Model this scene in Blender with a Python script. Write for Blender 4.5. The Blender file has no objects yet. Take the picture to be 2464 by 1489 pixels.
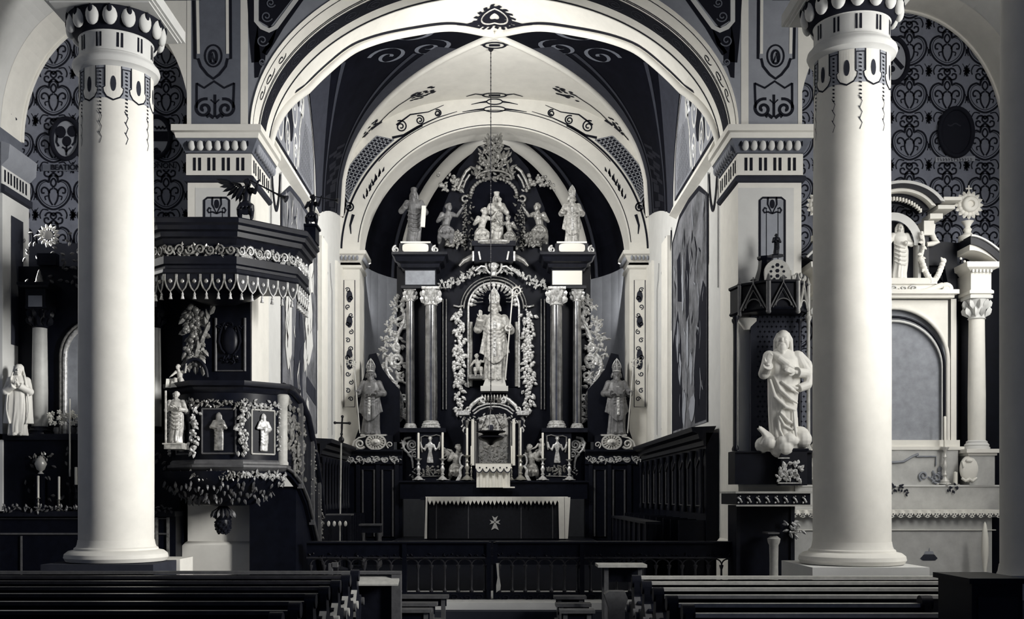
import bpy, math, random
from mathutils import Vector, Matrix
PI = math.pi
sc = bpy.context.scene
col = sc.collection
F, U0, V0, EYE = 2600.0, 1190.0, 1190.0, 1.95      # focal length in pixels, vanishing point, eye height

# ------------------------------------------------------------------ camera, sky, lights, exposure
cam = bpy.data.cameras.new('camera'); camo = bpy.data.objects.new('camera', cam); col.objects.link(camo)
cam.sensor_width = 36; cam.lens = F/2464*36; cam.shift_x = 42/2464; cam.shift_y = 445.5/2464
camo.location = (0, 0, EYE); camo.rotation_euler = (PI/2, 0, 0)
cam.clip_start = .05
sc.camera = camo
sc.view_settings.view_transform = 'Standard'; sc.view_settings.look = 'None'
sc.view_settings.gamma = 1; sc.view_settings.use_curve_mapping = False
sc.view_settings.exposure = 0.22
wd = bpy.data.worlds.new('world'); sc.world = wd; wd.use_nodes = True
wd.node_tree.nodes['Background'].inputs[0].default_value = (.36, .5, 1.0, 1)
wd.node_tree.nodes['Background'].inputs[1].default_value = .11

def area(name, loc, target, sx, sy, power, color=(1, .985, .945), spread=180):
    l = bpy.data.lights.new(name, 'AREA'); l.shape = 'RECTANGLE'; l.size = sx; l.size_y = sy
    l.energy = power; l.color = color; l.spread = math.radians(spread)
    o = bpy.data.objects.new(name, l); col.objects.link(o)
    o.location = loc
    d = Vector(target)-Vector(loc)
    o.rotation_euler = d.to_track_quat('-Z', 'Y').to_euler()
    return o
area('window_light_right', (8.78, 11.5, 6.0), (0, 14.0, 4.6), 2.0, 4.4, 340)
area('window_light_aisle', (8.5, 15.7, 5.2), (6.6, 18.0, 3.6), 1.0, 3.2, 42, spread=130)  # added fill for the right side altar; the wall has no window here
area('window_light_nave_right', (9.3, 9.0, 6.2), (-5.2, 14.9, 4.8), 1.8, 5.0, 440, spread=66)
area('window_light_left', (-7.75, 17.9, 5.6), (-5.2, 14.95, 5.0), .4, 2.4, 40, spread=100)
area('window_light_chancel_right', (3.84, 21.4, 9.1), (-4, 25.2, 7.4), 3.2, 1.6, 600, spread=125)
area('window_light_chancel_left', (-3.84, 21.4, 9.1), (4, 25.2, 7.4), 3.2, 1.6, 500, spread=125)
area('window_light_apse_right', (3.38, 29.0, 7.6), (-1.5, 31, 8.8), .8, 2.4, 60)
area('window_light_apse_left', (-3.38, 29.0, 7.6), (1.5, 31, 8.8), .8, 2.4, 40)

# ------------------------------------------------------------------ materials
MATS = {}
def mat(name, c, rough=.7, spec=.3, metal=0.0, noise=0.0, nscale=6.0, bump=0.0, coat=0.0):
    if name in MATS: return MATS[name]
    m = bpy.data.materials.new(name); m.use_nodes = True
    nt = m.node_tree; b = nt.nodes['Principled BSDF']
    b.inputs['Base Color'].default_value = (*c, 1); b.inputs['Roughness'].default_value = rough
    b.inputs['Specular IOR Level'].default_value = spec; b.inputs['Metallic'].default_value = metal
    if coat: b.inputs['Coat Weight'].default_value = coat; b.inputs['Coat Roughness'].default_value = .12
    if noise or bump:
        tc = nt.nodes.new('ShaderNodeTexCoord'); n = nt.nodes.new('ShaderNodeTexNoise')
        n.inputs['Scale'].default_value = nscale; n.inputs['Detail'].default_value = 6; n.inputs['Roughness'].default_value = .65
        nt.links.new(tc.outputs['Object'], n.inputs['Vector'])
        if noise:
            r = nt.nodes.new('ShaderNodeValToRGB')
            r.color_ramp.elements[0].position = .3; r.color_ramp.elements[1].position = .72
            r.color_ramp.elements[0].color = (*[x*(1-noise) for x in c], 1)
            r.color_ramp.elements[1].color = (*[min(1, x*(1+noise*.5)) for x in c], 1)
            nt.links.new(n.outputs['Fac'], r.inputs['Fac']); nt.links.new(r.outputs['Color'], b.inputs['Base Color'])
        if bump:
            bp = nt.nodes.new('ShaderNodeBump'); bp.inputs['Strength'].default_value = bump; bp.inputs['Distance'].default_value = .02
            nt.links.new(n.outputs['Fac'], bp.inputs['Height']); nt.links.new(bp.outputs['Normal'], b.inputs['Normal'])
    MATS[name] = m
    return m
WHITE = mat('white_plaster', (.83, .81, .755), .85, .2, noise=.07, nscale=3, bump=.05)
CREAM = mat('cream_plaster', (.69, .69, .675), .85, .2, noise=.07, nscale=3, bump=.05)
GREY = mat('grey_paint', (.32, .335, .375), .85, .2, noise=.12, nscale=4)
MIDG = mat('mid_grey_paint', (.142, .153, .185), .85, .2, noise=.15, nscale=5)
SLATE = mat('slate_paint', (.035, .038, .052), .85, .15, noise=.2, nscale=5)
INK = mat('dark_paint', (.011, .012, .019), .8, .12)
NIGHT = mat('vault_dark_paint', (.0045, .005, .009), .9, .05, noise=.35, nscale=3)
WALLP = mat('damask_ground_paint', (.20, .213, .262), .85, .15, noise=.15, nscale=7)
WOOD = mat('black_stained_wood', (.0045, .0055, .011), .42, .14, noise=.4, nscale=8)
WOODL = mat('dark_oak', (.009, .010, .016), .36, .2, noise=.4, nscale=9)
WOODM = mat('worn_oak', (.10, .10, .105), .40, .45, noise=.35, nscale=11)
WOODD = mat('oiled_oak', (.032, .032, .038), .38, .35, noise=.4, nscale=9)
CARPET = mat('dark_carpet', (.008, .009, .014), .9, .05, noise=.3, nscale=9)
WOODH = mat('pale_worn_oak', (.46, .455, .43), .5, .4, noise=.25, nscale=11)
GILT = mat('gilding', (.80, .785, .73), .28, .7, metal=.2, noise=.75, nscale=16)
GILTD = mat('dull_gilding', (.33, .325, .31), .30, .6, metal=.25, noise=.75, nscale=16)
SILV = mat('silvered', (.62, .61, .58), .35, .6, metal=.2)
MARB = mat('white_statue_paint', (.80, .785, .74), .55, .4, noise=.05, nscale=9)
POLY = mat('dark_polychrome', (.19, .19, .195), .42, .55, noise=.6, nscale=9)
POLYL = mat('silvered_polychrome', (.52, .51, .485), .34, .6, noise=.7, nscale=12)
DMARB = mat('dark_marble', (.36, .36, .365), .17, .5, metal=.9, noise=.55, nscale=5)
GMARB = mat('grey_marble', (.52, .52, .505), .5, .4, noise=.18, nscale=5)
CLOTH = mat('white_linen', (.82, .80, .74), .9, .1, noise=.05, nscale=12, bump=.1)
DCLOTH = mat('dark_brocade', (.010, .011, .016), .7, .25, noise=.4, nscale=14)
WAX = mat('candle_wax', (.82, .80, .73), .5, .3)
BRASS = mat('brass', (.42, .41, .37), .3, .6, metal=.5)
IRON = mat('black_iron', (.006, .006, .009), .4, .4)
CANVAS = mat('grey_canvas', (.31, .325, .36), .8, .2, noise=.22, nscale=7)
PAPER = mat('paper', (.8, .79, .74), .9, .1)
SKINP = mat('painted_flesh', (.5, .49, .46), .45, .45)

# ------------------------------------------------------------------ helpers
def P(u, v, D): return Vector(((u-U0)*D/F, D, EYE+(V0-v)*D/F))
def X(u, D): return (u-U0)*D/F
def Z(v, D): return EYE+(V0-v)*D/F

def lerp(a, b, t): return a+(b-a)*t

class MB:
    """collects vertices and faces of one mesh"""
    def __init__(s): s.v = []; s.f = []
    def add(s, vs, fs):
        n = len(s.v); s.v += [tuple(p) for p in vs]; s.f += [tuple(i+n for i in f) for f in fs]; return s
    def box(s, x0, x1, y0, y1, z0, z1):
        return s.add([(x, y, z) for z in (z0, z1) for y in (y0, y1) for x in (x0, x1)],
                     [(0, 2, 3, 1), (4, 5, 7, 6), (0, 1, 5, 4), (2, 6, 7, 3), (0, 4, 6, 2), (1, 3, 7, 5)])
    def bar(s, a, b, w, h):
        """square bar from a to b"""
        a, b = Vector(a), Vector(b); d = (b-a).normalized()
        up = Vector((0, 0, 1)) if abs(d.z) < .9 else Vector((0, 1, 0))
        r = d.cross(up).normalized()*w/2; q = r.cross(d).normalized()*h/2
        vs = [p+i*r+j*q for p in (a, b) for i, j in ((-1, -1), (1, -1), (1, 1), (-1, 1))]
        return s.add(vs, [(0, 1, 2, 3), (7, 6, 5, 4), (0, 4, 5, 1), (1, 5, 6, 2), (2, 6, 7, 3), (3, 7, 4, 0)])
    def prism(s, poly, y0, y1):
        """polygon [(x,z)] extruded from y0 to y1"""
        n = len(poly); vs = [(x, y0, z) for x, z in poly]+[(x, y1, z) for x, z in poly]
        fs = [tuple(range(n)), tuple(range(2*n-1, n-1, -1))]+[(i, n+i, n+(i+1) % n, (i+1) % n) for i in range(n)]
        return s.add(vs, fs)
    def prismz(s, poly, z0, z1):
        n = len(poly); vs = [(x, y, z0) for x, y in poly]+[(x, y, z1) for x, y in poly]
        fs = [tuple(range(n)), tuple(range(2*n-1, n-1, -1))]+[(i, n+i, n+(i+1) % n, (i+1) % n) for i in range(n)]
        return s.add(vs, fs)
    def prismx(s, poly, x0, x1):
        """polygon [(y,z)] extruded from x0 to x1"""
        n = len(poly); vs = [(x0, y, z) for y, z in poly]+[(x1, y, z) for y, z in poly]
        fs = [tuple(range(n)), tuple(range(2*n-1, n-1, -1))]+[(i, n+i, n+(i+1) % n, (i+1) % n) for i in range(n)]
        return s.add(vs, fs)
    def lathe(s, cx, cy, prof, n=24, a0=0.0, a1=2*PI, sy=1.0):
        full = abs(a1-a0-2*PI) < 1e-6; m = n if full else n+1
        vs = [(cx+r*math.cos(a0+(a1-a0)*k/n), cy+sy*r*math.sin(a0+(a1-a0)*k/n), z) for r, z in prof for k in range(m)]
        fs = []
        for i in range(len(prof)-1):
            for k in range(n):
                k2 = (k+1) % m
                fs.append((i*m+k, i*m+k2, (i+1)*m+k2, (i+1)*m+k))
        if full:
            if prof[0][0] > 1e-4: fs.append(tuple(range(m-1, -1, -1)))
            if prof[-1][0] > 1e-4: fs.append(tuple((len(prof)-1)*m+k for k in range(m)))
        return s.add(vs, fs)
    def tube(s, pts, r, n=8, closed=False, sq=1.0):
        pts = [Vector(p) for p in pts]; L = len(pts)
        rs = r if isinstance(r, (list, tuple)) else [r]*L
        vs = []; prev = None
        for i, p in enumerate(pts):
            if closed: d = pts[(i+1) % L]-pts[i-1]
            else: d = pts[min(i+1, L-1)]-pts[max(i-1, 0)]
            d = d.normalized() if d.length > 1e-9 else Vector((0, 0, 1))
            if prev is None:
                ref = Vector((0, 1, 0)) if abs(d.y) < .8 else Vector((1, 0, 0))
                a = d.cross(ref).normalized()
            else:
                a = prev-d*prev.dot(d); a = a.normalized() if a.length > 1e-6 else d.orthogonal().normalized()
            prev = a; b = d.cross(a)
            for k in range(n):
                t = 2*PI*k/n
                vs.append(p+(a*math.cos(t)+b*math.sin(t)*sq)*rs[i])
        fs = []
        for i in range(L if closed else L-1):
            j = (i+1) % L
            for k in range(n): fs.append((i*n+k, i*n+(k+1) % n, j*n+(k+1) % n, j*n+k))
        if not closed: fs += [tuple(range(n-1, -1, -1)), tuple((L-1)*n+k for k in range(n))]
        return s.add(vs, fs)
    def ell(s, c, r, nu=10, nv=6, M=None):
        vs = []; c = Vector(c)
        if not isinstance(r, (list, tuple)): r = (r, r, r)
        for i in range(1, nv):
            t = PI*i/nv
            for k in range(nu):
                a = 2*PI*k/nu
                p = Vector((r[0]*math.sin(t)*math.cos(a), r[1]*math.sin(t)*math.sin(a), r[2]*math.cos(t)))
                vs.append(c+(M @ p if M else p))
        top = Vector((0, 0, r[2])); bot = -top
        if M: top = M @ top; bot = M @ bot
        vs += [c+top, c+bot]; T = len(vs)-2; fs = []
        for k in range(nu):
            k2 = (k+1) % nu
            fs.append((T, k, k2)); fs.append((T+1, (nv-2)*nu+k2, (nv-2)*nu+k))
            for i in range(nv-2): fs.append((i*nu+k, (i+1)*nu+k, (i+1)*nu+k2, i*nu+k2))
        return s.add(vs, fs)
    def leaf(s, c, d, nrm, L, W, curl=.25):
        """a raised leaf lying on a surface with normal nrm, pointing along d"""
        c = Vector(c); d = Vector(d).normalized(); nrm = Vector(nrm).normalized(); r = d.cross(nrm).normalized()
        h = L*curl
        vs = [c, c+d*L*.35+r*W*.5, c+d*L*.72+r*W*.36, c+d*L+nrm*h*.3, c+d*L*.72-r*W*.36, c+d*L*.35-r*W*.5,
              c+d*L*.33+nrm*h, c+d*L*.7+nrm*h*.9]
        return s.add(vs, [(0, 1, 6), (1, 2, 7, 6), (2, 3, 7), (3, 4, 7), (4, 5, 6, 7), (5, 0, 6)])
    def ribbon(s, pts, w, f, taper=None):
        """flat band of width w along 2-D points, laid on the surface f(a, b) -> point"""
        pts = [Vector((p[0], p[1])) for p in pts]; L = len(pts); vs = []
        for i, p in enumerate(pts):
            d = pts[min(i+1, L-1)]-pts[max(i-1, 0)]
            if d.length < 1e-9: d = Vector((1, 0))
            d.normalize(); nn = Vector((-d.y, d.x))
            ww = w*(taper(i/(L-1)) if taper else 1)/2
            for sgn in (1, -1):
                q = p+nn*ww*sgn; vs.append(f(q.x, q.y))
        return s.add(vs, [(2*i, 2*i+1, 2*i+3, 2*i+2) for i in range(L-1)])
    def fill(s, poly, f):
        vs = [f(p[0], p[1]) for p in poly]
        return s.add(vs, [tuple(range(len(vs)))])
    def sweep(s, path, prof, closed=False, cap=True):
        """moulding: profile [(outward, z)] mitred along plan points [(x, y)]; outward = right of travel"""
        pts = [Vector((p[0], p[1])) for p in path]; L = len(pts); vs = []; m = len(prof)
        for i, p in enumerate(pts):
            ds = []
            if closed or i > 0: ds.append((p-pts[i-1]).normalized())
            if closed or i < L-1: ds.append((pts[(i+1) % L]-p).normalized())
            ns = [Vector((d.y, -d.x)) for d in ds]
            nn = ns[0] if len(ns) == 1 else (ns[0]+ns[1])/max(.2, 1+ns[0].dot(ns[1]))
            for o, z in prof: vs.append((p.x+nn.x*o, p.y+nn.y*o, z))
        fs = []
        for i in range(L if closed else L-1):
            j = (i+1) % L
            for k in range(m-1): fs.append((i*m+k, j*m+k, j*m+k+1, i*m+k+1))
        if closed and cap:
            fs.append(tuple(i*m+m-1 for i in range(L))); fs.append(tuple(i*m for i in range(L-1, -1, -1)))
        if not closed and cap:
            fs.append(tuple(range(m-1, -1, -1))); fs.append(tuple((L-1)*m+k for k in range(m)))
        return s.add(vs, fs)
    def join(s, o, M=None):
        return s.add([M @ Vector(p) for p in o.v] if M else o.v, o.f)
    def build(s, name, m, parent=None, smooth=48, kind=None, label=None):
        me = bpy.data.meshes.new(name)
        off = Vector((0, 0, 0)); q = parent
        while q is not None: off = off+q.location; q = q.parent
        me.from_pydata([(a-off.x, b-off.y, c-off.z) for a, b, c in s.v], [], s.f)
        me.materials.append(m)
        if smooth is not None:
            me.polygons.foreach_set('use_smooth', [True]*len(me.polygons))
            if smooth > 0: me.set_sharp_from_angle(angle=math.radians(smooth))
        me.update()
        o = bpy.data.objects.new(name, me); col.objects.link(o)
        if parent: o.parent = parent
        if kind: o['kind'] = kind
        if label: o['label'] = label
        return o

def tag(o, label, cat, group=None):
    o['label'] = label; o['category'] = cat
    if group: o['group'] = group
    return o
def thing(name, label, cat, loc=(0, 0, 0), group=None):
    o = bpy.data.objects.new(name, None); col.objects.link(o); o.location = loc; o.empty_display_size = .1
    return tag(o, label, cat, group)
def struct(name, mb, m, smooth=None):
    return mb.build(name, m, None, smooth, 'structure')
def dup(root, loc, label=None, rot=None):
    def cp(o, par):
        c = o.copy(); col.objects.link(c)
        if par: c.parent = par
        for ch in list(o.children): cp(ch, c)
        return c
    r = cp(root, None); r.location = loc
    if rot is not None: r.rotation_euler = (0, 0, rot)
    if label: r['label'] = label
    return r
def fuse(mb, name, m, voxel, parent=None, smooth_it=2, label=None):
    """union of overlapping solids as one continuous surface"""
    me = bpy.data.meshes.new(name); me.from_pydata(mb.v, [], mb.f); me.update()
    t = bpy.data.objects.new('tmp', me); col.objects.link(t)
    r = t.modifiers.new('r', 'REMESH'); r.mode = 'VOXEL'; r.voxel_size = voxel
    if smooth_it:
        k = t.modifiers.new('s', 'SMOOTH'); k.factor = .5; k.iterations = smooth_it
    dg = bpy.context.evaluated_depsgraph_get()
    nm = bpy.data.meshes.new_from_object(t.evaluated_get(dg)); nm.name = name
    bpy.data.objects.remove(t); bpy.data.meshes.remove(me)
    nm.materials.clear(); nm.materials.append(m)
    nm.polygons.foreach_set('use_smooth', [True]*len(nm.polygons))
    off = Vector((0, 0, 0)); q = parent
    while q is not None: off = off+q.location; q = q.parent
    if off.length > 0: nm.transform(Matrix.Translation(-off))
    o = bpy.data.objects.new(name, nm); col.objects.link(o)
    if parent: o.parent = parent
    if label: o['label'] = label
    return o

def arc(cx, cz, rx, rz, a0, a1, n=24):
    return [(cx+rx*math.cos(math.radians(lerp(a0, a1, k/n))), cz+rz*math.sin(math.radians(lerp(a0, a1, k/n)))) for k in range(n+1)]
def volute(cx, cz, r0, r1, a0, turns, n=28):
    """spiral from radius r0 in to r1"""
    return [(cx+lerp(r0, r1, (k/n)**.8)*math.cos(a0+2*PI*turns*k/n), cz+lerp(r0, r1, (k/n)**.8)*math.sin(a0+2*PI*turns*k/n)) for k in range(n+1)]
def wall_at(D, eps=.006): return lambda a, b: (a, D-eps, b)
def px_at(D, eps=.006):
    """surface facing the viewer at depth D, addressed in photo pixels"""
    return lambda a, b: ((a-U0)*D/F, D-eps, EYE+(V0-b)*D/F)
def crv(pts, n=4):
    """Catmull-Rom curve through the points"""
    p = [Vector(q) for q in pts]; out = []
    cl = (p[0]-p[-1]).length < 1e-6
    for i in range(len(p)-1):
        a = p[i-1] if i else (p[-2] if cl else p[0]); b, c = p[i], p[i+1]; d = p[i+2] if i+2 < len(p) else (p[1] if cl else p[-1])
        for k in range(n):
            t = k/n; out.append(.5*((2*b)+(c-a)*t+(2*a-5*b+4*c-d)*t*t+(3*b-a-3*c+d)*t**3))
    return out+[p[-1]]
def rect(x0, x1, z0, z1): return [(x0, z0), (x1, z0), (x1, z1), (x0, z1)]
def frame2(x0, x1, z0, z1): return [(x0, z0), (x1, z0), (x1, z1), (x0, z1), (x0, z0)]

# ------------------------------------------------------------------ large structure
YP, YR, YA, YB = 17.5, 18.9, 27.7, 28.7     # arch front, arch back, apse arch front and back
WX = 3.95                                   # half width of the chancel
YW = 18.3                                   # end walls of the aisles
ZC = 7.87                                   # top of the pier capitals
CH = .36                                    # chancel floor

# floors: separate stone slabs near the steps, plain beyond
fl = MB().box(-8.3, 9.0, -3, 17.0, -.2, 0); struct('floor', fl, SLATE)
fl = MB().box(-WX-.1, WX+.1, 17.9, 33, -.1, CH); struct('floor_chancel', fl, CARPET)
fl = MB().box(-8.3, -3.9, 17.0, 18.5, -.1, .12).box(3.9, 9, 17.0, 18.5, -.1, .12); struct('floor_aisle_ends', fl, SLATE)
for k, (y0, z0, z1, m) in enumerate([(16.45, -.05, .17, SLATE), (16.72, -.04, .28, CREAM), (17.55, -.03, CH, CREAM)]):
    b = MB().box(-3.92, 3.92, y0, 18.0, z0, z1); struct('trim_%d' % (k+1), b, m)
for k, (x, y0, y1, z) in enumerate([(3.1, 24.55, 28.0, .55), (2.75, 24.85, 28.0, .72), (2.4, 25.15, 28.0, .87)]):
    struct('trim_%d' % (k+4), MB().box(-x, x, y0, y1, CH-.02, z), WOODL)

# ceiling of the nave and the outer walls
struct('ceiling', MB().box(-5.2, 5.2, -3, YP+.2, 12.6, 12.8), MIDG)
struct('wall_left', MB().box(-8.3, -8.0, -3, YW+.2, 0, 10.4), MIDG)
struct('wall_right', MB().box(8.63, 9.25, -3, 8.0, 0, 10.6).box(8.63, 9.25, 10.0, 10.5, 0, 10.6).box(8.63, 9.25, 8.0, 10.0, 0, 3.6).box(8.63, 9.25, 8.0, 10.0, 8.7, 10.6).box(8.63, 9.25, 12.9, YW+.2, 0, 10.6).box(8.63, 9.25, 10.5, 12.9, 0, 3.6).box(8.63, 9.25, 10.5, 12.9, 8.4, 10.6), CREAM)
struct('wall_nave_left', MB().box(-5.4, -4.75, -3, YP, 9.95, 12.6), MIDG)
struct('wall_nave_right', MB().box(4.5, 5.2, -3, YP, 9.95, 12.6), MIDG)

def aisle(side, x0, x1, zs, rz, outer):
    cx, rx = (x0+x1)/2, (x1-x0)/2
    # end wall
    w = MB().box(x0-.2, x1+.2, YW, YW+.3, 0, 10.6)
    wall = struct('wall_back_'+side, w, WALLP)
    # transverse arch in front of the end wall
    a = MB(); n = 40
    pts = [(cx-rx*math.cos(PI*k/n), zs+rz*math.sin(PI*k/n)) for k in range(n+1)]
    for k in range(n):
        (xa, za), (xb, zb) = pts[k], pts[k+1]
        a.add([(xa, YP, za), (xb, YP, zb), (xb, YP, 10.7), (xa, YP, 10.7)], [(0, 1, 2, 3)])
        a.add([(xa, YP, za), (xb, YP, zb), (xb, YW, zb), (xa, YW, za)], [(3, 2, 1, 0)])
    struct('trim_arch_'+side, a, WHITE, 60)
    # rim moulding on the wall
    m = MB().tube([(x, YW-.02, z) for x, z in [(cx+(rx-.01)*(p[0]-cx)/rx, zs+(rz-.01)*(p[1]-zs)/rz) for p in pts]], .035, 6)
    struct('trim_rim_'+side, m, WHITE, 60)
    # vault: the outer half of the barrel, flat towards the nave
    v = MB(); s = -1 if outer == 'l' else 1
    q = [(cx+s*rx*math.cos(PI/2*k/20), zs+rz*math.sin(PI/2*k/20)) for k in range(21)]+[(cx-s*rx*1.1, zs+rz)]
    for k in range(len(q)-1):
        (xa, za), (xb, zb) = q[k], q[k+1]
        v.add([(xa, -3, za), (xb, -3, zb), (xb, YP+.01, zb), (xa, YP+.01, za)], [(0, 1, 2, 3)])
    struct('ceiling_aisle_'+side, v, CREAM, 60)
    return wall
wl = aisle('left', -8.0, -4.93, 7.9, 2.1, 'l')
wr = aisle('right', 4.93, 8.63, 7.95, 2.2, 'r')

# ---- painted damask on the end walls
def motif(mb, f, cx, cy, s=1.0):
    R = lambda pts, w: mb.ribbon([(cx+s*x, cy+s*y) for x, y in (crv(pts, 3) if len(pts) > 2 else pts)], w*s, f)
    # heart shaped ogee with a thin inner line; y grows downwards (photo pixels)
    def heart(k):
        return [(k*x, k*y) for x, y in [(0, 44), (-14, 40), (-28, 30), (-38, 14), (-40, -4), (-33, -19), (-20, -25), (-12, -22), (-9, -34), (0, -41), (9, -34), (12, -22), (20, -25), (33, -19), (40, -4), (38, 14), (28, 30), (14, 40), (0, 44)]]
    R(heart(1), 4.6); R(heart(.86), 1.6)
    for sg in (-1, 1):
        R([(sg*2, 34), (sg*9, 22), (sg*11, 8), (sg*8, -2), (sg*1, -6)], 4)
        R([(sg*9, 6), (sg*14, -4), (sg*22, -8), (sg*28, -3), (sg*27, 5), (sg*21, 5)], 4)
        R([(sg*12, 12), (sg*20, 14), (sg*18, 22)], 3)
        R([(0, -8), (sg*6, -16), (sg*5, -24), (0, -30)], 4)
        # lower palmette between two hearts
        R([(sg*30, 66), (sg*32, 56), (sg*25, 44), (sg*12, 46)], 3)
        R([(sg*40, 70), (sg*43, 54), (sg*36, 40)], 1.6)
        R([(0, 60), (sg*7, 52), (sg*15, 53), (sg*20, 60)], 4.5)
        R([(sg*3, 74), (sg*11, 78), (sg*20, 75), (sg*21, 66), (sg*14, 64), (sg*11, 69)], 4)
        R([(0, 68), (sg*6, 63), (sg*6, 56), (0, 52)], 4)
        # star between columns
        R([(46-5, 57-sg*9), (46+5, 57-sg*1)], 4)
    R([(46, 44), (46, 70)], 5); R([(38, 57), (54, 57)], 5); R([(40, 50), (52, 64)], 3); R([(52, 50), (40, 64)], 3)
    R([(46, 6), (46, 16)], 6); R([(42, 0), (46, 8), (50, 0)], 2); R([(42, 22), (46, 14), (50, 22)], 2)
def damask(wall, us, vs, u0, u1, v0, v1):
    mb = MB(); f = px_at(YW, .004)
    for u in us:
        for v in vs:
            if u0 <= u <= u1 and v0 <= v <= v1: motif(mb, f, u, v, 1.02)
    mb.build('painted_damask', INK, wall)
damask(wl, [129+90.3*k for k in range(-1, 4)], [232+113.5*k for k in range(-2, 4)], 20, 470, 0, 640)
damask(wr, [2188+91*k for k in range(-3, 3)], [226+113.5*k for k in range(-2, 7)], 1900, 2420, -20, 900)
# plain dado covers the lower end walls
struct('baseboard_left', MB().box(-8.0, -4.9, YW-.02, YW+.01, .1, 6.2), SLATE)
struct('baseboard_right', MB().box(4.95, 8.63, YW-.02, YW+.01, .1, 1.6), SLATE)

# ---- triumphal arch
def arch_pts(a, h, zs, n=64): return [(-a*math.cos(PI*k/n), zs+h*math.sin(PI*k/n)) for k in range(n+1)]
AH = 2.8
w = MB(); ap = arch_pts(WX, AH, ZC)
for k in range(len(ap)-1):
    (xa, za), (xb, zb) = ap[k], ap[k+1]
    w.add([(xa, YP, za), (xb, YP, zb), (xb, YP, 12.9), (xa, YP, 12.9)], [(0, 1, 2, 3)])
    w.add([(xa, YR, za), (xb, YR, zb), (xb, YR, 12.9), (xa, YR, 12.9)], [(3, 2, 1, 0)])
for s in (-1, 1):
    w.box(min(s*WX, s*4.97), max(s*WX, s*4.97), YP, YR, ZC-.02, 12.9)
wa = struct('wall_arch', w, GREY)
def soff(a, h, zs, eps):
    def f(t, y):
        th = math.radians(t); return (-(a-eps)*math.cos(th), y, zs+(h-eps)*math.sin(th))
    return f
sf = soff(WX, AH, ZC, 0.0)
w = MB(); N = 72
for k in range(N):
    w.add([sf(180*k/N, YP-.03), sf(180*(k+1)/N, YP-.03), sf(180*(k+1)/N, YR), sf(180*k/N, YR)], [(0, 1, 2, 3)])
so = w.build('arch_soffit', WHITE, wa, 60)
f1 = soff(WX, AH, ZC, .006); f2 = soff(WX, AH, ZC, .012)
def band(mb, y, wd, f, t0=0, t1=180, n=90): mb.ribbon([(lerp(t0, t1, k/n), y) for k in range(n+1)], wd, f)
w = MB()
n = 90
for (ya, yb) in ((.63, 1.03), (1.31, 1.36), (.13, .15), (.50, .525), (.55, .575)):  # the narrow pair near the back edge is the arch's shadow, painted on
    for k in range(n):
        t0, t1 = 180*k/n, 180*(k+1)/n
        w.add([f1(t0, YP+ya), f1(t1, YP+ya), f1(t1, YP+yb), f1(t0, YP+yb)], [(0, 1, 2, 3)])
w.build('painted_band', INK, so)
w = MB()
def sr(pts, wd):   # scroll drawn with t measured in metres along the arch
    pass
K = 26
for i in range(K):
    t = (i+.5)*180/K; sg = 1 if i % 2 else -1
    c = [(t+2.6*math.cos(a)*lerp(1, .25, k/18), YP+.83+.155*math.sin(a)*lerp(1, .25, k/18)*sg) for k in range(19) for a in [k*.62]]
    L = len(c)
    for k in range(L-1):
        (ta, ya), (tb, yb) = c[k], c[k+1]
        d = .014
        w.add([f2(ta, ya-d), f2(tb, yb-d), f2(tb, yb+d), f2(ta, ya+d)], [(0, 1, 2, 3)])
w.build('painted_scroll', SLATE, so)
# ornaments near the springing of the soffit
w = MB()
for t, y, L in [(14, .3, 1), (20, .32, 1.2), (27, .34, .8), (166, .3, 1), (160, .32, 1.2), (153, .34, .8)]:
    for k in range(14):
        a0, a1 = k*.5, (k+1)*.5; r0, r1 = lerp(1, .2, k/14), lerp(1, .2, (k+1)/14)
        p = [(t+2.8*L*math.cos(a)*r, YP+y+.10*math.sin(a)*r) for a, r in ((a0, r0), (a1, r1))]
        d = .018
        w.add([f1(p[0][0], p[0][1]-d), f1(p[1][0], p[1][1]-d), f1(p[1][0], p[1][1]+d), f1(p[0][0], p[0][1]+d)], [(0, 1, 2, 3)])
w.build('painted_sprig', INK, so)

# painted panels on the wall above the arch (dark frames with scrolls) and on the upper piers
pf = px_at(YP, .006); pf2 = px_at(YP, .011); pf3 = px_at(YP, .016)
dk = MB(); lt = MB(); mg = MB()
for s in (-1, 1):
    m = lambda u: U0+s*(u-U0)
    A = lambda pts: [(m(u), v) for u, v in pts]
    dk.ribbon(A([(600, -200), (606, 0), (611, 90), (617, 150)]), 22, pf)
    dk.ribbon(A([(745, -30), (722, 0), (678, 62), (655, 100), (636, 130)]), 14, pf)
    dk.fill(A([(620, 60), (640, 66), (668, 60), (662, 85), (655, 108), (640, 125), (638, 150), (628, 165), (622, 186), (613, 188), (612, 150), (612, 110)]), pf)
    lt.ribbon(A([(617, -200), (617, 52), (630, 66), (648, 74), (664, 66), (720, -10), (760, -90)]), 11, pf2)
    dk.fill(A([(624, -200), (624, 50), (650, 66), (712, -14), (780, -200)]), pf)
    for (cu, cv, r) in ((642, 40, 15), (632, 98, 16), (652, 8, 12), (632, 150, 9)):
        mg.ribbon(A([(p[0], p[1]) for p in volute(cu, cv, r, 3, .4, 1.4, 22)]), 3, pf3)
dk.build('painted_frame', INK, wa); lt.build('painted_border', CREAM, wa); mg.build('painted_scroll', MIDG, wa)
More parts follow.
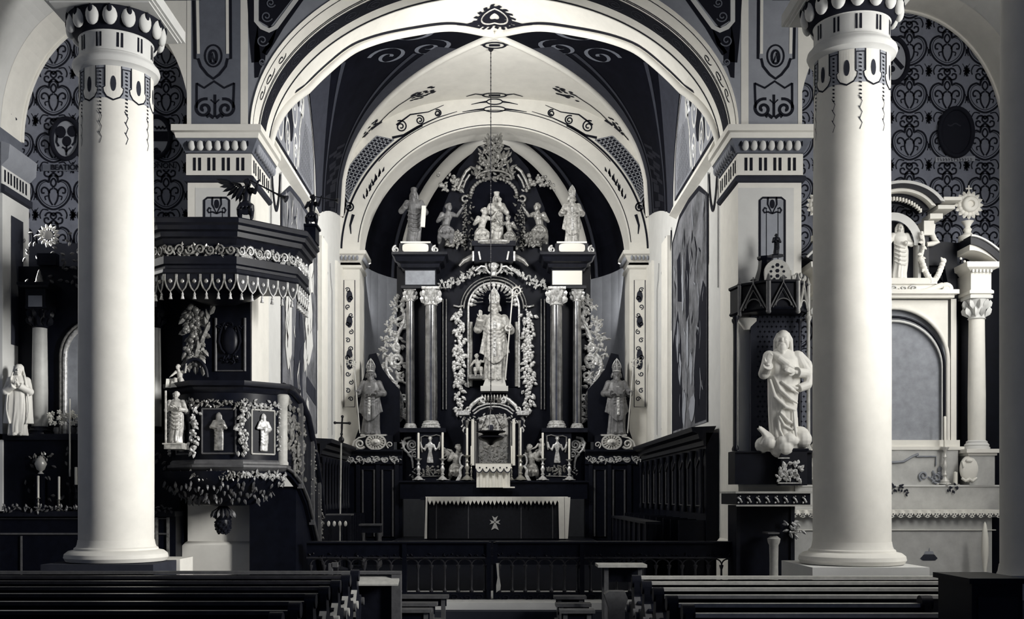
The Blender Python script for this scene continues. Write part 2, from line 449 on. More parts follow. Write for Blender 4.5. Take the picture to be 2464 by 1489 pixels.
# upper pier strapwork
for s in (-1, 1):
    g = MB(); d = MB(); l = MB()
    m = lambda u: U0+s*(u-U0)
    A = lambda pts: [(m(u), v) for u, v in pts]
    g.fill(A([(462, -200), (462, 300), (596, 300), (596, -200)]), px_at(YP, .003))
    l.ribbon(A([(455, -200), (455, 306)]), 10, pf); l.ribbon(A([(588, -200), (588, 306)]), 18, pf)
    pan = [(462, -200), (470, 142), (478, 142), (484, 160), (500, 180), (514, 190), (528, 180), (544, 160), (548, 142), (556, 142), (554, -200)]
    d.ribbon(A(pan), 6, pf2); l.ribbon(A([(472, -200), (478, 130)]), 7, pf2); l.ribbon(A([(546, -200), (548, 130)]), 7, pf2)
    d.ribbon(A(arc(514, 135, 20, 26, 0, 360, 24)), 4, pf2); d.ribbon(A(arc(514, 138, 9, 16, 0, 360, 16)), 5, pf3)
    d.ribbon(A([(508, 150), (512, 128), (516, 144), (521, 152)]), 3, pf3)
    d.ribbon(A([(474, 200), (474, 260)]), 5, pf2); d.ribbon(A([(564, 200), (562, 260)]), 5, pf2)
    d.ribbon(A([(474, 201), (492, 212), (516, 196), (540, 212), (564, 201)]), 5, pf2)
    for sg in (-1, 1):
        d.ribbon(A([(518+sg*(x-518), y) for x, y in volute(544, 262, 25, 4, -1.9, 1.5, 30)]), 7, pf2)
        d.ribbon(A([(518+sg*3, 284), (518+sg*14, 276), (518+sg*20, 282)]), 8, pf2)
    d.ribbon(A([(518, 228), (518, 282)]), 6, pf2); d.ribbon(A([(508, 240), (518, 250), (528, 240)]), 3, pf2)
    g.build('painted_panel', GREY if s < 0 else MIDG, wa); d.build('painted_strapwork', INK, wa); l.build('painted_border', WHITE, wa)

# ---- chancel side walls
for s, nm in ((-1, 'chancel_left'), (1, 'chancel_right')):
    xa, xb = sorted((s*WX, s*(WX+.3)))
    struct('wall_'+nm, MB().box(xa, xb, YR, YB, CH, 12.4), CREAM)

# ---- chancel vault from its groin curves
def interp(tab, t):
    for (a, va), (b, vb) in zip(tab, tab[1:]):
        if t <= b:
            q = (t-a)/(b-a); return lerp(va, vb, q)
    return tab[-1][1]
def smooth_tab(tab, n=60):
    """monotone cubic resampling"""
    xs = [a for a, b in tab]; ys = [b for a, b in tab]; L = len(xs)
    d = [(ys[i+1]-ys[i])/(xs[i+1]-xs[i]) for i in range(L-1)]
    m = [d[0]]+[0 if d[i-1]*d[i] <= 0 else 2*d[i-1]*d[i]/(d[i-1]+d[i]) for i in range(1, L-1)]+[d[-1]]
    out = []
    for k in range(n+1):
        x = lerp(xs[0], xs[-1], k/n); i = max(j for j in range(L-1) if xs[j] <= x+1e-9)
        h = xs[i+1]-xs[i]; t = (x-xs[i])/h
        out.append((x, (2*t**3-3*t**2+1)*ys[i]+(t**3-2*t**2+t)*h*m[i]+(-2*t**3+3*t**2)*ys[i+1]+(t**3-t**2)*h*m[i+1]))
    return out
YCX = 23.8
FR = smooth_tab([(0, 12.1), (.2, 11.83), (.404, 11.32), (.66, 10.49), (.782, 9.83), (.9, 9.0), (1, 7.87)])
BK = [(k/60, 9.1+3.0*max(0, 1-(k/60)**2.6)**(1/2.6)) for k in range(61)]
gf = lambda t: (WX*t, YCX+(YR-YCX)*t, max(interp(FR, t), ZC+AH*math.sqrt(max(0, 1-t*t))+.02))
gb = lambda t: (WX*t, YCX+(YA-YCX)*t, interp(BK, t))
TS = [1-(1-k/60)**1.5 for k in range(61)]
back = MB(); front = MB(); side = {-1: MB(), 1: MB()}
# wall arch of the side cells: lunette between Y 18.9 and 23.9 on the side walls
YL, RL, ZL, HL = 21.4, 2.5, 8.15, 2.95
fwall = lambda a: (WX, YL+RL*math.sin(a), ZL+HL*max(0, math.cos(a)))
def webp(k, q, half):        # point of the side cell: q = 0 on the groin, 1 on the wall arch
    t = TS[k]
    g = (gb if half == 'b' else gf)(t); w = fwall((1 if half == 'b' else -1)*PI/2*(k/60))
    s_ = .10*math.sin(PI*q)
    return Vector((lerp(g[0], w[0], q), lerp(g[1], w[1], q), lerp(g[2], w[2], q)+s_))
for k in range(60):
    t0, t1 = TS[k], TS[k+1]
    for s in (-1, 1):
        m = lambda p: (s*p[0], p[1], p[2])
        a, b = gb(t0), gb(t1)
        back.add([m(a), m(b), m((b[0], YA, b[2])), m((a[0], YA, a[2]))], [(0, 1, 2, 3)])
        a, b = gf(t0), gf(t1)
        front.add([m(a), m(b), m((b[0], YR, b[2])), m((a[0], YR, a[2]))], [(0, 1, 2, 3)])
        for h in 'bf':
            for j in range(8):
                side[s].add([m(webp(k, j/8, h)), m(webp(k+1, j/8, h)), m(webp(k+1, (j+1)/8, h)), m(webp(k, (j+1)/8, h))], [(0, 1, 2, 3)])
cb = struct('ceiling_chancel_back', back, WHITE, 40); cf = struct('ceiling_chancel_front', front, WHITE, 40)
cs = {s: struct('ceiling_chancel_'+('left' if s < 0 else 'right'), side[s], NIGHT, 40) for s in (-1, 1)}
for s in (-1, 1):
    for g, nm in ((gf, 'front'), (gb, 'back')):
        r = MB().tube([(s*g(t)[0], g(t)[1], g(t)[2]-.02) for t in TS], .085, 8)
        struct('trim_rib_%s_%s' % (nm, 'left' if s < 0 else 'right'), r, WHITE, 60)
# painted borders and scrolls in the dark side cells
for s in (-1, 1):
    b = MB(); d = MB()
    dn = Vector((-s*.004, 0, -.012))
    def wp_(k, q, h): p = webp(k, q, h); return Vector((s*p.x, p.y, p.z))+dn
    for k in range(60):
        for h, q0, q1, k0 in (('b', .03, .17, 8), ('b', .22, .25, 12), ('b', .80, .99, 14), ('b', .70, .73, 16), ('f', .04, .2, 14), ('f', .84, .98, 0)):
            if k >= k0: b.add([wp_(k, q0, h), wp_(k+1, q0, h), wp_(k+1, q1, h), wp_(k, q1, h)], [(0, 1, 2, 3)])
    b.build('painted_border', SLATE, cs[s])
    def onc(k, q):        # k > 0 back half, k < 0 front half
        kk = abs(k); i = min(59, int(kk)); h = 'b' if k >= 0 else 'f'
        return wp_(i, q, h).lerp(wp_(i+1, q, h), kk-i)
    for (ck, cq, rk, rq, tr) in ((9, .2, 4.5, .13, 1.6), (-7, .22, 4.5, .14, 1.5), (14, .4, 5, .14, 1.5), (-13, .45, 5, .15, 1.5), (3, .42, 5, .14, 1.3)):
        v_ = volute(0, 0, 1, .12, ck, tr, 30)
        pts = [(ck+x*rk, cq+y*rq) for x, y in v_]
        for (ka, qa), (kb, qb) in zip(pts, pts[1:]):
            d.add([onc(ka, qa-.014), onc(kb, qb-.014), onc(kb, qb+.014), onc(ka, qa+.014)], [(0, 1, 2, 3)])
    d.build('painted_scroll', MIDG, cs[s])
    # pendant ornament where the cell runs down to its corbel
    e = MB(); rnd = random.Random(4)
    for k in range(46, 60):
        q = .45+.12*math.sin(k*1.9); r = .10
        a = onc(k, q-r); c_ = onc(k+.9, q+r); e.add([a, onc(k, q+r), c_, onc(k+.9, q-r)], [(0, 1, 2, 3)])
    e.build('painted_pendant', INK, cs[s])
    # corbel capital below the cell
    c = MB(); y0 = 24.6; y1 = 27.65
    prof = [(0, 7.75), (.1, 7.8), (.1, 7.9), (.02, 7.92), (.02, 8.0), (.14, 8.15), (.14, 8.24), (0, 8.26)]
    path = [(s*WX, y0), (s*WX, y1)]
    c.sweep(path if s > 0 else list(reversed(path)), [(-o, z) for o, z in prof] if False else prof)
    if s > 0: pass
    cc = c.build('corbel_moulding', GREY, cs[s], 30)

# leaded windows in the side lunettes with figures, frescoes below
GLASS = mat('leaded_glass', (.16, .165, .19), .45, .4, noise=.5, nscale=5)
b_ = GLASS.node_tree.nodes['Principled BSDF']
b_.inputs['Emission Color'].default_value = (.55, .57, .62, 1); b_.inputs['Emission Strength'].default_value = .22
FRESC = mat('fresco_paint', (.20, .205, .225), .85, .15, noise=.75, nscale=1.6)
def on_side(s, eps=.02): return lambda y, z: (s*(WX-eps), y, z)
for n_, s in enumerate((-1, 1)):
    f = on_side(s, .02); f2_ = on_side(s, .03); f3_ = on_side(s, .036)
    out = [(19.2, 8.35)]+[(YL+2.1*math.sin(a), 8.35+2.45*max(0, math.cos(a))**.8) for a in [-PI/2+PI*k/20 for k in range(21)]]+[(23.3, 8.35)]
    g = MB().fill(out, f); win = struct('window_%d' % (n_+1), g, GLASS)
    l = MB()
    l.ribbon(out+[out[0]], .09, f2_)
    rnd = random.Random(9)
    for k in range(26):
        y = 21.6+rnd.random()*1.4; z = 8.5+rnd.random()*1.2
    for k in range(11):
        y0 = 21.7+.15*k
        l.ribbon([(y0, 8.45), (min(23.2, y0+.75), 8.45+min(.75, 23.2-y0)*1.6)], .018, f3_)
        l.ribbon([(y0, 8.45), (max(21.7, y0-.75), 8.45+min(.75, y0-21.7)*1.6)], .018, f3_)
    l.build('window_lead', INK, win)
    pl = MB()
    for (cy, cz, r) in ((19.8, 8.9, .42), (20.5, 8.75, .32), (21.3, 8.7, .34), (20.3, 9.7, .5), (21.2, 9.6, .42), (22.0, 10.0, .35)):
        pl.ribbon(arc(cy, cz, r*.6, r, 0, 360, 20), .07, f2_); pl.ribbon(volute(cy, cz, r*.42, .04, cy*3, 1.2, 18), .05, f2_)
    pl.ribbon([(21.6, 8.5), (21.75, 9.3), (22.1, 9.9), (22.3, 10.5)], .10, f2_)
    pl.build('window_tracery', CREAM, win)
    dk_ = MB()
    for (cy, cz, a_, b2) in ((19.7, 9.6, .3, .5), (20.8, 9.2, .3, .45), (20.9, 10.3, .45, .4), (21.6, 10.2, .25, .5), (20.3, 8.8, .14, .25)):
        dk_.fill(arc(cy, cz, a_, b2, 0, 360, 18), on_side(s, .026))
    dk_.build('window_figure', INK, win)
    # sloping white sill
    si = MB(); si.prismx([(0, 0)], 0, 0) if False else None
    xo = s*(WX-.01)
    si.add([(s*WX, 19.1, 8.36), (s*WX, 23.5, 8.36), (s*(WX-.16), 23.5, 8.02), (s*(WX-.16), 19.1, 8.02), (s*WX, 19.1, 7.94), (s*WX, 23.5, 7.94)],
           [(0, 1, 2, 3), (3, 2, 5, 4), (0, 3, 4), (1, 5, 2)])
    struct('trim_sill_'+('left' if s < 0 else 'right'), si, WHITE)
    # draped painted band under the window and the large fresco
    fr = MB().fill([(20.0, 3.3), (23.9, 3.3), (23.9, 7.5), (23.0, 7.85), (21.9, 7.9), (20.8, 7.85), (20.0, 7.5)], on_side(s, .012))
    fo = fr.build('painted_fresco', FRESC, bpy.data.objects['wall_chancel_'+('left' if s < 0 else 'right')])
    dk2 = MB(); lt2 = MB(); rnd = random.Random(21+n_)
    fd, fe = on_side(s, .018), on_side(s, .024)
    dk2.ribbon([(20.0, 3.3), (20.0, 7.5), (20.8, 7.85), (21.9, 7.9), (23.0, 7.85), (23.9, 7.5), (23.9, 3.3)], .10, fd)
    if s > 0:
        dk2.fill([(22.6, 3.35), (23.85, 3.35), (23.85, 5.2), (23.2, 5.9), (22.8, 5.2)], fd)
        dk2.fill([(20.1, 3.35), (21.2, 3.35), (21.3, 4.4), (20.8, 5.6), (20.4, 6.0), (20.1, 5.8)], fd)
        dk2.fill([(21.9, 5.6), (22.2, 5.5), (22.3, 6.5), (22.1, 7.1), (21.85, 6.6)], fd)
        dk2.fill([(22.7, 6.0), (23.2, 6.1), (23.3, 7.0), (22.9, 7.1)], fd)
        for (y, z, a_, b2) in ((22.55, 6.35, .10, .75), (22.0, 5.0, .16, .55), (22.9, 4.6, .2, .35), (21.6, 4.5, .18, .4), (23.2, 5.2, .12, .5), (21.5, 3.7, .35, .3), (22.4, 3.75, .25, .4)):
            lt2.fill([(y+a_*math.cos(q)*rnd.uniform(.6, 1.1), z+b2*math.sin(q)*rnd.uniform(.7, 1.1)) for q in [k*PI/7 for k in range(14)]], fe)
    else:
        dk2.fill([(21.2, 3.4), (22.3, 3.4), (22.1, 4.3), (22.35, 5.1), (22.0, 5.9), (21.6, 6.3), (21.4, 5.4), (21.15, 4.4)], fd)
        dk2.fill([(21.9, 6.3), (22.3, 6.2), (22.4, 7.2), (22.1, 7.4)], fd); dk2.fill([(22.6, 4.1), (23.8, 3.9), (23.8, 4.25), (22.6, 4.45)], fd)
        for (y, z, a_, b2) in ((22.9, 5.5, .5, .9), (23.2, 6.7, .35, .5), (22.4, 4.8, .2, .35), (20.6, 5.2, .35, 1.1), (22.7, 3.7, .2, .3)):
            lt2.fill([(y+a_*math.cos(q)*rnd.uniform(.6, 1.1), z+b2*math.sin(q)*rnd.uniform(.7, 1.1)) for q in [k*PI/7 for k in range(14)]], fe)
    for k in range(60):
        y = rnd.uniform(20.2, 23.7); z = rnd.uniform(3.6, 7.3); h = rnd.uniform(.15, .6)
        (dk2 if rnd.random() < .55 else lt2).ribbon([(y, z), (y+rnd.uniform(-.12, .12), z+h*.5), (y+rnd.uniform(-.2, .2), z+h)], rnd.uniform(.03, .09), fe, lambda q: 1-.7*abs(2*q-1))
    dk2.build('painted_shadow', SLATE if s < 0 else INK, fo); lt2.build('painted_figure', CREAM if s < 0 else GREY, fo)
    # hanging painted drapery scallops beside the fresco
    dr = MB()
    for (y0, y1) in ((19.1, 19.85), (24.1, 24.8)):
        dr.ribbon([(lerp(y0, y1, k/16), 7.85-.75*math.sin(PI*k/16)**.6) for k in range(17)], .10, fd)
        dr.ribbon([(y0-.06, 7.9), (y0-.06, 5.6)], .05, fd); dr.ribbon([(y1+.08, 7.9), (y1+.08, 6.2)], .05, fd)
    dr.build('painted_drapery', INK, fo)
    # pilaster strips and painted panel lines towards the apse
    p = MB(); x0, x1 = sorted((s*WX, s*(WX-.09))); p.box(x0, x1, 24.15, 25.0, CH, 7.75)
    x0, x1 = sorted((s*WX, s*(WX-.06))); p.box(x0, x1, 26.75, 27.69, CH, 7.75)
    p.build('pilaster_strip', WHITE, bpy.data.objects['wall_chancel_'+('left' if s < 0 else 'right')])
    q = MB(); q.ribbon([(25.25, 3.5), (25.25, 6.9), (25.5, 7.2)], .05, fd)
    q.ribbon([(26.2, 3.4), (26.2, 6.9), (26.0, 7.15), (25.9, 7.5)], .05, fd)
    q.ribbon([(25.25, 3.5), (25.5, 3.5)], .04, fd)
    q.build('painted_line', MIDG, bpy.data.objects['wall_chancel_'+('left' if s < 0 else 'right')])

# ---- apse arch wall
AX, AZ0, ARZ = 3.46, 8.13, 3.25
w = MB(); ap = arch_pts(AX, ARZ, AZ0)
for k in range(len(ap)-1):
    (xa, za), (xb, zb) = ap[k], ap[k+1]
    w.add([(xa, YA, za), (xb, YA, zb), (xb, YA, 12.3), (xa, YA, 12.3)], [(0, 1, 2, 3)])
    w.add([(xa, YA, za), (xb, YA, zb), (xb, YB, zb), (xa, YB, za)], [(3, 2, 1, 0)])
for s in (-1, 1):
    xa, xb = sorted((s*AX, s*(WX+.05)))
    w.box(xa, xb, YA, YB, CH, AZ0+.02)
    xa, xb = sorted((s*AX, s*(WX+.05)))
    w.add([(xa, YA, AZ0), (xb, YA, AZ0), (xb, YA, 12.3), (xa, YA, 12.3)], [(0, 1, 2, 3)])
wp = struct('wall_apse_arch', w, WHITE, 50)
# painted lines and lattice on the arch face
fa = wall_at(YA, .006); fb = wall_at(YA, .012)
def ell_off(o, a0, a1, n=60): return arc(0, AZ0, AX+o, ARZ+o, a0, a1, n)
d = MB(); l = MB(); g = MB(); gl = MB()
d.ribbon(ell_off(.05, 5, 175), .02, fa); d.ribbon(ell_off(.42, 40, 140), .02, fa)
d.ribbon(ell_off(.47, 2, 62), .05, fa); d.ribbon(ell_off(.47, 118, 178), .05, fa)
for s in (-1, 1):
    A = lambda pts: [(s*p[0], p[1]) for p in pts]
    # lattice panel between the arch and the wall rib
    inner = ell_off(.55, 14, 50, 24); outer = [(min(WX-.03, p[0]), p[1]) for p in ell_off(1.0, 16, 46, 24)]
    outer = [(min(WX-.12, (AX+.96)*math.cos(math.radians(a))), AZ0+(ARZ+.86)*math.sin(math.radians(a))) for a in [lerp(15, 47, k/24) for k in range(25)]]
    for k in range(24):
        g.fill(A([inner[k], inner[k+1], outer[k+1], outer[k]]), fa)
    for k in range(25): 
        gl.ribbon(A([inner[k], outer[k]]), .028, fb)
    for j in range(5):
        q = j/4; gl.ribbon(A([(lerp(a[0], b[0], q), lerp(a[1], b[1], q)) for a, b in zip(inner, outer)]), .028, fb)
    # scrolls above the lattice
    for (a, o, r) in ((55, .72, .17), (62, .62, .13), (69, .60, .10)):
        c = ((AX+o)*math.cos(math.radians(a)), AZ0+(ARZ+o)*math.sin(math.radians(a)))
        d.ribbon(A(volute(c[0], c[1], r, .03, 1.0, 1.7, 26)), .035, fa)
    d.ribbon(A([((AX+o)*math.cos(math.radians(a)), AZ0+(ARZ+o)*math.sin(math.radians(a))) for a, o in ((50, .62), (54, .5), (60, .5), (68, .5), (76, .5))]), .07, fa, lambda q: 1-.8*q)
    d.ribbon(A([((AX+o)*math.cos(math.radians(a)), AZ0+(ARZ+o)*math.sin(math.radians(a))) for a, o in ((72, .75), (66, .72), (60, .86), (54, .82))]), .05, fa, lambda q: .3+.7*q)
    # scroll at the foot of the lattice
    d.ribbon(A(volute(3.72, AZ0+1.18, .14, .03, .5, 1.6, 24)), .04, fa)
    d.ribbon(A([(3.62, AZ0+1.0), (3.7, AZ0+.72), (3.68, AZ0+.5)]), .08, fa, lambda q: 1-.7*q)
    # leaf spray on the inner band
    for k in range(16):
        a = 24+k*.9; c = ((AX+.17)*math.cos(math.radians(a)), AZ0+(ARZ+.17)*math.sin(math.radians(a)))
        d.ribbon(A([c, (c[0]+.03*math.cos(k*2.3), c[1]+.05), (c[0]+.05*math.cos(k*2.3), c[1]+.14)]), .045, fa, lambda q: .2+math.sin(PI*q))
# crown ornaments
for (cz, w_) in ((11.83, .55), (12.02, .4)):
    d.ribbon(arc(0, cz, w_*.5, .07, 0, 360, 24), .03, fa)
    for sg in (-1, 1):
        d.ribbon([(sg*w_*.5, cz), (sg*w_*.9, cz-.02), (sg*w_*1.5, cz-.07)], .05, fa, lambda q: 1-.7*q)
d.build('painted_line', INK, wp); g.build('painted_lattice_ground', INK, wp); gl.build('painted_lattice', GREY, wp)
# arabesque strips on the apse pilasters (front face) and impost capitals
for s in (-1, 1):
    d = MB(); A = lambda pts: [(s*p[0], p[1]) for p in pts]
    d.ribbon(A(frame2(3.58, 3.86, 4.2, 7.45)), .018, fa)
    rnd = random.Random(5)
    for k in range(14):
        z = 4.4+k*.215
        d.ribbon(A(volute(3.72+(.04 if k % 2 else -.04), z, .07, .02, k, 1.2, 12)), .025, fa)
        if k in (4, 5, 9, 12): d.fill(A(arc(3.72, z+.05, .08, .16, 0, 360, 10)), fa)
    d.build('painted_arabesque', SLATE, wp)
    c = MB(); x0, x1 = sorted((s*(AX-.02), s*(WX+.02)))
    prof = [(0, 7.72), (.06, 7.76), (.06, 7.82), (0, 7.84), (0, 7.90), (.04, 7.93), (.12, 8.06), (.18, 8.09), (.18, 8.18), (0, 8.2)]
    path = [(s*WX, YA), (s*AX, YA), (s*AX, YB)]
    if s < 0: c.sweep(path, [(o, z) for o, z in prof])
    else: c.sweep(list(reversed(path)), prof)
    cp = c.build('impost_moulding', WHITE, wp, 30)
    e = MB()
    for k in range(5):
        x = s*(AX+.05+.1*k); e.ell((x, YA-.10, 8.0), (.035, .05, .065), 8, 6)
    for k in range(8): e.ell((s*(AX-.10), YA+.06+.12*k, 8.0), (.05, .045, .065), 8, 6)
    e.build('egg_moulding', GREY, wp, 0)
# ---- apse
w = MB(); R0 = 3.5; n = 24
pl = [(-R0*math.cos(PI*k/n), YB+R0*math.sin(PI*k/n)) for k in range(n+1)]
for (xa, ya), (xb, yb) in zip(pl, pl[1:]):
    w.add([(xa, ya, CH), (xb, yb, CH), (xb, yb, 8.1), (xa, ya, 8.1)], [(0, 1, 2, 3)])
struct('wall_apse', w, GREY, 50)
dm = lambda ph, e, r=1.0: (R0*r*math.sin(ph)*math.cos(e), YB+R0*r*math.cos(ph)*math.cos(e), 8.1+R0*r*math.sin(e))
w = MB(); m = 14
for i in range(n):
    for j in range(m):
        p0, p1 = -PI/2+PI*i/n, -PI/2+PI*(i+1)/n; e0, e1 = PI/2*j/m, PI/2*(j+1)/m
        w.add([dm(p0, e0), dm(p1, e0), dm(p1, e1), dm(p0, e1)], [(0, 1, 2, 3)])
struct('ceiling_apse', w, NIGHT, 50)
for k, ph in enumerate((-50, 50)):
    w = MB(); ph = math.radians(ph)
    es = [PI/2*j/24 for j in range(24)]
    w.tube([dm(ph, e, .965) for e in es], .17, 8, sq=.6)
    struct('trim_rib_apse_%s' % ('left', 'right')[k], w, WHITE, 60)
    w = MB().tube([dm(ph+.12*(1 if ph > 0 else -1)/max(.3, math.cos(e)), e, .985) for e in es[:20]], .05, 6)
    struct('trim_rib_edge_%s' % ('left', 'right')[k], w, SLATE, 60)

# plant sprays and medallions painted on the white vault cell
def onback(x, y):
    t = abs(x)/WX; z = interp(BK, min(1, t)); return (x, y, z-.012)
d = MB(); rnd = random.Random(3)
def from_px(u, v):      # point of the back vault cell seen at photo pixel u, v
    for k in range(400):
        D = YCX+.02*k*.5; x = X(u, D); z = Z(v, D)
        if z >= interp(BK, min(1, abs(x)/WX)): return (x, D)
    return (X(u, YA-.1), YA-.1)
for s in (-1, 1):
    m = lambda u: U0+s*(u-U0)
    stem = [from_px(m(u), v) for u, v in ((917, 290), (935, 272), (960, 252), (985, 236), (1000, 226))]
    d.ribbon(stem, .035, onback)
    for k in range(34):
        u = 985+rnd.random()*55; v = 238-(u-985)*.42+rnd.uniform(-9, 9)
        a = Vector(from_px(m(u), v)); b = Vector(from_px(m(u+11), v-4)); d.ribbon([a, a.lerp(b, .3), a.lerp(b, .7), b], .07, onback, lambda q: .15+math.sin(PI*q))
    for k in range(40):
        q = rnd.random(); u = 868+q*45+rnd.uniform(-9, 9); v = 345-q*50+rnd.uniform(-10, 10)
        a = Vector(from_px(m(u), v)); b = Vector(from_px(m(u+7), v-7)); d.ribbon([a, a.lerp(b, .3), a.lerp(b, .7), b], .08, onback, lambda q: .15+math.sin(PI*q))
for (cu, cv, ru, rv) in ((1190, 108, 26, 7), (1190, 228, 28, 5)):
    pts = [from_px(cu+ru*math.cos(k*PI/12), cv+rv*math.sin(k*PI/12)) for k in range(25)]
    d.ribbon(pts, .06, onback)
    d.ribbon([from_px(cu-ru*.5, cv), from_px(cu+ru*.5, cv)], .12, onback)
    for s in (-1, 1):
        d.ribbon([from_px(cu+s*ru, cv-1), from_px(cu+s*(ru+18), cv-3), from_px(cu+s*(ru+40), cv+3)], .08, onback, lambda q: 1-.6*q)
d.build('painted_spray', INK, cb)
d = MB()
def onfront(x, y): return (x, y, gf(min(1, abs(x)/WX))[2]-.012)
d.ribbon([(.33*math.cos(k*PI/12), 22.9+.42*math.sin(k*PI/12)) for k in range(25)], .08, onfront)
d.ribbon([(.18*math.cos(k*PI/8), 22.9+.22*math.sin(k*PI/8)) for k in range(17)], .16, onfront)
for k in range(18):
    a = k*PI/9; d.ribbon([(.36*math.cos(a), 22.9+.46*math.sin(a)), (.46*math.cos(a+.1), 22.9+.58*math.sin(a+.1))], .08, onfront)
for s in (-1, 1):
    d.ribbon([(s*x, YCX-1.2405*x-.17) for x in [.3+.12*k for k in range(28)]], .09, onfront, lambda q: 1-.5*q)
    d.ribbon([(s*.35, 22.95), (s*.6, 22.9), (s*.95, 22.62), (s*1.3, 22.2)], .16, onfront, lambda q: 1-.8*q)
d.build('painted_medallion', INK, cf)
# ------------------------------------------------------------------ columns, piers
def column(x, y, label, mp=CREAM):
    t = thing('column', label, 'column', (x, y, 0), 'nave columns')
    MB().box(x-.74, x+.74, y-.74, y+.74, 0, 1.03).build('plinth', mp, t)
    prof = [(.66, 1.04), (.69, 1.09), (.68, 1.14), (.63, 1.18), (.56, 1.195), (.555, 1.22), (.53, 1.235), (.515, 1.27), (.505, 1.33)]
    MB().lathe(x, y, [(.62, 1.03)]+prof, 48).build('base', WHITE, t, 35)
    MB().lathe(x, y, [(.50, 1.30), (.502, 3.5), (.498, 5.5), (.485, 7.3), (.483, 7.75)], 64).build('shaft', WHITE, t, 60)
    MB().lathe(x, y, [(.485, 7.70), (.50, 7.72), (.56, 7.75), (.58, 7.80), (.57, 7.84), (.53, 7.87), (.52, 7.90), (.485, 7.92)], 48).build('neck_ring', CREAM, t, 40)
    MB().lathe(x, y, [(.485, 7.9), (.49, 8.17), (.50, 8.18), (.52, 8.2)], 48).build('frieze', CREAM, t, 40)
    MB().lathe(x, y, [(.50, 8.18), (.54, 8.20), (.60, 8.3), (.63, 8.4), (.64, 8.47), (.60, 8.48)], 48).build('echinus', INK, t, 60)
    for k in range(16):
        a = 2*PI*(k+.5)/16; c = (x+.60*math.cos(a), y+.60*math.sin(a), 8.335)
        M = Matrix.Rotation(a, 3, 'Z')
        e = MB().ell(c, (.065, .096, .135), 12, 9, M)
        e.build('egg', GREY if k % 2 < 0 else CREAM, t, 0)
    e = MB()
    for k in range(16):
        a = 2*PI*(k+.5)/16; M = Matrix.Rotation(a, 3, 'Z')
        e.ell((x+.655*math.cos(a), y+.655*math.sin(a), 8.40), (.018, .034, .06), 8, 6, M)
    e.build('egg_dart', INK, t, 0)
    MB().box(x-.70, x+.70, y-.70, y+.70, 8.48, 8.50).box(x-.66, x+.66, y-.66, y+.66, 8.46, 8.49).box(x-.74, x+.74, y-.74, y+.74, 8.50, 8.66).build('abacus', CREAM, t)
    MB().box(x-.5, x+.5, y-.5, y+.5, 8.66, 10.0).build('impost_block', CREAM, t)
    cyl = lambda r: (lambda a, z: (x+r*math.cos(a), y+r*math.sin(a), z))
    f = cyl(.494); sl = MB()
    for k in range(11):
        a = 2*PI*k/11
        for da in (-.055, .055):
            sl.ribbon([(a+da, 7.955), (a+da, 8.15)], .055, f)
    sl.build('painted_slot', INK, t)
    f = cyl(.4905); f2 = cyl(.4935); g = cyl(.487)
    tg = MB(); ol = MB(); gr = MB(); dm = MB()
    n = 9
    for k in range(48): gr.add([g(2*PI*k/48, 7.27), g(2*PI*(k+1)/48, 7.27), g(2*PI*(k+1)/48, 7.72), g(2*PI*k/48, 7.72)], [(0, 1, 2, 3)])
    for k in range(n):
        a = 2*PI*k/n+.08; w = .215
        left = [(a-w, 7.70), (a-w, 7.42), (a-w*1.25, 7.40), (a-w*1.15, 7.34), (a-w*.8, 7.28), (a, 7.24)]
        sh = left+[(2*a-p, q) for p, q in reversed(left[:-1])]
        L = len(sh)
        for i in range(5):
            (p0, q0), (p1, q1) = left[i], left[i+1]
            for j in range(6):
                s0, s1 = j/6, (j+1)/6
                tg.add([f(lerp(p0, 2*a-p0, s0), q0), f(lerp(p1, 2*a-p1, s0), q1), f(lerp(p1, 2*a-p1, s1), q1), f(lerp(p0, 2*a-p0, s1), q0)], [(0, 1, 2, 3)])
        ol.ribbon(sh, .022, f2)
        dm.fill([(a+.075*math.cos(q), 7.46+.105*math.sin(q)) for q in [2*PI*i/14 for i in range(14)]], f2)
        b = a+PI/n
        ol.ribbon([(b-.11, 7.43), (b-.11, 7.66), (b+.11, 7.66), (b+.11, 7.43)], .02, f2)
        for i in range(12): ol.ribbon([(b-.03, 7.62-.05*i), (b+.03, 7.61-.05*i)], .02, f2)
        for i, zz in enumerate((7.0, 6.86, 6.72)):
            dm.ribbon([(b-.05, zz+.1), (b+.04, zz+.02), (b-.02, zz-.06)], .016, f2)
    gr.build('painted_collar', GREY, t); tg.build('painted_tongue', WHITE, t); ol.build('painted_outline', INK, t); dm.build('painted_drop', SLATE, t)
    return t
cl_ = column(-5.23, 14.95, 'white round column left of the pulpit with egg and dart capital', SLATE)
MB().box(-4.98, -4.44, 15.25, 15.9, 0, 1.04).build('plinth_step', WHITE, cl_)
column(4.76, 14.4, 'white round column right of the gothic shrine, before the right side altar')
column(4.99, 9.5, 'shaded grey column cut off by the right edge of the photo')

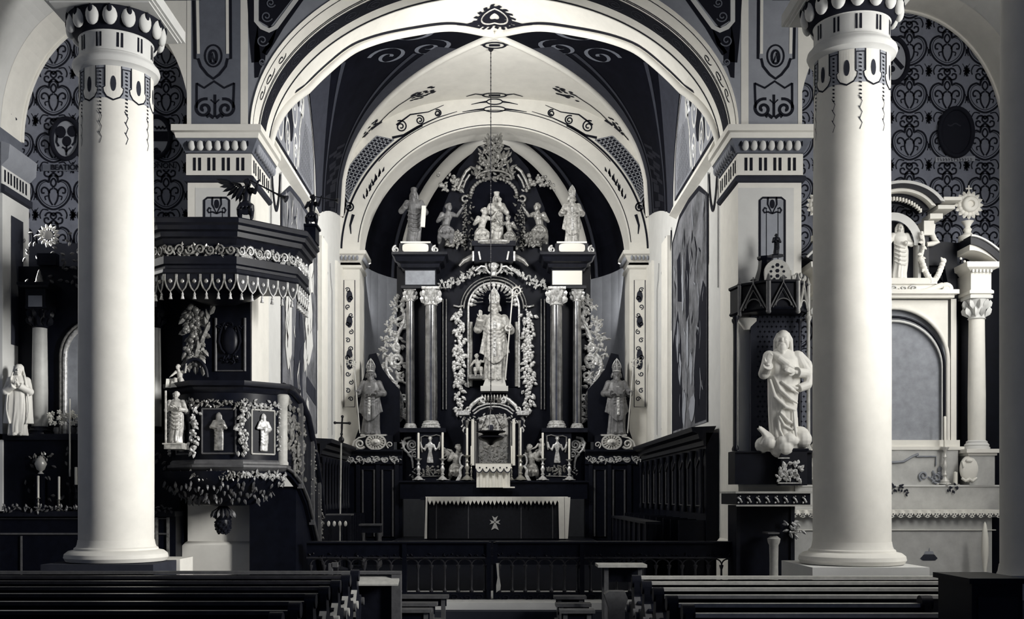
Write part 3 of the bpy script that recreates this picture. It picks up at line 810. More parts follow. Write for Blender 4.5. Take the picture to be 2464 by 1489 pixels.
def pier(s, label):
    xa, xb = sorted((s*WX, s*4.97)); y0, y1 = YP, YR
    t = bpy.data.objects.new('wall_pier_'+label, None); col.objects.link(t); t.location = ((xa+xb)/2, (y0+y1)/2, 0); t['kind'] = 'structure'
    MB().box(xa, xb, y0, y1, 0, ZC-.02).build('shaft', WHITE, t)
    path = [(xb, y1), (xb, y0), (xa, y0), (xa, y1)] if True else None
    path = list(reversed(path))     # outward = right of travel when going xa,y1 -> xa,y0 -> xb,y0 -> xb,y1
    path = [(xa, y1), (xa, y0), (xb, y0), (xb, y1)]
    sw = lambda prof: MB().sweep(path, prof)
    sw([(0, .0), (.07, .0), (.07, 1.13), (.03, 1.18), (0, 1.2)]).build('base', WHITE, t)
    sw([(0, 7.00), (.05, 7.02), (.07, 7.06), (.05, 7.10), (0, 7.12)]).build('neck_ring', SLATE, t, 30)
    sw([(0, 7.12), (.02, 7.12), (.02, 7.46), (0, 7.46)]).build('frieze', WHITE, t)
    sw([(0, 7.47), (.03, 7.48), (.09, 7.6), (.13, 7.66), (.13, 7.68), (0, 7.69)]).build('echinus', MIDG, t, 40)
    sw([(0, 7.68), (.15, 7.68), (.17, 7.76), (.21, 7.78), (.21, 7.88), (0, 7.89)]).build('abacus', WHITE, t)
    for k in range(7):
        x = lerp(xa+.02, xb-.02, (k+.5)/7)
        MB().ell((x, y0-.095, 7.575), (.058, .05, .085), 10, 8).build('egg', CREAM, t, 0)
    for k in range(10): MB().ell((s*(WX-.095), lerp(y0+.02, y1-.02, (k+.5)/10), 7.575), (.05, .05, .085), 8, 6).build('egg', GREY, t, 0)
    e = MB()
    for k in range(8): e.ell((lerp(xa+.02, xb-.02, k/7), y0-.11, 7.60), (.013, .02, .05), 6, 5)
    e.build('egg_dart', INK, t, 0)
    sl = MB(); f = wall_at(y0-.02, .006)
    for k in range(4):
        x = lerp(xa+.16, xb-.16, k/3)
        for d in (-.042, .042): sl.ribbon([(x+d, 7.19), (x+d, 7.40)], .045, f)
    fs = lambda a, b: (s*(WX-.028), a, b)
    for k in range(4):
        for d in (-.07, .07): sl.ribbon([(y0+.2+.33*k+d, 7.19), (y0+.2+.33*k+d, 7.40)], .06, fs)
    sl.build('painted_slot', INK, t)
    # strapwork panel on the front
    f = px_at(y0, .006); f2 = px_at(y0, .012); m = lambda u: U0+s*(u-U0)
    A = lambda pts: [(m(u), v) for u, v in pts]
    MB().fill(A([(470, 452), (604, 452), (604, 1170), (470, 1170)]), px_at(y0, .003)).build('painted_panel', CREAM, t)
    g = MB().fill(A([(492, 480), (551, 480), (551, 760), (492, 760)]), f); g.build('painted_field', GREY, t)
    d = MB(); d.ribbon(A([(492, 760), (492, 482), (500, 476), (545, 476), (552, 482), (552, 760)]), 5, f2)
    d.ribbon(A([(512, 474), (511, 492), (522, 514), (533, 492), (532, 474)]), 4, f2)
    d.fill(A(arc(522, 491, 6, 11, 0, 360, 14)), f2)
    for sg in (-1, 1):
        d.ribbon(A([(522+sg*(u-522), v) for u, v in [(522, 514), (532, 510), (541, 512), (544, 506), (540, 500), (535, 503)]]), 4, f2)
        d.ribbon(A([(522+sg*14, 505), (522+sg*14, 700)]), 1.5, f2)
    d.build('painted_strapwork', INK, t)
    return t
pier(-1, 'left')
pier(1, 'right')

# respond of the left aisle wall
t = thing('wall_pilaster', 'white pilaster on the left aisle wall above the madonna statue', 'pilaster', (-8.0, 17.9, 0))
MB().box(-8.0, -7.88, 17.3, YW-.01, 0, 7.6).build('shaft', CREAM, t)
fs = lambda a, b: (-7.872, a, b)
pth = [(-7.88, 17.25), (-7.88, YW-.01)]
MB().sweep(pth, [(0, 6.78), (.06, 6.80), (.06, 6.90), (0, 6.92)]).build('neck_ring', SLATE, t)
MB().sweep(pth, [(0, 6.92), (.02, 6.92), (.02, 7.2), (0, 7.2)]).build('frieze', CREAM, t)
MB().sweep(pth, [(0, 7.2), (.12, 7.32), (.14, 7.55), (0, 7.6)]).build('capital', GREY, t)
s_ = MB()
for k in range(4):
    for d in (-.06, .06): s_.ribbon([(17.4+.22*k+d, 6.97), (17.4+.22*k+d, 7.16)], .05, lambda a, b: (-7.852, a, b))
s_.build('painted_slot', INK, t)
s_ = MB().fill(rect(17.6, 18.05, 4.4, 6.5), fs); s_.build('painted_panel', SLATE, t)
s_ = MB(); rnd = random.Random(2)
for k in range(26): s_.ribbon([(17.95+rnd.uniform(-.1, .1), 8.2+.04*k), (17.9+rnd.uniform(-.12, .12), 8.27+.04*k)], .05, lambda a, b: (-7.98, a, b))
s_.build('painted_sprig', SLATE, t)

# ------------------------------------------------------------------ pews
ZT = .95
def pew(side, i, y, x0, x1, label):
    """x0..x1 from the aisle end to the wall end"""
    t = thing('pew', label, 'pew', ((x0+x1)/2, y, 0), 'pews of the %s block' % side)
    xa, xb = sorted((x0, x1)); R = side == 'right'
    MB().box(xa, xb, y-.03, y+.0, .42, ZT-.03).build('backrest', WOOD, t)
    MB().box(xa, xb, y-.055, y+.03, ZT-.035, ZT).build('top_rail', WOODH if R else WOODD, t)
    MB().box(xa, xb, y+.02, y+.36, .42, .455).build('seat', WOODL, t)
    MB().prismx([(y-.03, .78), (y-.20, .72), (y-.20, .70), (y-.03, .755)], xa, xb).build('book_ledge', WOODL, t)
    MB().box(xa, xb, y-.33, y-.20, .14, .18).build('kneeler', WOODL, t)
    e = x0; w = .045
    # carved end with a scrolled arm; in front of the rail towards the nave
    low = [(y+.38, .02), (y+.38, .30), (y+.31, .36), (y+.33, .46), (y+.40, .58), (y+.38, .66), (y+.30, .69), (y+.20, .67), (y+.11, .74), (y+.06, .86), (y+.045, .96)]
    up = [(y-.10, .96), (y-.105, .86), (y-.10, .78), (y-.18, .70), (y-.25, .60), (y-.21, .46), (y-.14, .36), (y-.2, .2), (y-.26, .1), (y-.26, .02)]
    prof = [(y+.38, 0)]+[tuple(q) for q in crv(low, 3)]+[tuple(q) for q in crv(up, 3)]+[(y-.26, 0)]
    w = .032
    for xe in (e, x1):
        en = MB().prismx(prof, xe-w, xe+w); en.tube([(xe-w-.02, y-.03, .955), (xe+w+.02, y-.03, .955)], .072, 14)
        en.build('end_panel', WOODL, t)
    m_hi = WOODM if R else WOODH  # paler oak on scroll and worn edge puts their highlight into the colour
    hi = MB(); hi.tube([(e-w-.03, y+.375, .60), (e+w+.03, y+.375, .60)], .05, 12); hi.build('arm_scroll', WOODM, t)
    hi = MB(); hi.tube([(e-w-.03, y-.215, .61), (e+w+.03, y-.215, .61)], .05, 12); hi.build('arm_scroll', m_hi, t)
    cr = crv(up[2:6], 3); c_ = MB()
    for a, b in zip(cr, cr[1:]): c_.add([(e-w-.004, a[0]-.004, a[1]+.002), (e+w+.004, a[0]-.004, a[1]+.002), (e+w+.004, b[0]-.004, b[1]+.002), (e-w-.004, b[0]-.004, b[1]+.002)], [(3, 2, 1, 0)])
    c_.build('worn_edge', m_hi, t)
    return t
ORD = ['first', 'second', 'third', 'fourth', 'fifth', 'sixth', 'seventh', 'eighth', 'ninth']
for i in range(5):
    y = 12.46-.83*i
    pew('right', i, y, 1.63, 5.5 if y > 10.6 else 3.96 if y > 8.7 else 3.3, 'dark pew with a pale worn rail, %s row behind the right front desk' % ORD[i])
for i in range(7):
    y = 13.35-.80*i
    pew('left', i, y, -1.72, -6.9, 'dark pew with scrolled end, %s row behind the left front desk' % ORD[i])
def front_desk(side, y, x0, x1, label, m_top, m_panel):
    t = thing('pew_front_desk', label, 'pew', ((x0+x1)/2, y, 0))
    xa, xb = sorted((x0, x1))
    MB().box(xa, xb, y-.02, y+.03, .08, ZT-.05).build('front_panel', WOODL, t)
    MB().box(xa-.02, xb+.02, y-.09, y+.06, ZT-.035, ZT).build('top_rail', m_top, t)
    MB().prismx([(y-.02, ZT-.055), (y-.26, ZT-.15), (y-.26, ZT-.17), (y-.02, ZT-.09)], xa, xb).build('book_ledge', m_panel, t)
    for x in (xa+.04, xb-.04):
        MB().box(x-.06, x+.06, y-.10, y+.08, 0, ZT-.04).build('post', WOODM, t)
    b = MB()
    for k in range(6):
        xx = lerp(xa+.1, xb-.1, k/5); b.box(xx-.04, xx+.04, y+.03, y+.05, .1, ZT-.06)
    b.build('panel_stile', WOODL, t)
    return t
front_desk('right', 13.3, 1.72, 5.75, 'pale topped front desk of the right pews, below the right column', WOODH, WOODH)
front_desk('left', 14.15, -1.24, -6.9, 'long front desk of the left pews, below the left column and pulpit', WOODM, WOODH)
# short post with a knob behind the left desk rail
t = thing('bench_post', 'small square post rising above the left pew front desk', 'post', (-2.15, 14.35, 0))
MB().box(-2.20, -2.15, 14.3, 14.4, 0, 1.04).build('shaft', WOODM, t); MB().box(-2.16, -2.08, 14.3, 14.4, .99, 1.05).build('cap', WOODM, t)

# low benches in front of the communion rail
def low_bench(x0, x1, y, z, label):
    t = thing('low_bench', label, 'bench', ((x0+x1)/2, y, 0), 'low benches before the communion rail')
    MB().box(x0, x1, y-.16, y+.10, z-.045, z).build('bench_top', WOODM, t)
    MB().box(x0+.03, x1-.03, y-.10, y-.07, z-.16, z-.045).build('apron', WOOD, t)
    for x in (x0+.08, x1-.08): MB().box(x-.03, x+.03, y-.12, y+.08, 0, z-.045).build('leg', WOODM, t)
    MB().box(x0, x1-.04, y-.30, y-.19, .10, .14).build('foot_board', WOODM, t)
    for x in (x0+.15, x1-.2): MB().box(x-.03, x+.03, y-.28, y-.20, 0, .10).build('foot_block', WOOD, t)
    return t
for k, (y, z, u1) in enumerate(((16.1, .46, 1080), (15.3, .43, 1053), (14.75, .40, 1040))):
    low_bench(-2.35, X(u1, y), y, z, 'low kneeling bench left of the middle aisle, %s from the communion rail' % ORD[k])
for k, (y, z, u0) in enumerate(((16.1, .45, 1332), (15.3, .42, 1336), (14.75, .39, 1345))):
    low_bench(X(u0, y), 1.36, y, z, 'low kneeling bench right of the middle aisle, %s from the communion rail' % ORD[k])

# small table beside the right block and the box at the photo's right edge
t = thing('side_table', 'small table with a pale top beside the right pews', 'table', (1.75, 15.0, 0))
MB().box(X(1435, 15), X(1551, 15), 14.75, 15.2, .955, .995).build('tabletop', WOODH, t)
MB().box(X(1452, 15), X(1538, 15), 14.98, 15.02, .74, .955).build('apron', WOODL, t)
for u in (1456, 1536):
    for y in (14.85, 15.15): MB().box(X(u, 15)-.03, X(u, 15)+.03, y-.03, y+.03, 0, .955).build('leg', WOODM, t)
t = thing('bench_end_block', 'pale grey wooden end block at the aisle end of the right front pew', 'block', (1.6, 13.9, 0))
MB().prism([(1.46, 0), (1.46, .50), (1.40, .68), (1.46, .72), (1.66, .72), (1.70, .62), (1.66, .5), (1.66, 0)], 13.75, 13.95).build('block', WOODM, t)
t = thing('box_desk', 'black wooden box desk at the right edge before the shaded column', 'desk', (3.7, 8.2, 0))
MB().box(3.49, 3.86, 7.9, 8.5, 0, 1.30).build('body', WOOD, t); MB().box(3.46, 3.88, 7.87, 8.53, 1.30, 1.34).build('lid', WOOD, t)
MB().box(3.53, 3.82, 7.885, 7.9, .5, 1.2).build('panel', WOODL, t)
t = thing('bench_end', 'light worn bench end beyond the black box desk at the right edge', 'bench', (4.2, 8.8, 0))
MB().box(4.02, 4.5, 8.7, 8.78, 0, 1.27).build('end_board', WOODH, t); MB().box(4.0, 4.5, 8.66, 8.82, 1.27, 1.30).build('top_rail', WOODH, t)
MB().box(4.06, 4.46, 8.685, 8.7, .2, 1.1).build('panel', WOODM, t)
# ------------------------------------------------------------------ figures and carving
def place(mb, pos, H=1.0, yaw=0.0, flat=1.0):
    """scale a unit figure (z up, facing -y), turn it and set it down"""
    M = Matrix.Translation(Vector(pos)) @ Matrix.Rotation(yaw, 4, 'Z') @ Matrix.Diagonal((H, H*flat, H, 1))
    r = MB(); r.join(mb, M); return r
def robe_loft(mb, tab, seed=0, n=44, m=40, hem=0.0):
    """tab rows: z, cx, cy, a, b, fold amplitude"""
    rnd = random.Random(seed); ph = [rnd.uniform(0, 6.28) for _ in range(5)]
    def row(z):
        for r0, r1 in zip(tab, tab[1:]):
            if z <= r1[0]:
                q = (z-r0[0])/(r1[0]-r0[0]); q = q*q*(3-2*q)
                return [lerp(x, y, q) for x, y in zip(r0, r1)]
        return tab[-1]
    z0, z1 = tab[0][0], tab[-1][0]; vs = []
    for i in range(m+1):
        z, cx, cy, a, b, A = row(lerp(z0, z1, i/m))
        for k in range(n):
            t = 2*PI*k/n
            w = .5*math.sin(7*t+ph[0]+4*z)+.35*math.sin(11*t+ph[1]-5*z)+.3*math.sin(16*t+ph[2]+3*z)
            f = 1+A*w
            vs.append((cx+a*f*math.cos(t), cy+b*f*math.sin(t), z-hem*(1-i/m)**2*(max(0, -math.sin(t))**2-.5*abs(math.cos(t)))))
    fs = [(i*n+k, i*n+(k+1) % n, (i+1)*n+(k+1) % n, (i+1)*n+k) for i in range(m) for k in range(n)]
    fs += [tuple(range(n-1, -1, -1)), tuple(m*n+k for k in range(n))]
    mb.add(vs, fs)
def head(mb, c, s=1.0, yaw=0.0, tilt=0.0, hair='long', beard=False):
    """head with brow, nose, mouth, ears, hair; c = centre, unit figure scale"""
    R = Matrix.Rotation(yaw, 3, 'Z') @ Matrix.Rotation(tilt, 3, 'X'); c = Vector(c)
    def e(p, r, nu=12, nv=9): mb.ell(c+R @ (Vector(p)*s), tuple(x*s for x in r), nu, nv, R)
    e((0, .004, .008), (.046, .056, .060), 16, 12)
    e((0, -.020, -.030), (.034, .034, .036))           # jaw
    e((0, -.046, -.055), (.014, .012, .011))           # chin
    mb.tube([c+R @ (Vector((0, -.050, .018))*s), c+R @ (Vector((0, -.070, -.014))*s)], [.006*s, .0105*s], 7)   # nose
    for x in (-1, 1):
        mb.tube([c+R @ (Vector((x*.007, -.051, .018))*s), c+R @ (Vector((x*.034, -.042, .016))*s)], .0065*s, 6)     # brow
        e((x*.02, -.046, .004), (.008, .006, .005), 8, 6)                                                            # eye
        e((x*.047, .004, -.002), (.008, .013, .019), 8, 6)                                                           # ear
        e((x*.026, -.034, -.018), (.016, .016, .017), 8, 6)                                                          # cheek
    mb.tube([c+R @ (Vector((-.015, -.051, -.034))*s), c+R @ (Vector((0, -.056, -.036))*s), c+R @ (Vector((.015, -.051, -.034))*s)], .0055*s, 6)
    mb.tube([c+R @ (Vector((0, .014, -.04))*s), c+R @ (Vector((0, .016, -.115))*s)], [.032*s, .038*s], 10)
    if beard:
        e((0, -.035, -.062), (.03, .028, .035)); e((0, -.042, -.09), (.018, .02, .03))
        for x in (-1, 1): e((x*.034, -.018, -.04), (.012, .022, .03))
    if hair in ('long', 'short'):
        e((0, .022, .024), (.052, .052, .054), 14, 10)
        for k in range(7):
            a = lerp(-1.0, 1.0, k/6)
            x = .055*math.sin(a*1.72); y = .022+.042*math.cos(a*1.72)*.8
            zz = -.10 if hair == 'long' else -.035
            mb.tube([c+R @ (Vector((x*.6, .01, .05))*s), c+R @ (Vector((x, y, 0))*s), c+R @ (Vector((x*1.15, y+.005, zz))*s)], [.016*s, .02*s, .014*s], 7)
    if hair == 'curly':
        e((0, .02, .022), (.047, .047, .05), 12, 9)
        rnd = random.Random(4)
        for k in range(36):
            t = rnd.uniform(0, 6.28); q = rnd.uniform(-.2, 1)
            p = Vector((math.cos(t)*math.sqrt(1-q*q)*.05, .012+math.sin(t)*math.sqrt(1-q*q)*.055, .012+q*.056))
            if p.y > -.005 or p.z > .052: e(tuple(p), (.015, .015, .015), 7, 5)
def hand(mb, p, d, up, s=1.0, curl=.5, side=1):
    """palm, four unequal bent fingers and a thumb; d = along the fingers, up = back of the hand"""
    d = Vector(d).normalized(); up = (Vector(up)-d*Vector(up).dot(d)).normalized(); r = d.cross(up)*side; p = Vector(p)
    M = Matrix((r, d, up)).transposed()
    mb.ell(p+d*.022*s, (.020*s, .028*s, .010*s), 10, 7, M)
    for k, L in enumerate((.036, .042, .039, .030)):
        b = p+d*.044*s+r*(k-1.5)*.0105*s
        q1 = b+(d*math.cos(curl*.5)-up*math.sin(curl*.5))*L*.55*s
        q2 = q1+(d*math.cos(curl*1.3)-up*math.sin(curl*1.3))*L*.5*s
        mb.tube([b-d*.01*s, q1, q2], [.0062*s, .0058*s, .0045*s], 6)
    b = p+d*.012*s-r*.018*s
    mb.tube([b, b-r*.014*s+d*.016*s-up*.004*s, b-r*.016*s+d*.034*s-up*.008*s], [.0078*s, .0068*s, .005*s], 6)
def arm(mb, sh, el, wr, hd, up, s=1.0, sleeve=.045, curl=.5, side=1):
    sh, el, wr = Vector(sh), Vector(el), Vector(wr)
    mb.ell(sh, .054, 12, 8); mb.ell(el, sleeve*1.02, 12, 8)
    mb.tube([sh, sh.lerp(el, .5), el, el.lerp(wr, .6), wr.lerp(el, .08)], [.052, .047, sleeve, sleeve*.85, sleeve*.95], 12)
    mb.tube([wr.lerp(el, .3), wr+(wr-el).normalized()*.012], [.022, .017], 8)
    hand(mb, wr, hd, up, s, curl, side)
def wing(feathers, root, d, nrm, L, seed=0):
    """one feathered wing spreading from root along d"""
    mb = MB(); root = Vector(root); d = Vector(d).normalized(); nrm = Vector(nrm).normalized(); q = d.cross(nrm)
    mb.tube([root, root+d*L*.25+Vector((0, 0, L*.18)), root+d*L*.55+Vector((0, 0, L*.16))], [L*.07, L*.08, L*.03], 8)
    for k in range(feathers):
        t = k/(feathers-1); b = root+d*L*lerp(.1, .55, t)+Vector((0, 0, L*lerp(.08, .15, t)))
        dd = (d*lerp(.25, 1.0, t)+Vector((0, 0, lerp(-1, -.15, t)))).normalized()
        mb.leaf(b, dd, nrm, L*lerp(.5, .62, t), L*.16, .06)
        mb.leaf(b+nrm*.008, dd, nrm, L*lerp(.28, .35, t), L*.13, .08)
    return mb
def nude(mb, J, s=1.0, hair='curly', hyaw=0, htilt=0, th=1.22, hs=1.42):
    """body from joints (unit scale): tapered limbs meeting at the joints, hands, feet, head"""
    J = {k: Vector(v) for k, v in J.items()}
    ch, pv = J['chest'], J['pelvis']
    mb.tube([pv, pv.lerp(ch, .35), ch, ch.lerp(J['neck'], .6)], [.095, .082, .10, .06], 14)
    mb.ell(pv, (.10, .085, .08), 12, 8); mb.ell(ch, (.115, .08, .09), 12, 8)
    mb.tube([ch, J['neck'], J['head']], [.06, .042, .04], 10)
    for sd, sg in (('l', -1), ('r', 1)):
        if 'el_'+sd in J:
            sh = ch+(J['neck']-ch)*.55+Vector((sg*.115, 0, 0)) if 'sh_'+sd not in J else J['sh_'+sd]
            mb.tube([sh, sh.lerp(J['el_'+sd], .5), J['el_'+sd], J['el_'+sd].lerp(J['wr_'+sd], .4), J['wr_'+sd]], [.045*th, .04*th, .033*th, .032*th, .02*th], 10)
            mb.ell(sh, .05*th, 10, 7)
            dd = J['wr_'+sd]-J['el_'+sd]; hand(mb, J['wr_'+sd], dd, Vector((0, 0, 1)) if abs(dd.normalized().z) < .8 else Vector((0, -1, 0)), 1.2, .6, sg)
        if 'kn_'+sd in J:
            hp = pv+Vector((sg*.055, 0, -.03)); kn, an = J['kn_'+sd], J['an_'+sd]
            mb.tube([hp, hp.lerp(kn, .5), kn, kn.lerp(an, .35), an], [.085*th, .075*th, .052*th, .052*th, .03*th], 12)
            f = J.get('ft_'+sd, Vector((0, -1, -.1))).normalized()
            mb.tube([an-f*.02, an+f*.05+Vector((0, 0, -.015)), an+f*.11+Vector((0, 0, -.02))], [.028, .027, .016], 8)
    head(mb, J['neck'].lerp(J['head'], .9)+Vector((0, -.01, .01)), hs, hyaw, htilt, hair)

def leaves_on(mb, a, b, nrm, h, n, seed=0, L=.09, berries=True):
    """carved foliage band centred on the line a-b, height h"""
    rnd = random.Random(seed); a, b, nrm = Vector(a), Vector(b), Vector(nrm).normalized()
    d = (b-a).normalized(); up = nrm.cross(d) if abs(nrm.cross(d).length) > .1 else Vector((0, 0, 1))
    for k in range(n):
        t = (k+rnd.random())/n; p = a.lerp(b, t)+up*rnd.uniform(-.35, .35)*h
        ang = rnd.uniform(0, 2*PI); dd = d*math.cos(ang)+up*math.sin(ang)
        mb.leaf(p, dd, nrm, L*rnd.uniform(.7, 1.25), L*rnd.uniform(.45, .65), rnd.uniform(.2, .45))
        if berries and k % 3 == 0: mb.ell(p+nrm*.01, L*.2, 6, 4)
def scroll3(mb, f, pts, r0, r1, n=7):
    L = len(pts); mb.tube([f(p[0], p[1]) for p in pts], [lerp(r0, r1, k/(L-1)) for k in range(L)], n)
def rinceau(mb, f, x0, x1, z0, z1, k, r, flip=False):
    """running scrolls along a band"""
    w = (x1-x0)/k; h = (z1-z0)*.5; cz = (z0+z1)/2
    for i in range(k):
        cx = x0+w*(i+.5); sg = 1 if (i % 2 == 0) != flip else -1
        v_ = volute(0, 0, 1, .15, PI if sg > 0 else PI, 1.4*1, 20)
        scroll3(mb, f, [(cx+x*w*.45, cz+y*h*sg) for x, y in v_], r, r*.7, 6)
def garland(mb, top, L, w, seed=0, n=40, nrm=(0, -1, 0)):
    """hanging bunch of leaves and fruit"""
    rnd = random.Random(seed); top = Vector(top); nrm = Vector(nrm).normalized(); r = nrm.cross(Vector((0, 0, 1)))
    for k in range(n):
        t = (k+.5)/n; ww = w*(.35+.65*abs(math.sin(t*PI*3.5)))
        p = top+Vector((0, 0, -L*t))+r*rnd.uniform(-.5, .5)*ww
        ang = rnd.uniform(0, 2*PI); dd = r*math.cos(ang)+Vector((0, 0, -abs(math.sin(ang))-.3))
        if k % 3: mb.leaf(p, dd, nrm, w*rnd.uniform(.45, .65), w*.32, .35)
        else: mb.ell(p+nrm*w*.14, w*rnd.uniform(.10, .165), 10, 7)
def relief_panel_figure(f, n, H, seed, armpose=0):
    pass

# mitre and crozier as separate carved pieces
def mitre(c, s, yaw=0.0):
    mb = MB(); c = Vector(c); R = Matrix.Rotation(yaw, 3, 'Z')
    for sy in (-1, 1):
        pr = [(-.05, 0), (-.062, .06), (-.055, .10), (-.03, .15), (0, .19), (.03, .15), (.055, .10), (.062, .06), (.05, 0)]
        vs = []
        for x, z in pr:
            for th in (0, 1):
                y = sy*(.012+.055*math.cos(min(1, abs(x)/.066)*PI/2)*(1-z/.26))-sy*.012*th
                vs.append(c+R @ (Vector((x, y, z))*s))
        L = len(pr)
        fs = [(2*i, 2*i+2, 2*i+3, 2*i+1) for i in range(L-1)]+[tuple(2*i for i in range(L)), tuple(2*i+1 for i in reversed(range(L)))]
        mb.add(vs, fs)
    mb.lathe(c.x, c.y, [(.052*s, c.z-.012*s), (.058*s, c.z+.004*s), (.056*s, c.z+.022*s), (.05*s, c.z+.024*s)], 18, sy=1.1)
    return mb
def mitre_trim(c, s, yaw=0.0):
    mb = MB(); c = Vector(c); R = Matrix.Rotation(yaw, 3, 'Z'); g = lambda x, z: c+R @ (Vector((x, -.014-.058*math.cos(min(1, abs(x)/.066)*PI/2)*(1-z/.26), z))*s)
    mb.tube([g(0, .02), g(0, .10), g(0, .185)], .006*s, 6)
    pr = [(-.062, .06), (-.055, .10), (-.03, .15), (0, .19), (.03, .15), (.055, .10), (.062, .06)]
    mb.tube([g(*p) for p in pr], .006*s, 6)
    mb.tube([g(x, .012) for x in (-.055, -.03, 0, .03, .055)], .008*s, 6)
    for x, z in ((-.03, .07), (.03, .07), (-.02, .11), (.02, .11)): mb.ell(g(x, z), .007*s, 6, 5)
    return mb
def crozier(a, b, s, side=1):
    mb = MB(); a, b = Vector(a), Vector(b); d = (b-a).normalized()
    mb.tube([a, b], .009*s, 8)
    r = Vector((side, 0, 0)); up = d
    v_ = volute(.0, .0, .06, .012, PI, 1.35, 26)
    c = b+up*.045*s+r*.05*s
    pts = [b]+[c+r*x*s+up*y*s*(-1) for x, y in v_]
    mb.tube(pts, [.011*s]+[lerp(.012, .006, k/26)*s for k in range(27)], 7)
    mb.ell(b-up*.01*s, (.018*s, .018*s, .02*s), 8, 6)
    for k in range(9):
        q = v_[min(26, k*2)]; p = c+r*q[0]*s-up*q[1]*s
        o = (p-c).normalized(); mb.leaf(p, o+up*.2, Vector((0, -1, 0)), .035*s, .02*s, .4)
    return mb

def bishop(name, label, cat, pos, H, yaw=0.0, m=POLYL, side=1, bless=True, group=None, croz=True, book=False, vox=None, lean=0.0):
    t = thing(name, label, cat, pos, group)
    mb = MB()
    robe_loft(mb, [(0, 0, 0, .135, .10, .2), (.10, 0, 0, .125, .095, .2), (.30, .01, 0, .12, .09, .15), (.5, .005, 0, .125, .085, .06), (.66, 0, 0, .135, .085, .03), (.74, 0, .005, .13, .075, .02), (.79, 0, .008, .085, .055, 0), (.82, 0, .008, .045, .045, 0)], seed=7)
    # chasuble: shorter over-garment flaring to its hem
    robe_loft(mb, [(.28, 0, -.012, .165, .115, .17), (.40, 0, -.012, .15, .11, .15), (.55, 0, -.012, .135, .10, .09), (.68, 0, -.006, .138, .09, .04), (.76, 0, 0, .125, .075, .02), (.80, 0, .005, .07, .05, 0)], seed=3, hem=.10)
    for k in range(5):      # swung folds across the waist
        z = .60-.045*k; mb.tube([(-.14, -.03, z+.06), (-.05, -.11, z-.01), (.06, -.11, z+.0), (.145, -.03, z+.08)], [.008, .012, .012, .008], 7)
    s = side
    arm(mb, (s*.115, 0, .745), (s*.19, -.03, .60), (s*.165, -.13, .62), (s*.2, -.9, .2), (0, 0, 1), 1.15, .055, 1.2, s)
    if bless: arm(mb, (-s*.115, 0, .745), (-s*.20, -.02, .615), (-s*.165, -.12, .735), (-s*.05, -.2, 1), (0, 1, .2), 1.15, .055, .35, -s)
    else: arm(mb, (-s*.115, 0, .745), (-s*.185, -.02, .60), (-s*.09, -.13, .585), (s*.6, -.6, .1), (0, 0, 1), 1.15, .055, .7, -s)
    head(mb, (0, -.015, .872), 1.12, -.12*s, .05, 'short', True)
    for q in (-1, 1): mb.tube([(q*.035, -.05, .02), (q*.045, -.12, .012)], [.026, .02], 8)
    M = Matrix.Translation(Vector(pos)) @ Matrix.Rotation(yaw, 4, 'Z') @ Matrix.Rotation(lean, 4, 'Y') @ Matrix.Diagonal((H, H, H, 1))
    full = lambda x: (lambda r: (r.join(x, M), r)[1])(MB())
    fuse(full(mb), 'body', m, vox or H/170, t)
    full(mitre((0, -.012, .915), 1.05, -.12*s)).build('mitre', m, t, 40)
    full(mitre_trim((0, -.012, .915), 1.05, -.12*s)).build('mitre_trim', GILT, t, 0)
    o = MB(); o.add([(-.02, -.128, .28), (.02, -.128, .28), (.022, -.118, .5), (.02, -.10, .70), (-.02, -.10, .70), (-.022, -.118, .5)], [(0, 1, 2, 5), (5, 2, 3, 4)])
    for k in range(9): o.ell((0, -.13, .30+.045*k), (.012, .006, .014), 6, 5)
    full(o).build('orphrey', GILT, t)
    if croz:
        full(crozier((s*.13, -.16, .01), (s*.215, -.165, 1.0), 1.0, s)).build('crozier', SILV, t, 60)
    if book: full(MB().box(-.03, .05, -.19, -.15, .58, .68)).build('book', POLY, t)
    return t
# ------------------------------------------------------------------ pulpit
PC = Vector((-4.2, 16.84, 0))
t = thing('pulpit', 'black carved wooden pulpit with canopy, hung on the left pier', 'pulpit', (-4.08, 16.9, 2.3))
BP = [(-4.92, 17.34), (-4.92, 16.5), (-4.43, 16.0), (-3.73, 16.0), (-3.24, 16.5), (-3.24, 17.34)]
inner = [(x*.97-4.08*.03, y+.02) for x, y in BP]
b = MB().sweep(BP, [(-.06, 2.30), (0, 2.30), (0, 3.5), (-.06, 3.5)]); b.prismz([(x, y) for x, y in reversed(BP)], 2.28, 2.34)
b.build('body', WOOD, t)
MB().sweep(BP, [(0, 2.30), (.03, 2.32), (.07, 2.36), (.07, 2.39), (.03, 2.41), (.03, 2.44), (0, 2.47)]).build('base_moulding', WOODM, t, 30)
MB().sweep(BP, [(0, 3.46), (.03, 3.48), (.06, 3.54), (.12, 3.56), (.13, 3.60), (.13, 3.63), (-.10, 3.64), (-.10, 3.60)]).build('rail_cornice', WOODL, t, 30)
def facet(i):
    a, b = Vector((*BP[i], 0)), Vector((*BP[i+1], 0)); d = (b-a).normalized(); n = Vector((d.y, -d.x, 0)); mid = (a+b)/2; L = (b-a).length
    return (lambda x, z, o=0.0: mid+d*x+n*o+Vector((0, 0, z))), d, n, L
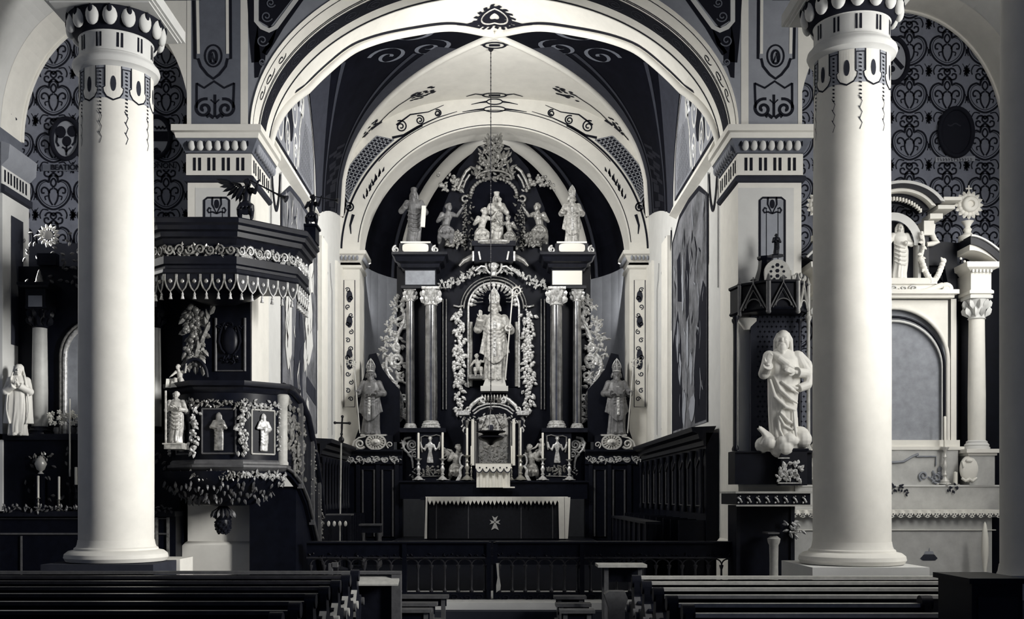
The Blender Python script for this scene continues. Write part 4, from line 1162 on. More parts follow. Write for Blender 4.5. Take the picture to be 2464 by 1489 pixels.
def relief_saint(g, d, n, zb, H, seed):
    """standing saint in relief on a facet"""
    mb = MB()
    robe_loft(mb, [(0, 0, 0, .12, .07, .12), (.3, .015, 0, .12, .075, .12), (.55, .01, 0, .12, .07, .06), (.7, 0, 0, .13, .07, .03), (.78, 0, 0, .07, .05, 0), (.82, 0, 0, .04, .04, 0)], seed)
    arm(mb, (-.11, 0, .74), (-.19, -.04, .6), (-.10, -.09, .58), (.6, -.5, .1), (0, 0, 1), 1.3, .05, .8, -1)
    arm(mb, (.11, 0, .74), (.19, -.04, .58), (.12, -.10, .52 if seed % 2 else .66), (-.3, -.6, .3), (0, 0, 1), 1.3, .05, .8, 1)
    head(mb, (0, -.01, .885), 1.25, .3 if seed % 2 else -.3, .1, 'long', True)
    mb.box(-.02, .10, -.12, -.08, .50, .62)
    for k in range(4): mb.tube([(-.12, -.05, .5-.08*k), (0, -.09, .42-.08*k), (.1, -.05, .47-.08*k)], .012, 6)
    R = Matrix((d, -n, Vector((0, 0, 1)))).transposed().to_4x4()
    M = Matrix.Translation(g(0, zb, .03)) @ R @ Matrix.Diagonal((H, H*.55, H, 1))
    r = MB(); r.join(mb, M); return r
for i, w in ((1, .40), (2, .50), (3, .40)):  # right-hand facet in paler oak and brighter gilding: side light put into the colours
    g, d, n, L = facet(i)
    fr = MB(); hw = w/2
    for (x0, z0, x1, z1) in ((-hw, 2.56, -hw, 3.22), (hw, 2.56, hw, 3.22), (-hw, 3.22, hw, 3.22), (-hw, 2.56, hw, 2.56)):
        fr.tube([g(x0, z0, .012), g(x1, z1, .012)], .014, 6)
    panel = MB().add([g(-hw, 2.56, .004), g(hw, 2.56, .004), g(hw, 3.22, .004), g(-hw, 3.22, .004)], [(0, 1, 2, 3)]).build('panel', WOODL, t)
    fr.build('panel_frame', WOODH if i == 3 else WOODM, panel)
    fuse(relief_saint(g, d, n, 2.60, .58, i), 'relief_saint', GILTD if i < 3 else GILT, .012, panel, 1)
    f = MB(); leaves_on(f, g(-L/2, 3.30, .02), g(L/2, 3.30, .02), n, .12, 46, i, .065); f.build('upper_foliage', GILTD if i < 3 else GILT, t)
    f = MB(); leaves_on(f, g(-L/2-.04, 2.235, .05), g(L/2+.04, 2.235, .05), n, .10, 56, i+9, .07); f.build('lower_foliage', GILTD if i < 3 else GILT, t)
for i in (1, 2, 3):  # left corner's shade put into a duller gilding
    p = Vector((*BP[i], 0)); n = Vector((p.x+4.08, p.y-16.84, 0)).normalized()
    f = MB(); garland(f, p+n*.03+Vector((0, 0, 3.28)), .72, .17, i, 46, n); f.build('corner_garland', GILT if i > 1 else GILTD, t)
g, d, n, L = facet(3)
f = MB(); garland(f, g(.28, 3.26, .02), .70, .10, 8, 30, n); f.build('corner_garland', GILT, t)
MB().lathe(-3.25, 16.52, [(.10, 2.4), (.10, 2.44), (.085, 2.46), (.085, 3.3), (.10, 3.33), (.11, 3.46), (.09, 3.48)], 16).build('corner_post', WOODH, t, 40)  # pale oak stands in for the side light this post catches
# bowl below with carved leaves and a hanging cone
bw = MB().lathe(PC.x, PC.y, [(.94, 2.30), (.93, 2.2), (.86, 2.1), (.74, 2.0), (.60, 1.91), (.48, 1.84), (.44, 1.80), (.30, 1.78), (0, 1.77)], 24); bw.build('bowl', WOOD, t, 40)
f = MB(); rnd = random.Random(12)
for k in range(110):
    a = rnd.uniform(PI*1.02, PI*2.05); q = rnd.random(); r = lerp(.92, .5, q); z = lerp(2.17, 1.86, q)
    nn = Vector((math.cos(a), math.sin(a), -.8)).normalized()
    f.leaf((PC.x+r*math.cos(a), PC.y+r*math.sin(a), z), (rnd.uniform(-.6, .6), 0, -1), nn, .10, .05, .3)
f.build('bowl_foliage', WOODM, t)
pn = MB().lathe(PC.x-.03, PC.y, [(.05, 1.79), (.10, 1.74), (.16, 1.68), (.15, 1.60), (.11, 1.56), (.12, 1.50), (.11, 1.42), (.07, 1.36), (0, 1.33)], 16)
rnd = random.Random(3)
for k in range(40):
    a = 2*PI*k*.382; z = 1.54-.005*k; r = .12*math.sqrt(max(.05, 1-((1.50-z)/.18)**2)) if z < 1.5 else .115
    pn.ell((PC.x-.03+r*math.cos(a), PC.y+r*math.sin(a), z), .022, 6, 4)
pd = pn.build('pendant_cone', WOODL, t, 40)
lf = MB()
for k in range(14):
    a = 2*PI*k/14; nn = Vector((math.cos(a), math.sin(a), 0)); lf.leaf((PC.x-.03+.10*nn.x, PC.y+.10*nn.y, 1.74), (nn.x*.5, nn.y*.5, -1), nn, .17, .07, .3)
lf.build('pendant_leaf', WOODM, pd)
# canopy
CP = [(-5.72, 17.40), (-5.72, 16.35), (-4.87, 15.5), (-3.67, 15.5), (-2.82, 16.35), (-2.82, 17.40)]
MB().sweep(CP, [(-.10, 5.94), (-.02, 5.94), (0, 5.92), (0, 5.86), (-.04, 5.83), (-.05, 5.77), (-.10, 5.75), (-.11, 5.68), (-.15, 5.66), (-.19, 5.60), (-.21, 5.58)]).build('canopy_cornice', WOODL, t, 25)
c = MB(); c.prismz(list(reversed([(x*.97-4.27*.03, y+.04) for x, y in CP])), 5.90, 5.935); c.build('canopy_roof', WOOD, t)
MB().sweep(CP, [(-.21, 5.60), (-.21, 5.40)]).build('canopy_frieze', WOOD, t)
MB().sweep(CP, [(-.21, 5.42), (-.17, 5.41), (-.17, 5.30), (-.20, 5.28), (-.20, 5.24), (-.16, 5.22), (-.15, 5.17), (-.19, 5.14), (-.30, 5.14)]).build('canopy_architrave', WOODL, t, 25)
c = MB(); c.prismz(list(reversed([(lerp(x, -4.27, .12), lerp(y, 17.2, .14)) for x, y in CP])), 5.14, 5.18); c.build('canopy_soffit', WOOD, t)
MB().lathe(-4.27, 16.8, [(.7, 5.14), (.55, 5.02), (.25, 4.92), (0, 4.9)], 16).build('canopy_dome', WOOD, t, 40)
def cfacet(i, inset):
    pts = [Vector((*p, 0)) for p in CP]; a, b = pts[i], pts[i+1]; d = (b-a).normalized(); n = Vector((d.y, -d.x, 0))
    sh = inset*math.tan(PI/8); a2 = a-n*inset+d*(sh if i > 0 else 0); b2 = b-n*inset-d*(sh if i < 4 else 0)
    return a2, b2, d, n
for i in range(5):  # right-hand facets take the brighter gilding, so their light is painted in
    a, b, d, n = cfacet(i, .20); L = (b-a).length
    f = MB(); leaves_on(f, a+Vector((0, 0, 5.50)), b+Vector((0, 0, 5.50)), n, .17, int(70*L), 30+i, .085)
    scr = lambda x, z: a+d*x+n*.03+Vector((0, 0, z))
    rinceau(f, scr, 0, L, 5.42, 5.59, 7, .014)
    f.build('frieze_foliage', GILT if i >= 3 else GILTD, t, 60)
    a, b, d, n = cfacet(i, .19); L = (b-a).length; N = 6
    for k in range(N):
        x = L*(k+.5)/N; w = L/N*.46
        gg = lambda s_, z, o=0.0: a+d*(x+s_)+n*o+Vector((0, 0, z))
        sh = [(-w, 5.15), (-w, 5.06), (-w*.8, 5.0), (-w*.55, 4.95), (0, 4.90), (w*.55, 4.95), (w*.8, 5.0), (w, 5.06), (w, 5.15)]
        v = MB(); m_ = len(sh); vs = [gg(p, z, o) for o in (.012, -.012) for p, z in sh]
        v.add(vs, [tuple(range(m_)), tuple(range(2*m_-1, m_-1, -1))]+[(q, (q+1), m_+q+1, m_+q) for q in range(m_-1)])
        vo = v.build('valance', WOODL, t)
        e = MB(); e.tube([gg(p, z, .016) for p, z in sh], .012, 5); e.ell(gg(0, 5.05, .02), (.03, .02, .035), 6, 5)
        e.build('valance_edge', GILT if i >= 3 else GILTD, vo)
        ts = MB(); ts.lathe(gg(0, 0).x, gg(0, 0).y, [(.006, 4.90), (.012, 4.875), (.022, 4.86), (.014, 4.85), (.026, 4.80), (.03, 4.79)], 8)
        ts.build('tassel', GILT if i >= 3 or i == 2 else GILTD, vo)
MB().box(-2.98, -2.80, 16.9, 17.25, 5.92, 6.18).sweep([(-2.98, 16.9), (-2.80, 16.9), (-2.80, 17.25)], [(0, 6.14), (.03, 6.15), (.03, 6.18), (0, 6.19)]).build('canopy_block', WOOD, t)
# back board with framed crest, drapery of fruit and curtain
MB().box(-5.02, -3.93, 17.38, 17.49, 3.5, 5.16).build('back_board', WOOD, t)
fb_ = lambda u, v, o=0: P(u, v, 17.37-o)
b = MB(); b.tube([fb_(519, 765), fb_(519, 893)], .025, 8); b.tube([fb_(589, 765), fb_(589, 893)], .025, 8); b.tube([fb_(517, 892), fb_(591, 892)], .014, 6)
b.build('back_frame', WOODM, t, 60)
b = MB(); b.ell(fb_(553, 820, .02), (.13, .05, .22), 12, 10)
for s in (-1, 1):
    b.tube([fb_(553+s*x, y, .03) for x, y in ((18, 785), (24, 805), (26, 822), (20, 840), (12, 850))], .016, 6)
    leaves_on(b, fb_(553+s*4, 866, .02), fb_(553+s*18, 862, .02), (0, -1, 0), .12, 9, 3+s, .07)
    leaves_on(b, fb_(553+s*4, 785, .02), fb_(553+s*26, 790, .02), (0, -1, 0), .1, 8, 5+s, .07)
b.build('back_crest', WOODL, t, 60)
b = MB(); garland(b, P(468, 735, 17.1), .95, .30, 6, 150); b.build('fruit_festoon', GILTD, t)
b = MB(); rnd = random.Random(2)
for k in range(9):
    q = k/8; c = P(lerp(505, 470, q**1.5), lerp(745, 858, q), 17.05); b.leaf(c, (rnd.uniform(-.2, .6), 0, 1), (0, -1, .1), .20, .09, .3)
b.build('ribbon_leaf', GILTD, t)
b = MB(); b.tube([P(468+31*math.cos(math.radians(a)), 912-48*math.sin(math.radians(a)), 17.0) for a in range(5, 176, 10)], .03, 8); b.build('shell_arch', WOODL, t, 60)
# stair with curved parapet
SP = [(-3.24, 16.52, 3.60, 2.30), (-3.17, 16.85, 3.56, 2.22), (-3.10, 17.2, 3.44, 2.05), (-3.06, 17.6, 3.22, 1.78), (-3.05, 18.0, 2.87, 1.45), (-3.07, 18.5, 2.52, 1.15), (-3.1, 19.0, 2.20, .88), (-3.15, 19.5, 1.88, .62), (-3.2, 20.0, 1.57, CH+.05)]
p = MB()
for (x0, y0, t0, b0), (x1, y1, t1, b1) in zip(SP, SP[1:]):
    vs = [(x0, y0, b0), (x1, y1, b1), (x1, y1, t1), (x0, y0, t0), (x0-.08, y0, b0), (x1-.08, y1, b1), (x1-.08, y1, t1), (x0-.08, y0, t0)]
    p.add(vs, [(0, 1, 2, 3), (5, 4, 7, 6), (3, 2, 6, 7), (1, 0, 4, 5)])
sp = p.build('stair_parapet', WOOD, t)
MB().tube([(x+.01, y, z) for x, y, z, b in SP], .065, 10).build('stair_handrail', WOODL, t, 60)
MB().tube([(x+.03, y, b+.08) for x, y, z, b in SP], .03, 6).build('stair_stringer', WOODM, t, 60)
f = MB(); rnd = random.Random(8)
for k in range(90):
    q = rnd.uniform(.3, 2.6); i = int(q); a, b = SP[i], SP[i+1]; w = q-i
    x, y = lerp(a[0], b[0], w), lerp(a[1], b[1], w); z = lerp(lerp(a[3], b[3], w)+.22, lerp(a[2], b[2], w)-.18, rnd.random())
    f.leaf((x+.02, y-.01, z), (0, rnd.uniform(-1, 1), rnd.uniform(-1, 1)), (1, -.5, 0), .13, .07, .3)
for c in ((.9, 2.9), (1.7, 2.6), (1.3, 2.35)):
    i = int(c[0]); a, b = SP[i], SP[i+1]; w = c[0]-i; y = lerp(a[1], b[1], w); x = lerp(a[0], b[0], w)
    f.tube([(x+.03, y+p_, c[1]+q_) for p_, q_ in volute(0, 0, .16, .03, 2, 1.5, 20)], .018, 6)
f.build('parapet_foliage', GILTD, sp)
for k, i in enumerate((2, 4, 6)):
    x, y, z, b = SP[i]; MB().box(x-.03, x+.05, y-.05, y+.05, b, z).build('stair_post', WOODM, t)
f = MB(); garland(f, (-3.02, 18.0, 2.75), .8, .12, 5, 40, (1, -.6, 0)); garland(f, (-3.08, 19.0, 2.1), .7, .12, 6, 36, (1, -.6, 0)); garland(f, (-3.14, 19.6, 1.6), .7, .12, 7, 30, (1, -.6, 0))
f.build('stair_foliage', GILTD, t)
w = MB()
for (x0, y0, t0, b0), (x1, y1, t1, b1) in zip(SP[2:], SP[3:]):
    w.add([(x0-.06, y0, 0), (x1-.06, y1, 0), (x1-.06, y1, b1), (x0-.06, y0, b0)], [(0, 1, 2, 3)])
w.add([(-3.9, 17.2, .0), (-3.16, 17.2, .0), (-3.16, 17.2, 2.08), (-3.9, 17.2, 2.08)], [(0, 1, 2, 3)])
w.build('stair_skirt', WOOD, t)

# angels with trumpets on the canopy
def angel(name, label, pos, H, face, J, trumpet, group=None, m=POLY, hair='curly', wings=True, skirt=True, wlen=.45):
    t = thing(name, label, 'angel', pos, group)
    mb = MB(); nude(mb, J, hair=hair, hyaw=face)
    if skirt:
        pv = Vector(J['pelvis']); k1 = (Vector(J['kn_l'])+Vector(J['kn_r']))/2
        mb.tube([pv.lerp(Vector(J['chest']), .3), pv, pv.lerp(k1, .6), k1+(k1-pv)*.12], [.10, .125, .13, .15], 14)
        for q in range(4): mb.tube([pv+Vector((-.1+.06*q, -.09, .05)), pv.lerp(k1, .6)+Vector((-.12+.08*q, -.11, 0)), k1+Vector((-.14+.09*q, -.09, -.04))], .018, 6)
    M = Matrix.Translation(Vector(pos)) @ Matrix.Diagonal((H, H, H, 1))
    full = lambda x: (lambda r: (r.join(x, M), r)[1])(MB())
    fuse(full(mb), 'body', m, H/70, t, 1)
    if wings:
        c = Vector(J['chest'])
        for s in ((-1, 1) if wings is True else (-1,)):
            full(wing(8, c+Vector((s*.05, .07, .04)), (s, .15, .45), (0, -1, 0), wlen)).build('wing', m, t)
    if trumpet:
        a, b = Vector(trumpet[0]), Vector(trumpet[1]); d = (b-a)
        tr = MB(); tr.tube([a, a+d*.7, a+d*.85, a+d*.95, b], [.014, .018, .03, .055, .085], 10); full(tr).build('trumpet', WOODL, t, 60)
    return t
JK = dict(pelvis=(0, 0, .34), chest=(.02, -.02, .60), neck=(.03, -.03, .73), head=(.05, -.05, .82), el_l=(-.16, -.12, .52), wr_l=(-.02, -.22, .66), el_r=(.22, -.14, .58), wr_r=(.30, -.22, .76), kn_l=(-.10, -.22, .20), an_l=(-.12, .0, .04), kn_r=(.16, -.20, .28), an_r=(.15, -.12, .04))
angel('angel_statue', 'dark carved angel blowing a long trumpet on the near corner of the pulpit canopy', (X(590, 15.75), 15.80, 5.94), .68, .9, JK, ((.12, -.12, .86), (.92, -.25, .42)), 'canopy angels', WOODL, wings='left', wlen=.6)
angel('angel_statue', 'small dark trumpet angel on the block at the right end of the pulpit canopy', (-2.89, 17.08, 6.18), .55, .9, JK, ((.12, -.12, .84), (.80, -.2, .70)), 'canopy angels', WOODL, wings=False)

# figures beside the pulpit
def saint(name, label, pos, H, m, seed, yaw=0.0, arms=None, hair='long', beard=False, group=None, extra=None, wide=1.0, cat='statue', vox=None, hyaw=0.0, folds=5):
    t = thing(name, label, cat, pos, group); mb = MB()
    W_ = wide
    robe_loft(mb, [(0, -.01, 0, .13*W_, .10, .12), (.12, -.01, 0, .12*W_, .095, .12), (.32, .015, 0, .118*W_, .09, .10), (.5, .02, 0, .118*W_, .085, .06), (.60, .01, 0, .105*W_, .08, .04), (.72, 0, 0, .125, .08, .02), (.78, 0, .005, .10, .06, 0), (.815, 0, .008, .045, .042, 0)], seed)
    for k in range(folds):
        z = .56-.07*k; mb.tube([(-.11*W_, -.04, z+.05), (-.02, -.10, z-.02), (.06, -.10, z-.03), (.125*W_, -.03, z+.03)], [.008, .015, .015, .008], 7)
    for a in (arms or []): arm(mb, *a)
    head(mb, (0, -.012, .875), 1.08, hyaw, .06, hair, beard)
    for q in (-1, 1): mb.tube([(q*.035, -.05, .02), (q*.045, -.125, .012)], [.028, .02], 8)
    if extra: extra(mb)
    M = Matrix.Translation(Vector(pos)) @ Matrix.Rotation(yaw, 4, 'Z') @ Matrix.Diagonal((H, H, H, 1))
    r = MB(); r.join(mb, M); fuse(r, 'body', m, vox or H/150, t)
    return t, M
t2, M2 = saint('saint_statue', 'small carved saint standing on a bracket at the left side of the pulpit', P(424, 1066, 15.85), .80, POLYL, 5, 0, [((-.115, 0, .745), (-.17, -.03, .6), (-.03, -.13, .68), (.6, -.5, .6), (0, 0, 1), 1.2, .045, .8, -1), ((.115, 0, .745), (.18, -.02, .6), (.06, -.13, .62), (-.6, -.5, .6), (0, 0, 1), 1.2, .045, .8, 1)], 'curly')
c = P(424, 1066, 15.85); MB().box(c.x-.14, c.x+.12, c.y-.13, c.y+.42, c.z-.09, c.z).sweep([(c.x-.14, c.y+.42), (c.x-.14, c.y-.13), (c.x+.12, c.y-.13)], [(0, c.z-.03), (.02, c.z-.025), (.02, c.z-.005), (0, c.z)]).build('bracket', POLYL, t2)
r = MB(); r.join(MB().tube([(-.16, -.10, -.02), (-.15, -.14, .95)], .02, 6), M2); r.build('staff', POLYL, t2)
JS = dict(pelvis=(0, 0, .22), chest=(.0, -.03, .46), neck=(-.02, -.05, .58), head=(-.05, -.08, .70), el_l=(-.20, -.16, .42), wr_l=(-.24, -.30, .34), el_r=(.22, -.10, .50), wr_r=(.26, -.14, .74), kn_l=(-.10, -.30, .24), an_l=(-.08, -.26, .0), kn_r=(.12, -.28, .26), an_r=(.12, -.30, .0))
c = P(433, 930, 16.35)
ta = angel('cherub_statue', 'pale cherub sitting on the left pulpit rail behind an open book', c, .42, -.5, JS, None, None, SKINP, 'curly', False, False)
tb = thing('open_book', 'open white book propped beside the cherub on the pulpit rail', 'book', P(411, 932, 16.15))
for s, (u0, u1) in enumerate(((398, 411), (411, 425))):
    a, b_, c_, d_ = P(u0, 932, 16.15), P(u1, 931 if s else 933, 16.2 if s == 0 else 16.15), P(u1+1, 909, 16.25), P(u0+2, 911, 16.25)
    if s == 0: c_ = P(u1+1, 911, 16.28); b_ = P(u1, 933, 16.2)
    mb = MB(); off = Vector((0, .02, 0)); mb.add([a, b_, c_, d_, a+off, b_+off, c_+off, d_+off], [(0, 1, 2, 3), (7, 6, 5, 4), (0, 4, 5, 1), (1, 5, 6, 2), (2, 6, 7, 3), (3, 7, 4, 0)])
    mb.build('page_block', PAPER, tb)
mb = MB(); a, b_ = P(397, 933, 16.19), P(426, 933, 16.19); mb.add([a+Vector((0, .03, -.01)), b_+Vector((0, .03, -.01)), P(427, 908, 16.33), P(398, 909, 16.33)], [(0, 1, 2, 3)]); mb.build('cover', WOODL, tb)

# ------------------------------------------------------------------ candles
def candlestick(name, label, pos, hs, hc, m=BRASS, r=.06, group=None, rc=.022):
    """turned stick of height hs with a candle of height hc"""
    t = thing(name, label, 'candlestick', pos, group); x, y, z = pos
    MB().lathe(x, y, [(r*.6, z+.05*hs), (r*.75, z+.10*hs), (r*.4, z+.17*hs), (r*.2, z+.22*hs), (r*.38, z+.28*hs), (r*.2, z+.33*hs), (r*.26, z+.42*hs), (r*.42, z+.52*hs), (r*.3, z+.6*hs), (r*.18, z+.68*hs), (r*.35, z+.74*hs), (r*.16, z+.8*hs), (r*.2, z+.9*hs), (r*.62, z+.97*hs), (r*.66, z+hs), (r*.2, z+hs)], 14).build('stem', m, t, 50)
    b = MB().lathe(x, y, [(r*1.0, z+.035*hs), (r*.95, z+.05*hs), (r*.6, z+.09*hs)], 14)
    for k in range(3):
        a = PI/2+2*PI*k/3+PI; c = Vector((x+r*1.05*math.cos(a), y+r*1.05*math.sin(a), z+.03*hs)); b.ell(c, (r*.28, r*.28, .03*hs), 8, 6)
    b.build('foot', m, t, 50)
    MB().lathe(x, y, [(rc, z+hs), (rc, z+hs+hc*.98), (rc*.6, z+hs+hc), (0, z+hs+hc)], 12).build('candle', WAX, t, 50)
    MB().tube([(x, y, z+hs+hc), (x+.003, y, z+hs+hc+.02)], .003, 5).build('wick', IRON, t)
    return t
# ------------------------------------------------------------------ left side altar
DL = 17.85
UL = 245
def L2(u, v, d=0.0): return P(u, v, DL-d)
t = thing('side_altar', 'dark left side altar with marble column and picture, half hidden by the white column', 'altar', (X(UL, DL), DL, .12))
xm = lambda u: X(u, DL); zz = lambda v: Z(v, DL)
MB().box(xm(4), xm(486) if False else -5.0, DL+.02, YW-.03, .12, zz(640)).build('retable_back', WOOD, t)
MB().box(xm(10), xm(455), 17.1, DL+.02, .12, zz(1240)).build('altar_table', WOOD, t)
MB().box(xm(6), xm(458), 16.98, DL, zz(1240), zz(1228)).build('altar_top', WOODL, t)
f = MB(); leaves_on(f, (xm(20), 16.97, zz(1222)), (xm(450), 16.97, zz(1222)), (0, -1, 0), .10, 110, 5, .07); f.build('table_foliage', WOODM, t)
MB().box(xm(20), xm(452), 17.35, DL+.02, zz(1228), zz(1060)).build('predella', WOOD, t)
MB().box(xm(8), xm(455), 17.3, DL+.02, zz(1062), zz(1048)).build('predella_cornice', WOODL, t)
for u in (32, 45, 412, 438):
    MB().box(xm(u)-.02, xm(u)+.02, 17.07, 17.1, .3, zz(1242)).build('frontal_edge', GILTD if u != 32 else WOODM, t)
MB().box(xm(52), xm(440), 17.075, 17.1, zz(1282), zz(1278)).build('frontal_line', WOODM, t)
MB().box(xm(52), xm(440), 17.075, 17.1, zz(1246), zz(1244)).build('frontal_line', WOODM, t)
for u in (100, 400): MB().box(xm(u)-.012, xm(u)+.012, 17.075, 17.1, .3, zz(1285)).build('frontal_line', WOODM, t)
def alt_column(t, x, y, zb, zt, r, mshaft, mtrim, capital=True, n=20, ratio=1.0):
    """column with moulded base and leafy capital, from zb to zt"""
    H = zt-zb; c = t
    MB().lathe(x, y, [(r*1.5, zb), (r*1.5, zb+.25*r), (r*1.35, zb+.35*r), (r*1.42, zb+.55*r), (r*1.2, zb+.8*r), (r*1.22, zb+.95*r), (r, zb+1.1*r)], n).build('column_base', mtrim, c, 40)
    zs = zt-2.6*r
    MB().lathe(x, y, [(r, zb+1.05*r), (r*1.01, zb+H*.35), (r*.9, zs)], n).build('column_shaft', mshaft, c, 60)
    cp = MB().lathe(x, y, [(r*.95, zs-.15*r), (r*1.05, zs-.05*r), (r*.95, zs+.05*r), (r*.95, zs+.4*r), (r*1.1, zs+1.6*r), (r*1.35, zs+2.2*r)], n)
    for row in range(2):
        for k in range(9):
            a = 2*PI*(k+.5*row)/9; nn = Vector((math.cos(a), math.sin(a), 0))
            cp.leaf((x+nn.x*r*.95, y+nn.y*r*.95, zs+r*(.1+.9*row)), (nn.x*.35, nn.y*.35, 1), nn, r*1.25, r*.6, .45)
    for k in range(4):
        a = PI/4+PI/2*k; nn = Vector((math.cos(a), math.sin(a), 0)); tg = Vector((-nn.y, nn.x, 0))
        pts = [Vector((x, y, zs+2.0*r))+nn*r*(1.15+.28*p)+Vector((0, 0, r*.28*q)) for p, q in volute(0, 0, 1, .2, 1.5, 1.3, 14)]
        cp.tube(pts, r*.09, 5)
    cp.box(x-r*1.35, x+r*1.35, y-r*1.35, y+r*1.35, zt-.35*r, zt)
    return cp.build('column_capital', mtrim, c, 50)
for u in (110, 380):
    x = xm(u); alt_column(t, x, 17.62, zz(1048), zz(745), .125, GMARB, WOODL)
    MB().box(x-.16, x+.16, 17.45, DL+.02, zz(752), zz(704)).sweep([(x-.16, DL), (x-.16, 17.45), (x+.16, 17.45), (x+.16, DL)], [(0, zz(706)), (.06, zz(704)), (.10, zz(698)), (.10, zz(692)), (0, zz(690))]).build('entablature', WOODL, t)
    MB().box(x-.11, x+.11, 17.435, 17.45, zz(748), zz(722)).build('entablature_panel', GREY, t)
    MB().lathe(x, 17.6, [(.10, zz(690)), (.06, zz(684)), (.05, zz(676)), (.02, zz(660)), (0, zz(655))], 12).build('finial', GILTD, t, 40)
# arched picture with a double frame
pic = [(X(u, DL), Z(v, DL)) for u, v in [(158, 1046), (158, 860)]+[(p[0], p[1]) for p in [(245-87*math.cos(PI*k/20), 860-85*math.sin(PI*k/20)) for k in range(21)]]+[(332, 860), (332, 1046)]]
pp = MB().prism(pic, DL-.02, DL+.03).build('picture', CANVAS, t)
MB().tube([(x, DL-.03, z) for x, z in pic], .04, 8).build('picture_frame', GILT, pp, 60)
MB().tube([(lerp(x, X(245, DL), -.12), DL-.02, lerp(z, zz(950), -.05)) for x, z in pic], .03, 8).build('picture_frame', GILTD, pp, 60)
f = MB(); rnd = random.Random(7)
for k in range(150):
    u = rnd.uniform(60, 430); v = rnd.uniform(560, 690) if rnd.random() < .6 else rnd.uniform(1070, 1200)
    f.leaf(L2(u, v, .02 if v < 1000 else .52), (rnd.uniform(-1, 1), 0, rnd.uniform(-1, 1)), (0, -1, 0), .09, .05, .3)
f.build('carved_foliage', WOODM, t)
f = MB(); f.lathe(0, 0, [(.0, -.02), (.06, -.02), (.07, .0), (.075, .03), (.03, .05)], 16)
R = Matrix.Translation(L2(117, 566, .15)) @ Matrix.Rotation(PI/2, 4, 'X'); r = MB(); r.join(f, R)
for k in range(14):
    a = 2*PI*k/14; c = L2(117, 566, .12); d = Vector((math.cos(a), 0, math.sin(a))); r.leaf(c+d*.08, d, (0, -1, 0), .11, .06, .25)
r.build('medallion', SILV, t, 60)
f = MB().box(xm(95), xm(140), DL-.1, DL+.05, zz(612), zz(640)).build('medallion_base', WOOD, t)
# madonna, flowers, candles, vase on it
def veil(mb):
    robe_loft(mb, [(.16, 0, .02, .185, .10, .08), (.35, 0, .02, .175, .095, .08), (.55, 0, .02, .165, .09, .05), (.70, 0, .022, .135, .08, .03), (.79, 0, .03, .085, .06, .02), (.87, 0, .04, .064, .058, 0), (.925, 0, .04, .058, .056, 0), (.955, 0, .035, .03, .035, 0)], 11)
    for s in (-1, 1):
        mb.tube(crv([(s*.05, -.01, .93), (s*.062, -.015, .86), (s*.085, -.06, .76), (s*.12, -.085, .56), (s*.135, -.085, .34), (s*.10, -.08, .15)], 3), .011, 8)
pos = Vector((X(45, 17.25), 17.25, Z(1048, 17.25)))
saint('madonna_statue', 'white veiled madonna with joined hands at the left edge of the photo', pos, 1.2, MARB, 4, .25,
      [((-.10, 0, .73), (-.15, -.06, .58), (-.02, -.15, .66), (.1, -.2, 1), (-1, 0, 0), 1.2, .05, .1, -1), ((.10, 0, .73), (.15, -.06, .58), (.02, -.15, .66), (-.1, -.2, 1), (1, 0, 0), 1.2, .05, .1, 1)], 'none', False, None, veil, .95, folds=0)
for k, (u, v, hc, hs, D, lab) in enumerate(((92, 1217, 48*17.3/F, 32*17.3/F, 17.2, 'short brass candlestick nearest the left edge on the left side altar'), (142, 1217, 50*17.3/F, 28*17.3/F, 17.2, 'second short brass candlestick from the left edge, left side altar'))):
    p = P(u, 0, D); candlestick('candlestick', lab, (p.x, D, Z(1228, DL)), hs, hc*1.1, BRASS, .055, 'candlesticks of the left side altar', .018)
p = P(168, 0, 17.3); candlestick('tall_candlestick', 'very tall thin candle standing beside the white flowers, left side altar', (p.x, 17.3, Z(1228, DL)), .55, 1.25, WOODL, .05, None, .013)
p = P(183, 0, 17.2); candlestick('candlestick', 'thick short candle half hidden behind the white column, left side altar', (p.x, 17.2, Z(1228, DL)), .42, .28, WOODL, .06, 'candlesticks of the left side altar', .024)
def bouquet(label, c, w, seed, group):
    t = thing('flower_bouquet', label, 'flowers', (c[0], c[1], c[2]), group); rnd = random.Random(seed); c = Vector(c)
    MB().lathe(c.x, c.y, [(.04, c.z), (.05, c.z+.02), (.03, c.z+.05), (.055, c.z+.11), (.045, c.z+.15), (.05, c.z+.16)], 12).build('vase', WOODM, t, 50)
    f = MB(); l = MB()
    for k in range(16):
        p = c+Vector((rnd.uniform(-1, 1)*w, rnd.uniform(-.6, .4)*w, .22+rnd.uniform(0, 1)*w*1.4))
        for q in range(5):
            a = 2*PI*q/5+k; d = Vector((math.cos(a), 0, math.sin(a))); f.leaf(p, d, (0, -1, .2), .045, .04, .3)
        f.ell(p, .014, 6, 5); l.tube([c+Vector((0, 0, .14)), p], .005, 4)
    f.build('blossom', WAX, t); l.build('stem', WOODL, t); return t
bouquet('white flowers in a vase left of the tall thin candle, left side altar', P(136, 1052, 17.4), .14, 1, 'altar flowers')
bouquet('white flowers between the tall thin candle and the white column, left side altar', P(177, 1052, 17.45), .14, 2, 'altar flowers')
t = thing('globe_vase', 'pale globe vase behind the short candle on the left side altar', 'vase', P(98, 1140, 17.32))
c = P(98, 1116, 17.32); g = MB().lathe(c.x, c.y, [(.05, c.z-.75 if False else c.z-.16), (.02, c.z-.12), (.06, c.z-.09), (.095, c.z), (.06, c.z+.085), (.04, c.z+.10), (.05, c.z+.12)], 18); g.build('bowl', SILV, t, 60)
f = MB(); leaves_on(f, c+Vector((-.16, 0, .12)), c+Vector((.16, 0, .12)), (0, -1, 0), .1, 14, 4, .07); f.build('leaf_spray', GILTD, t)
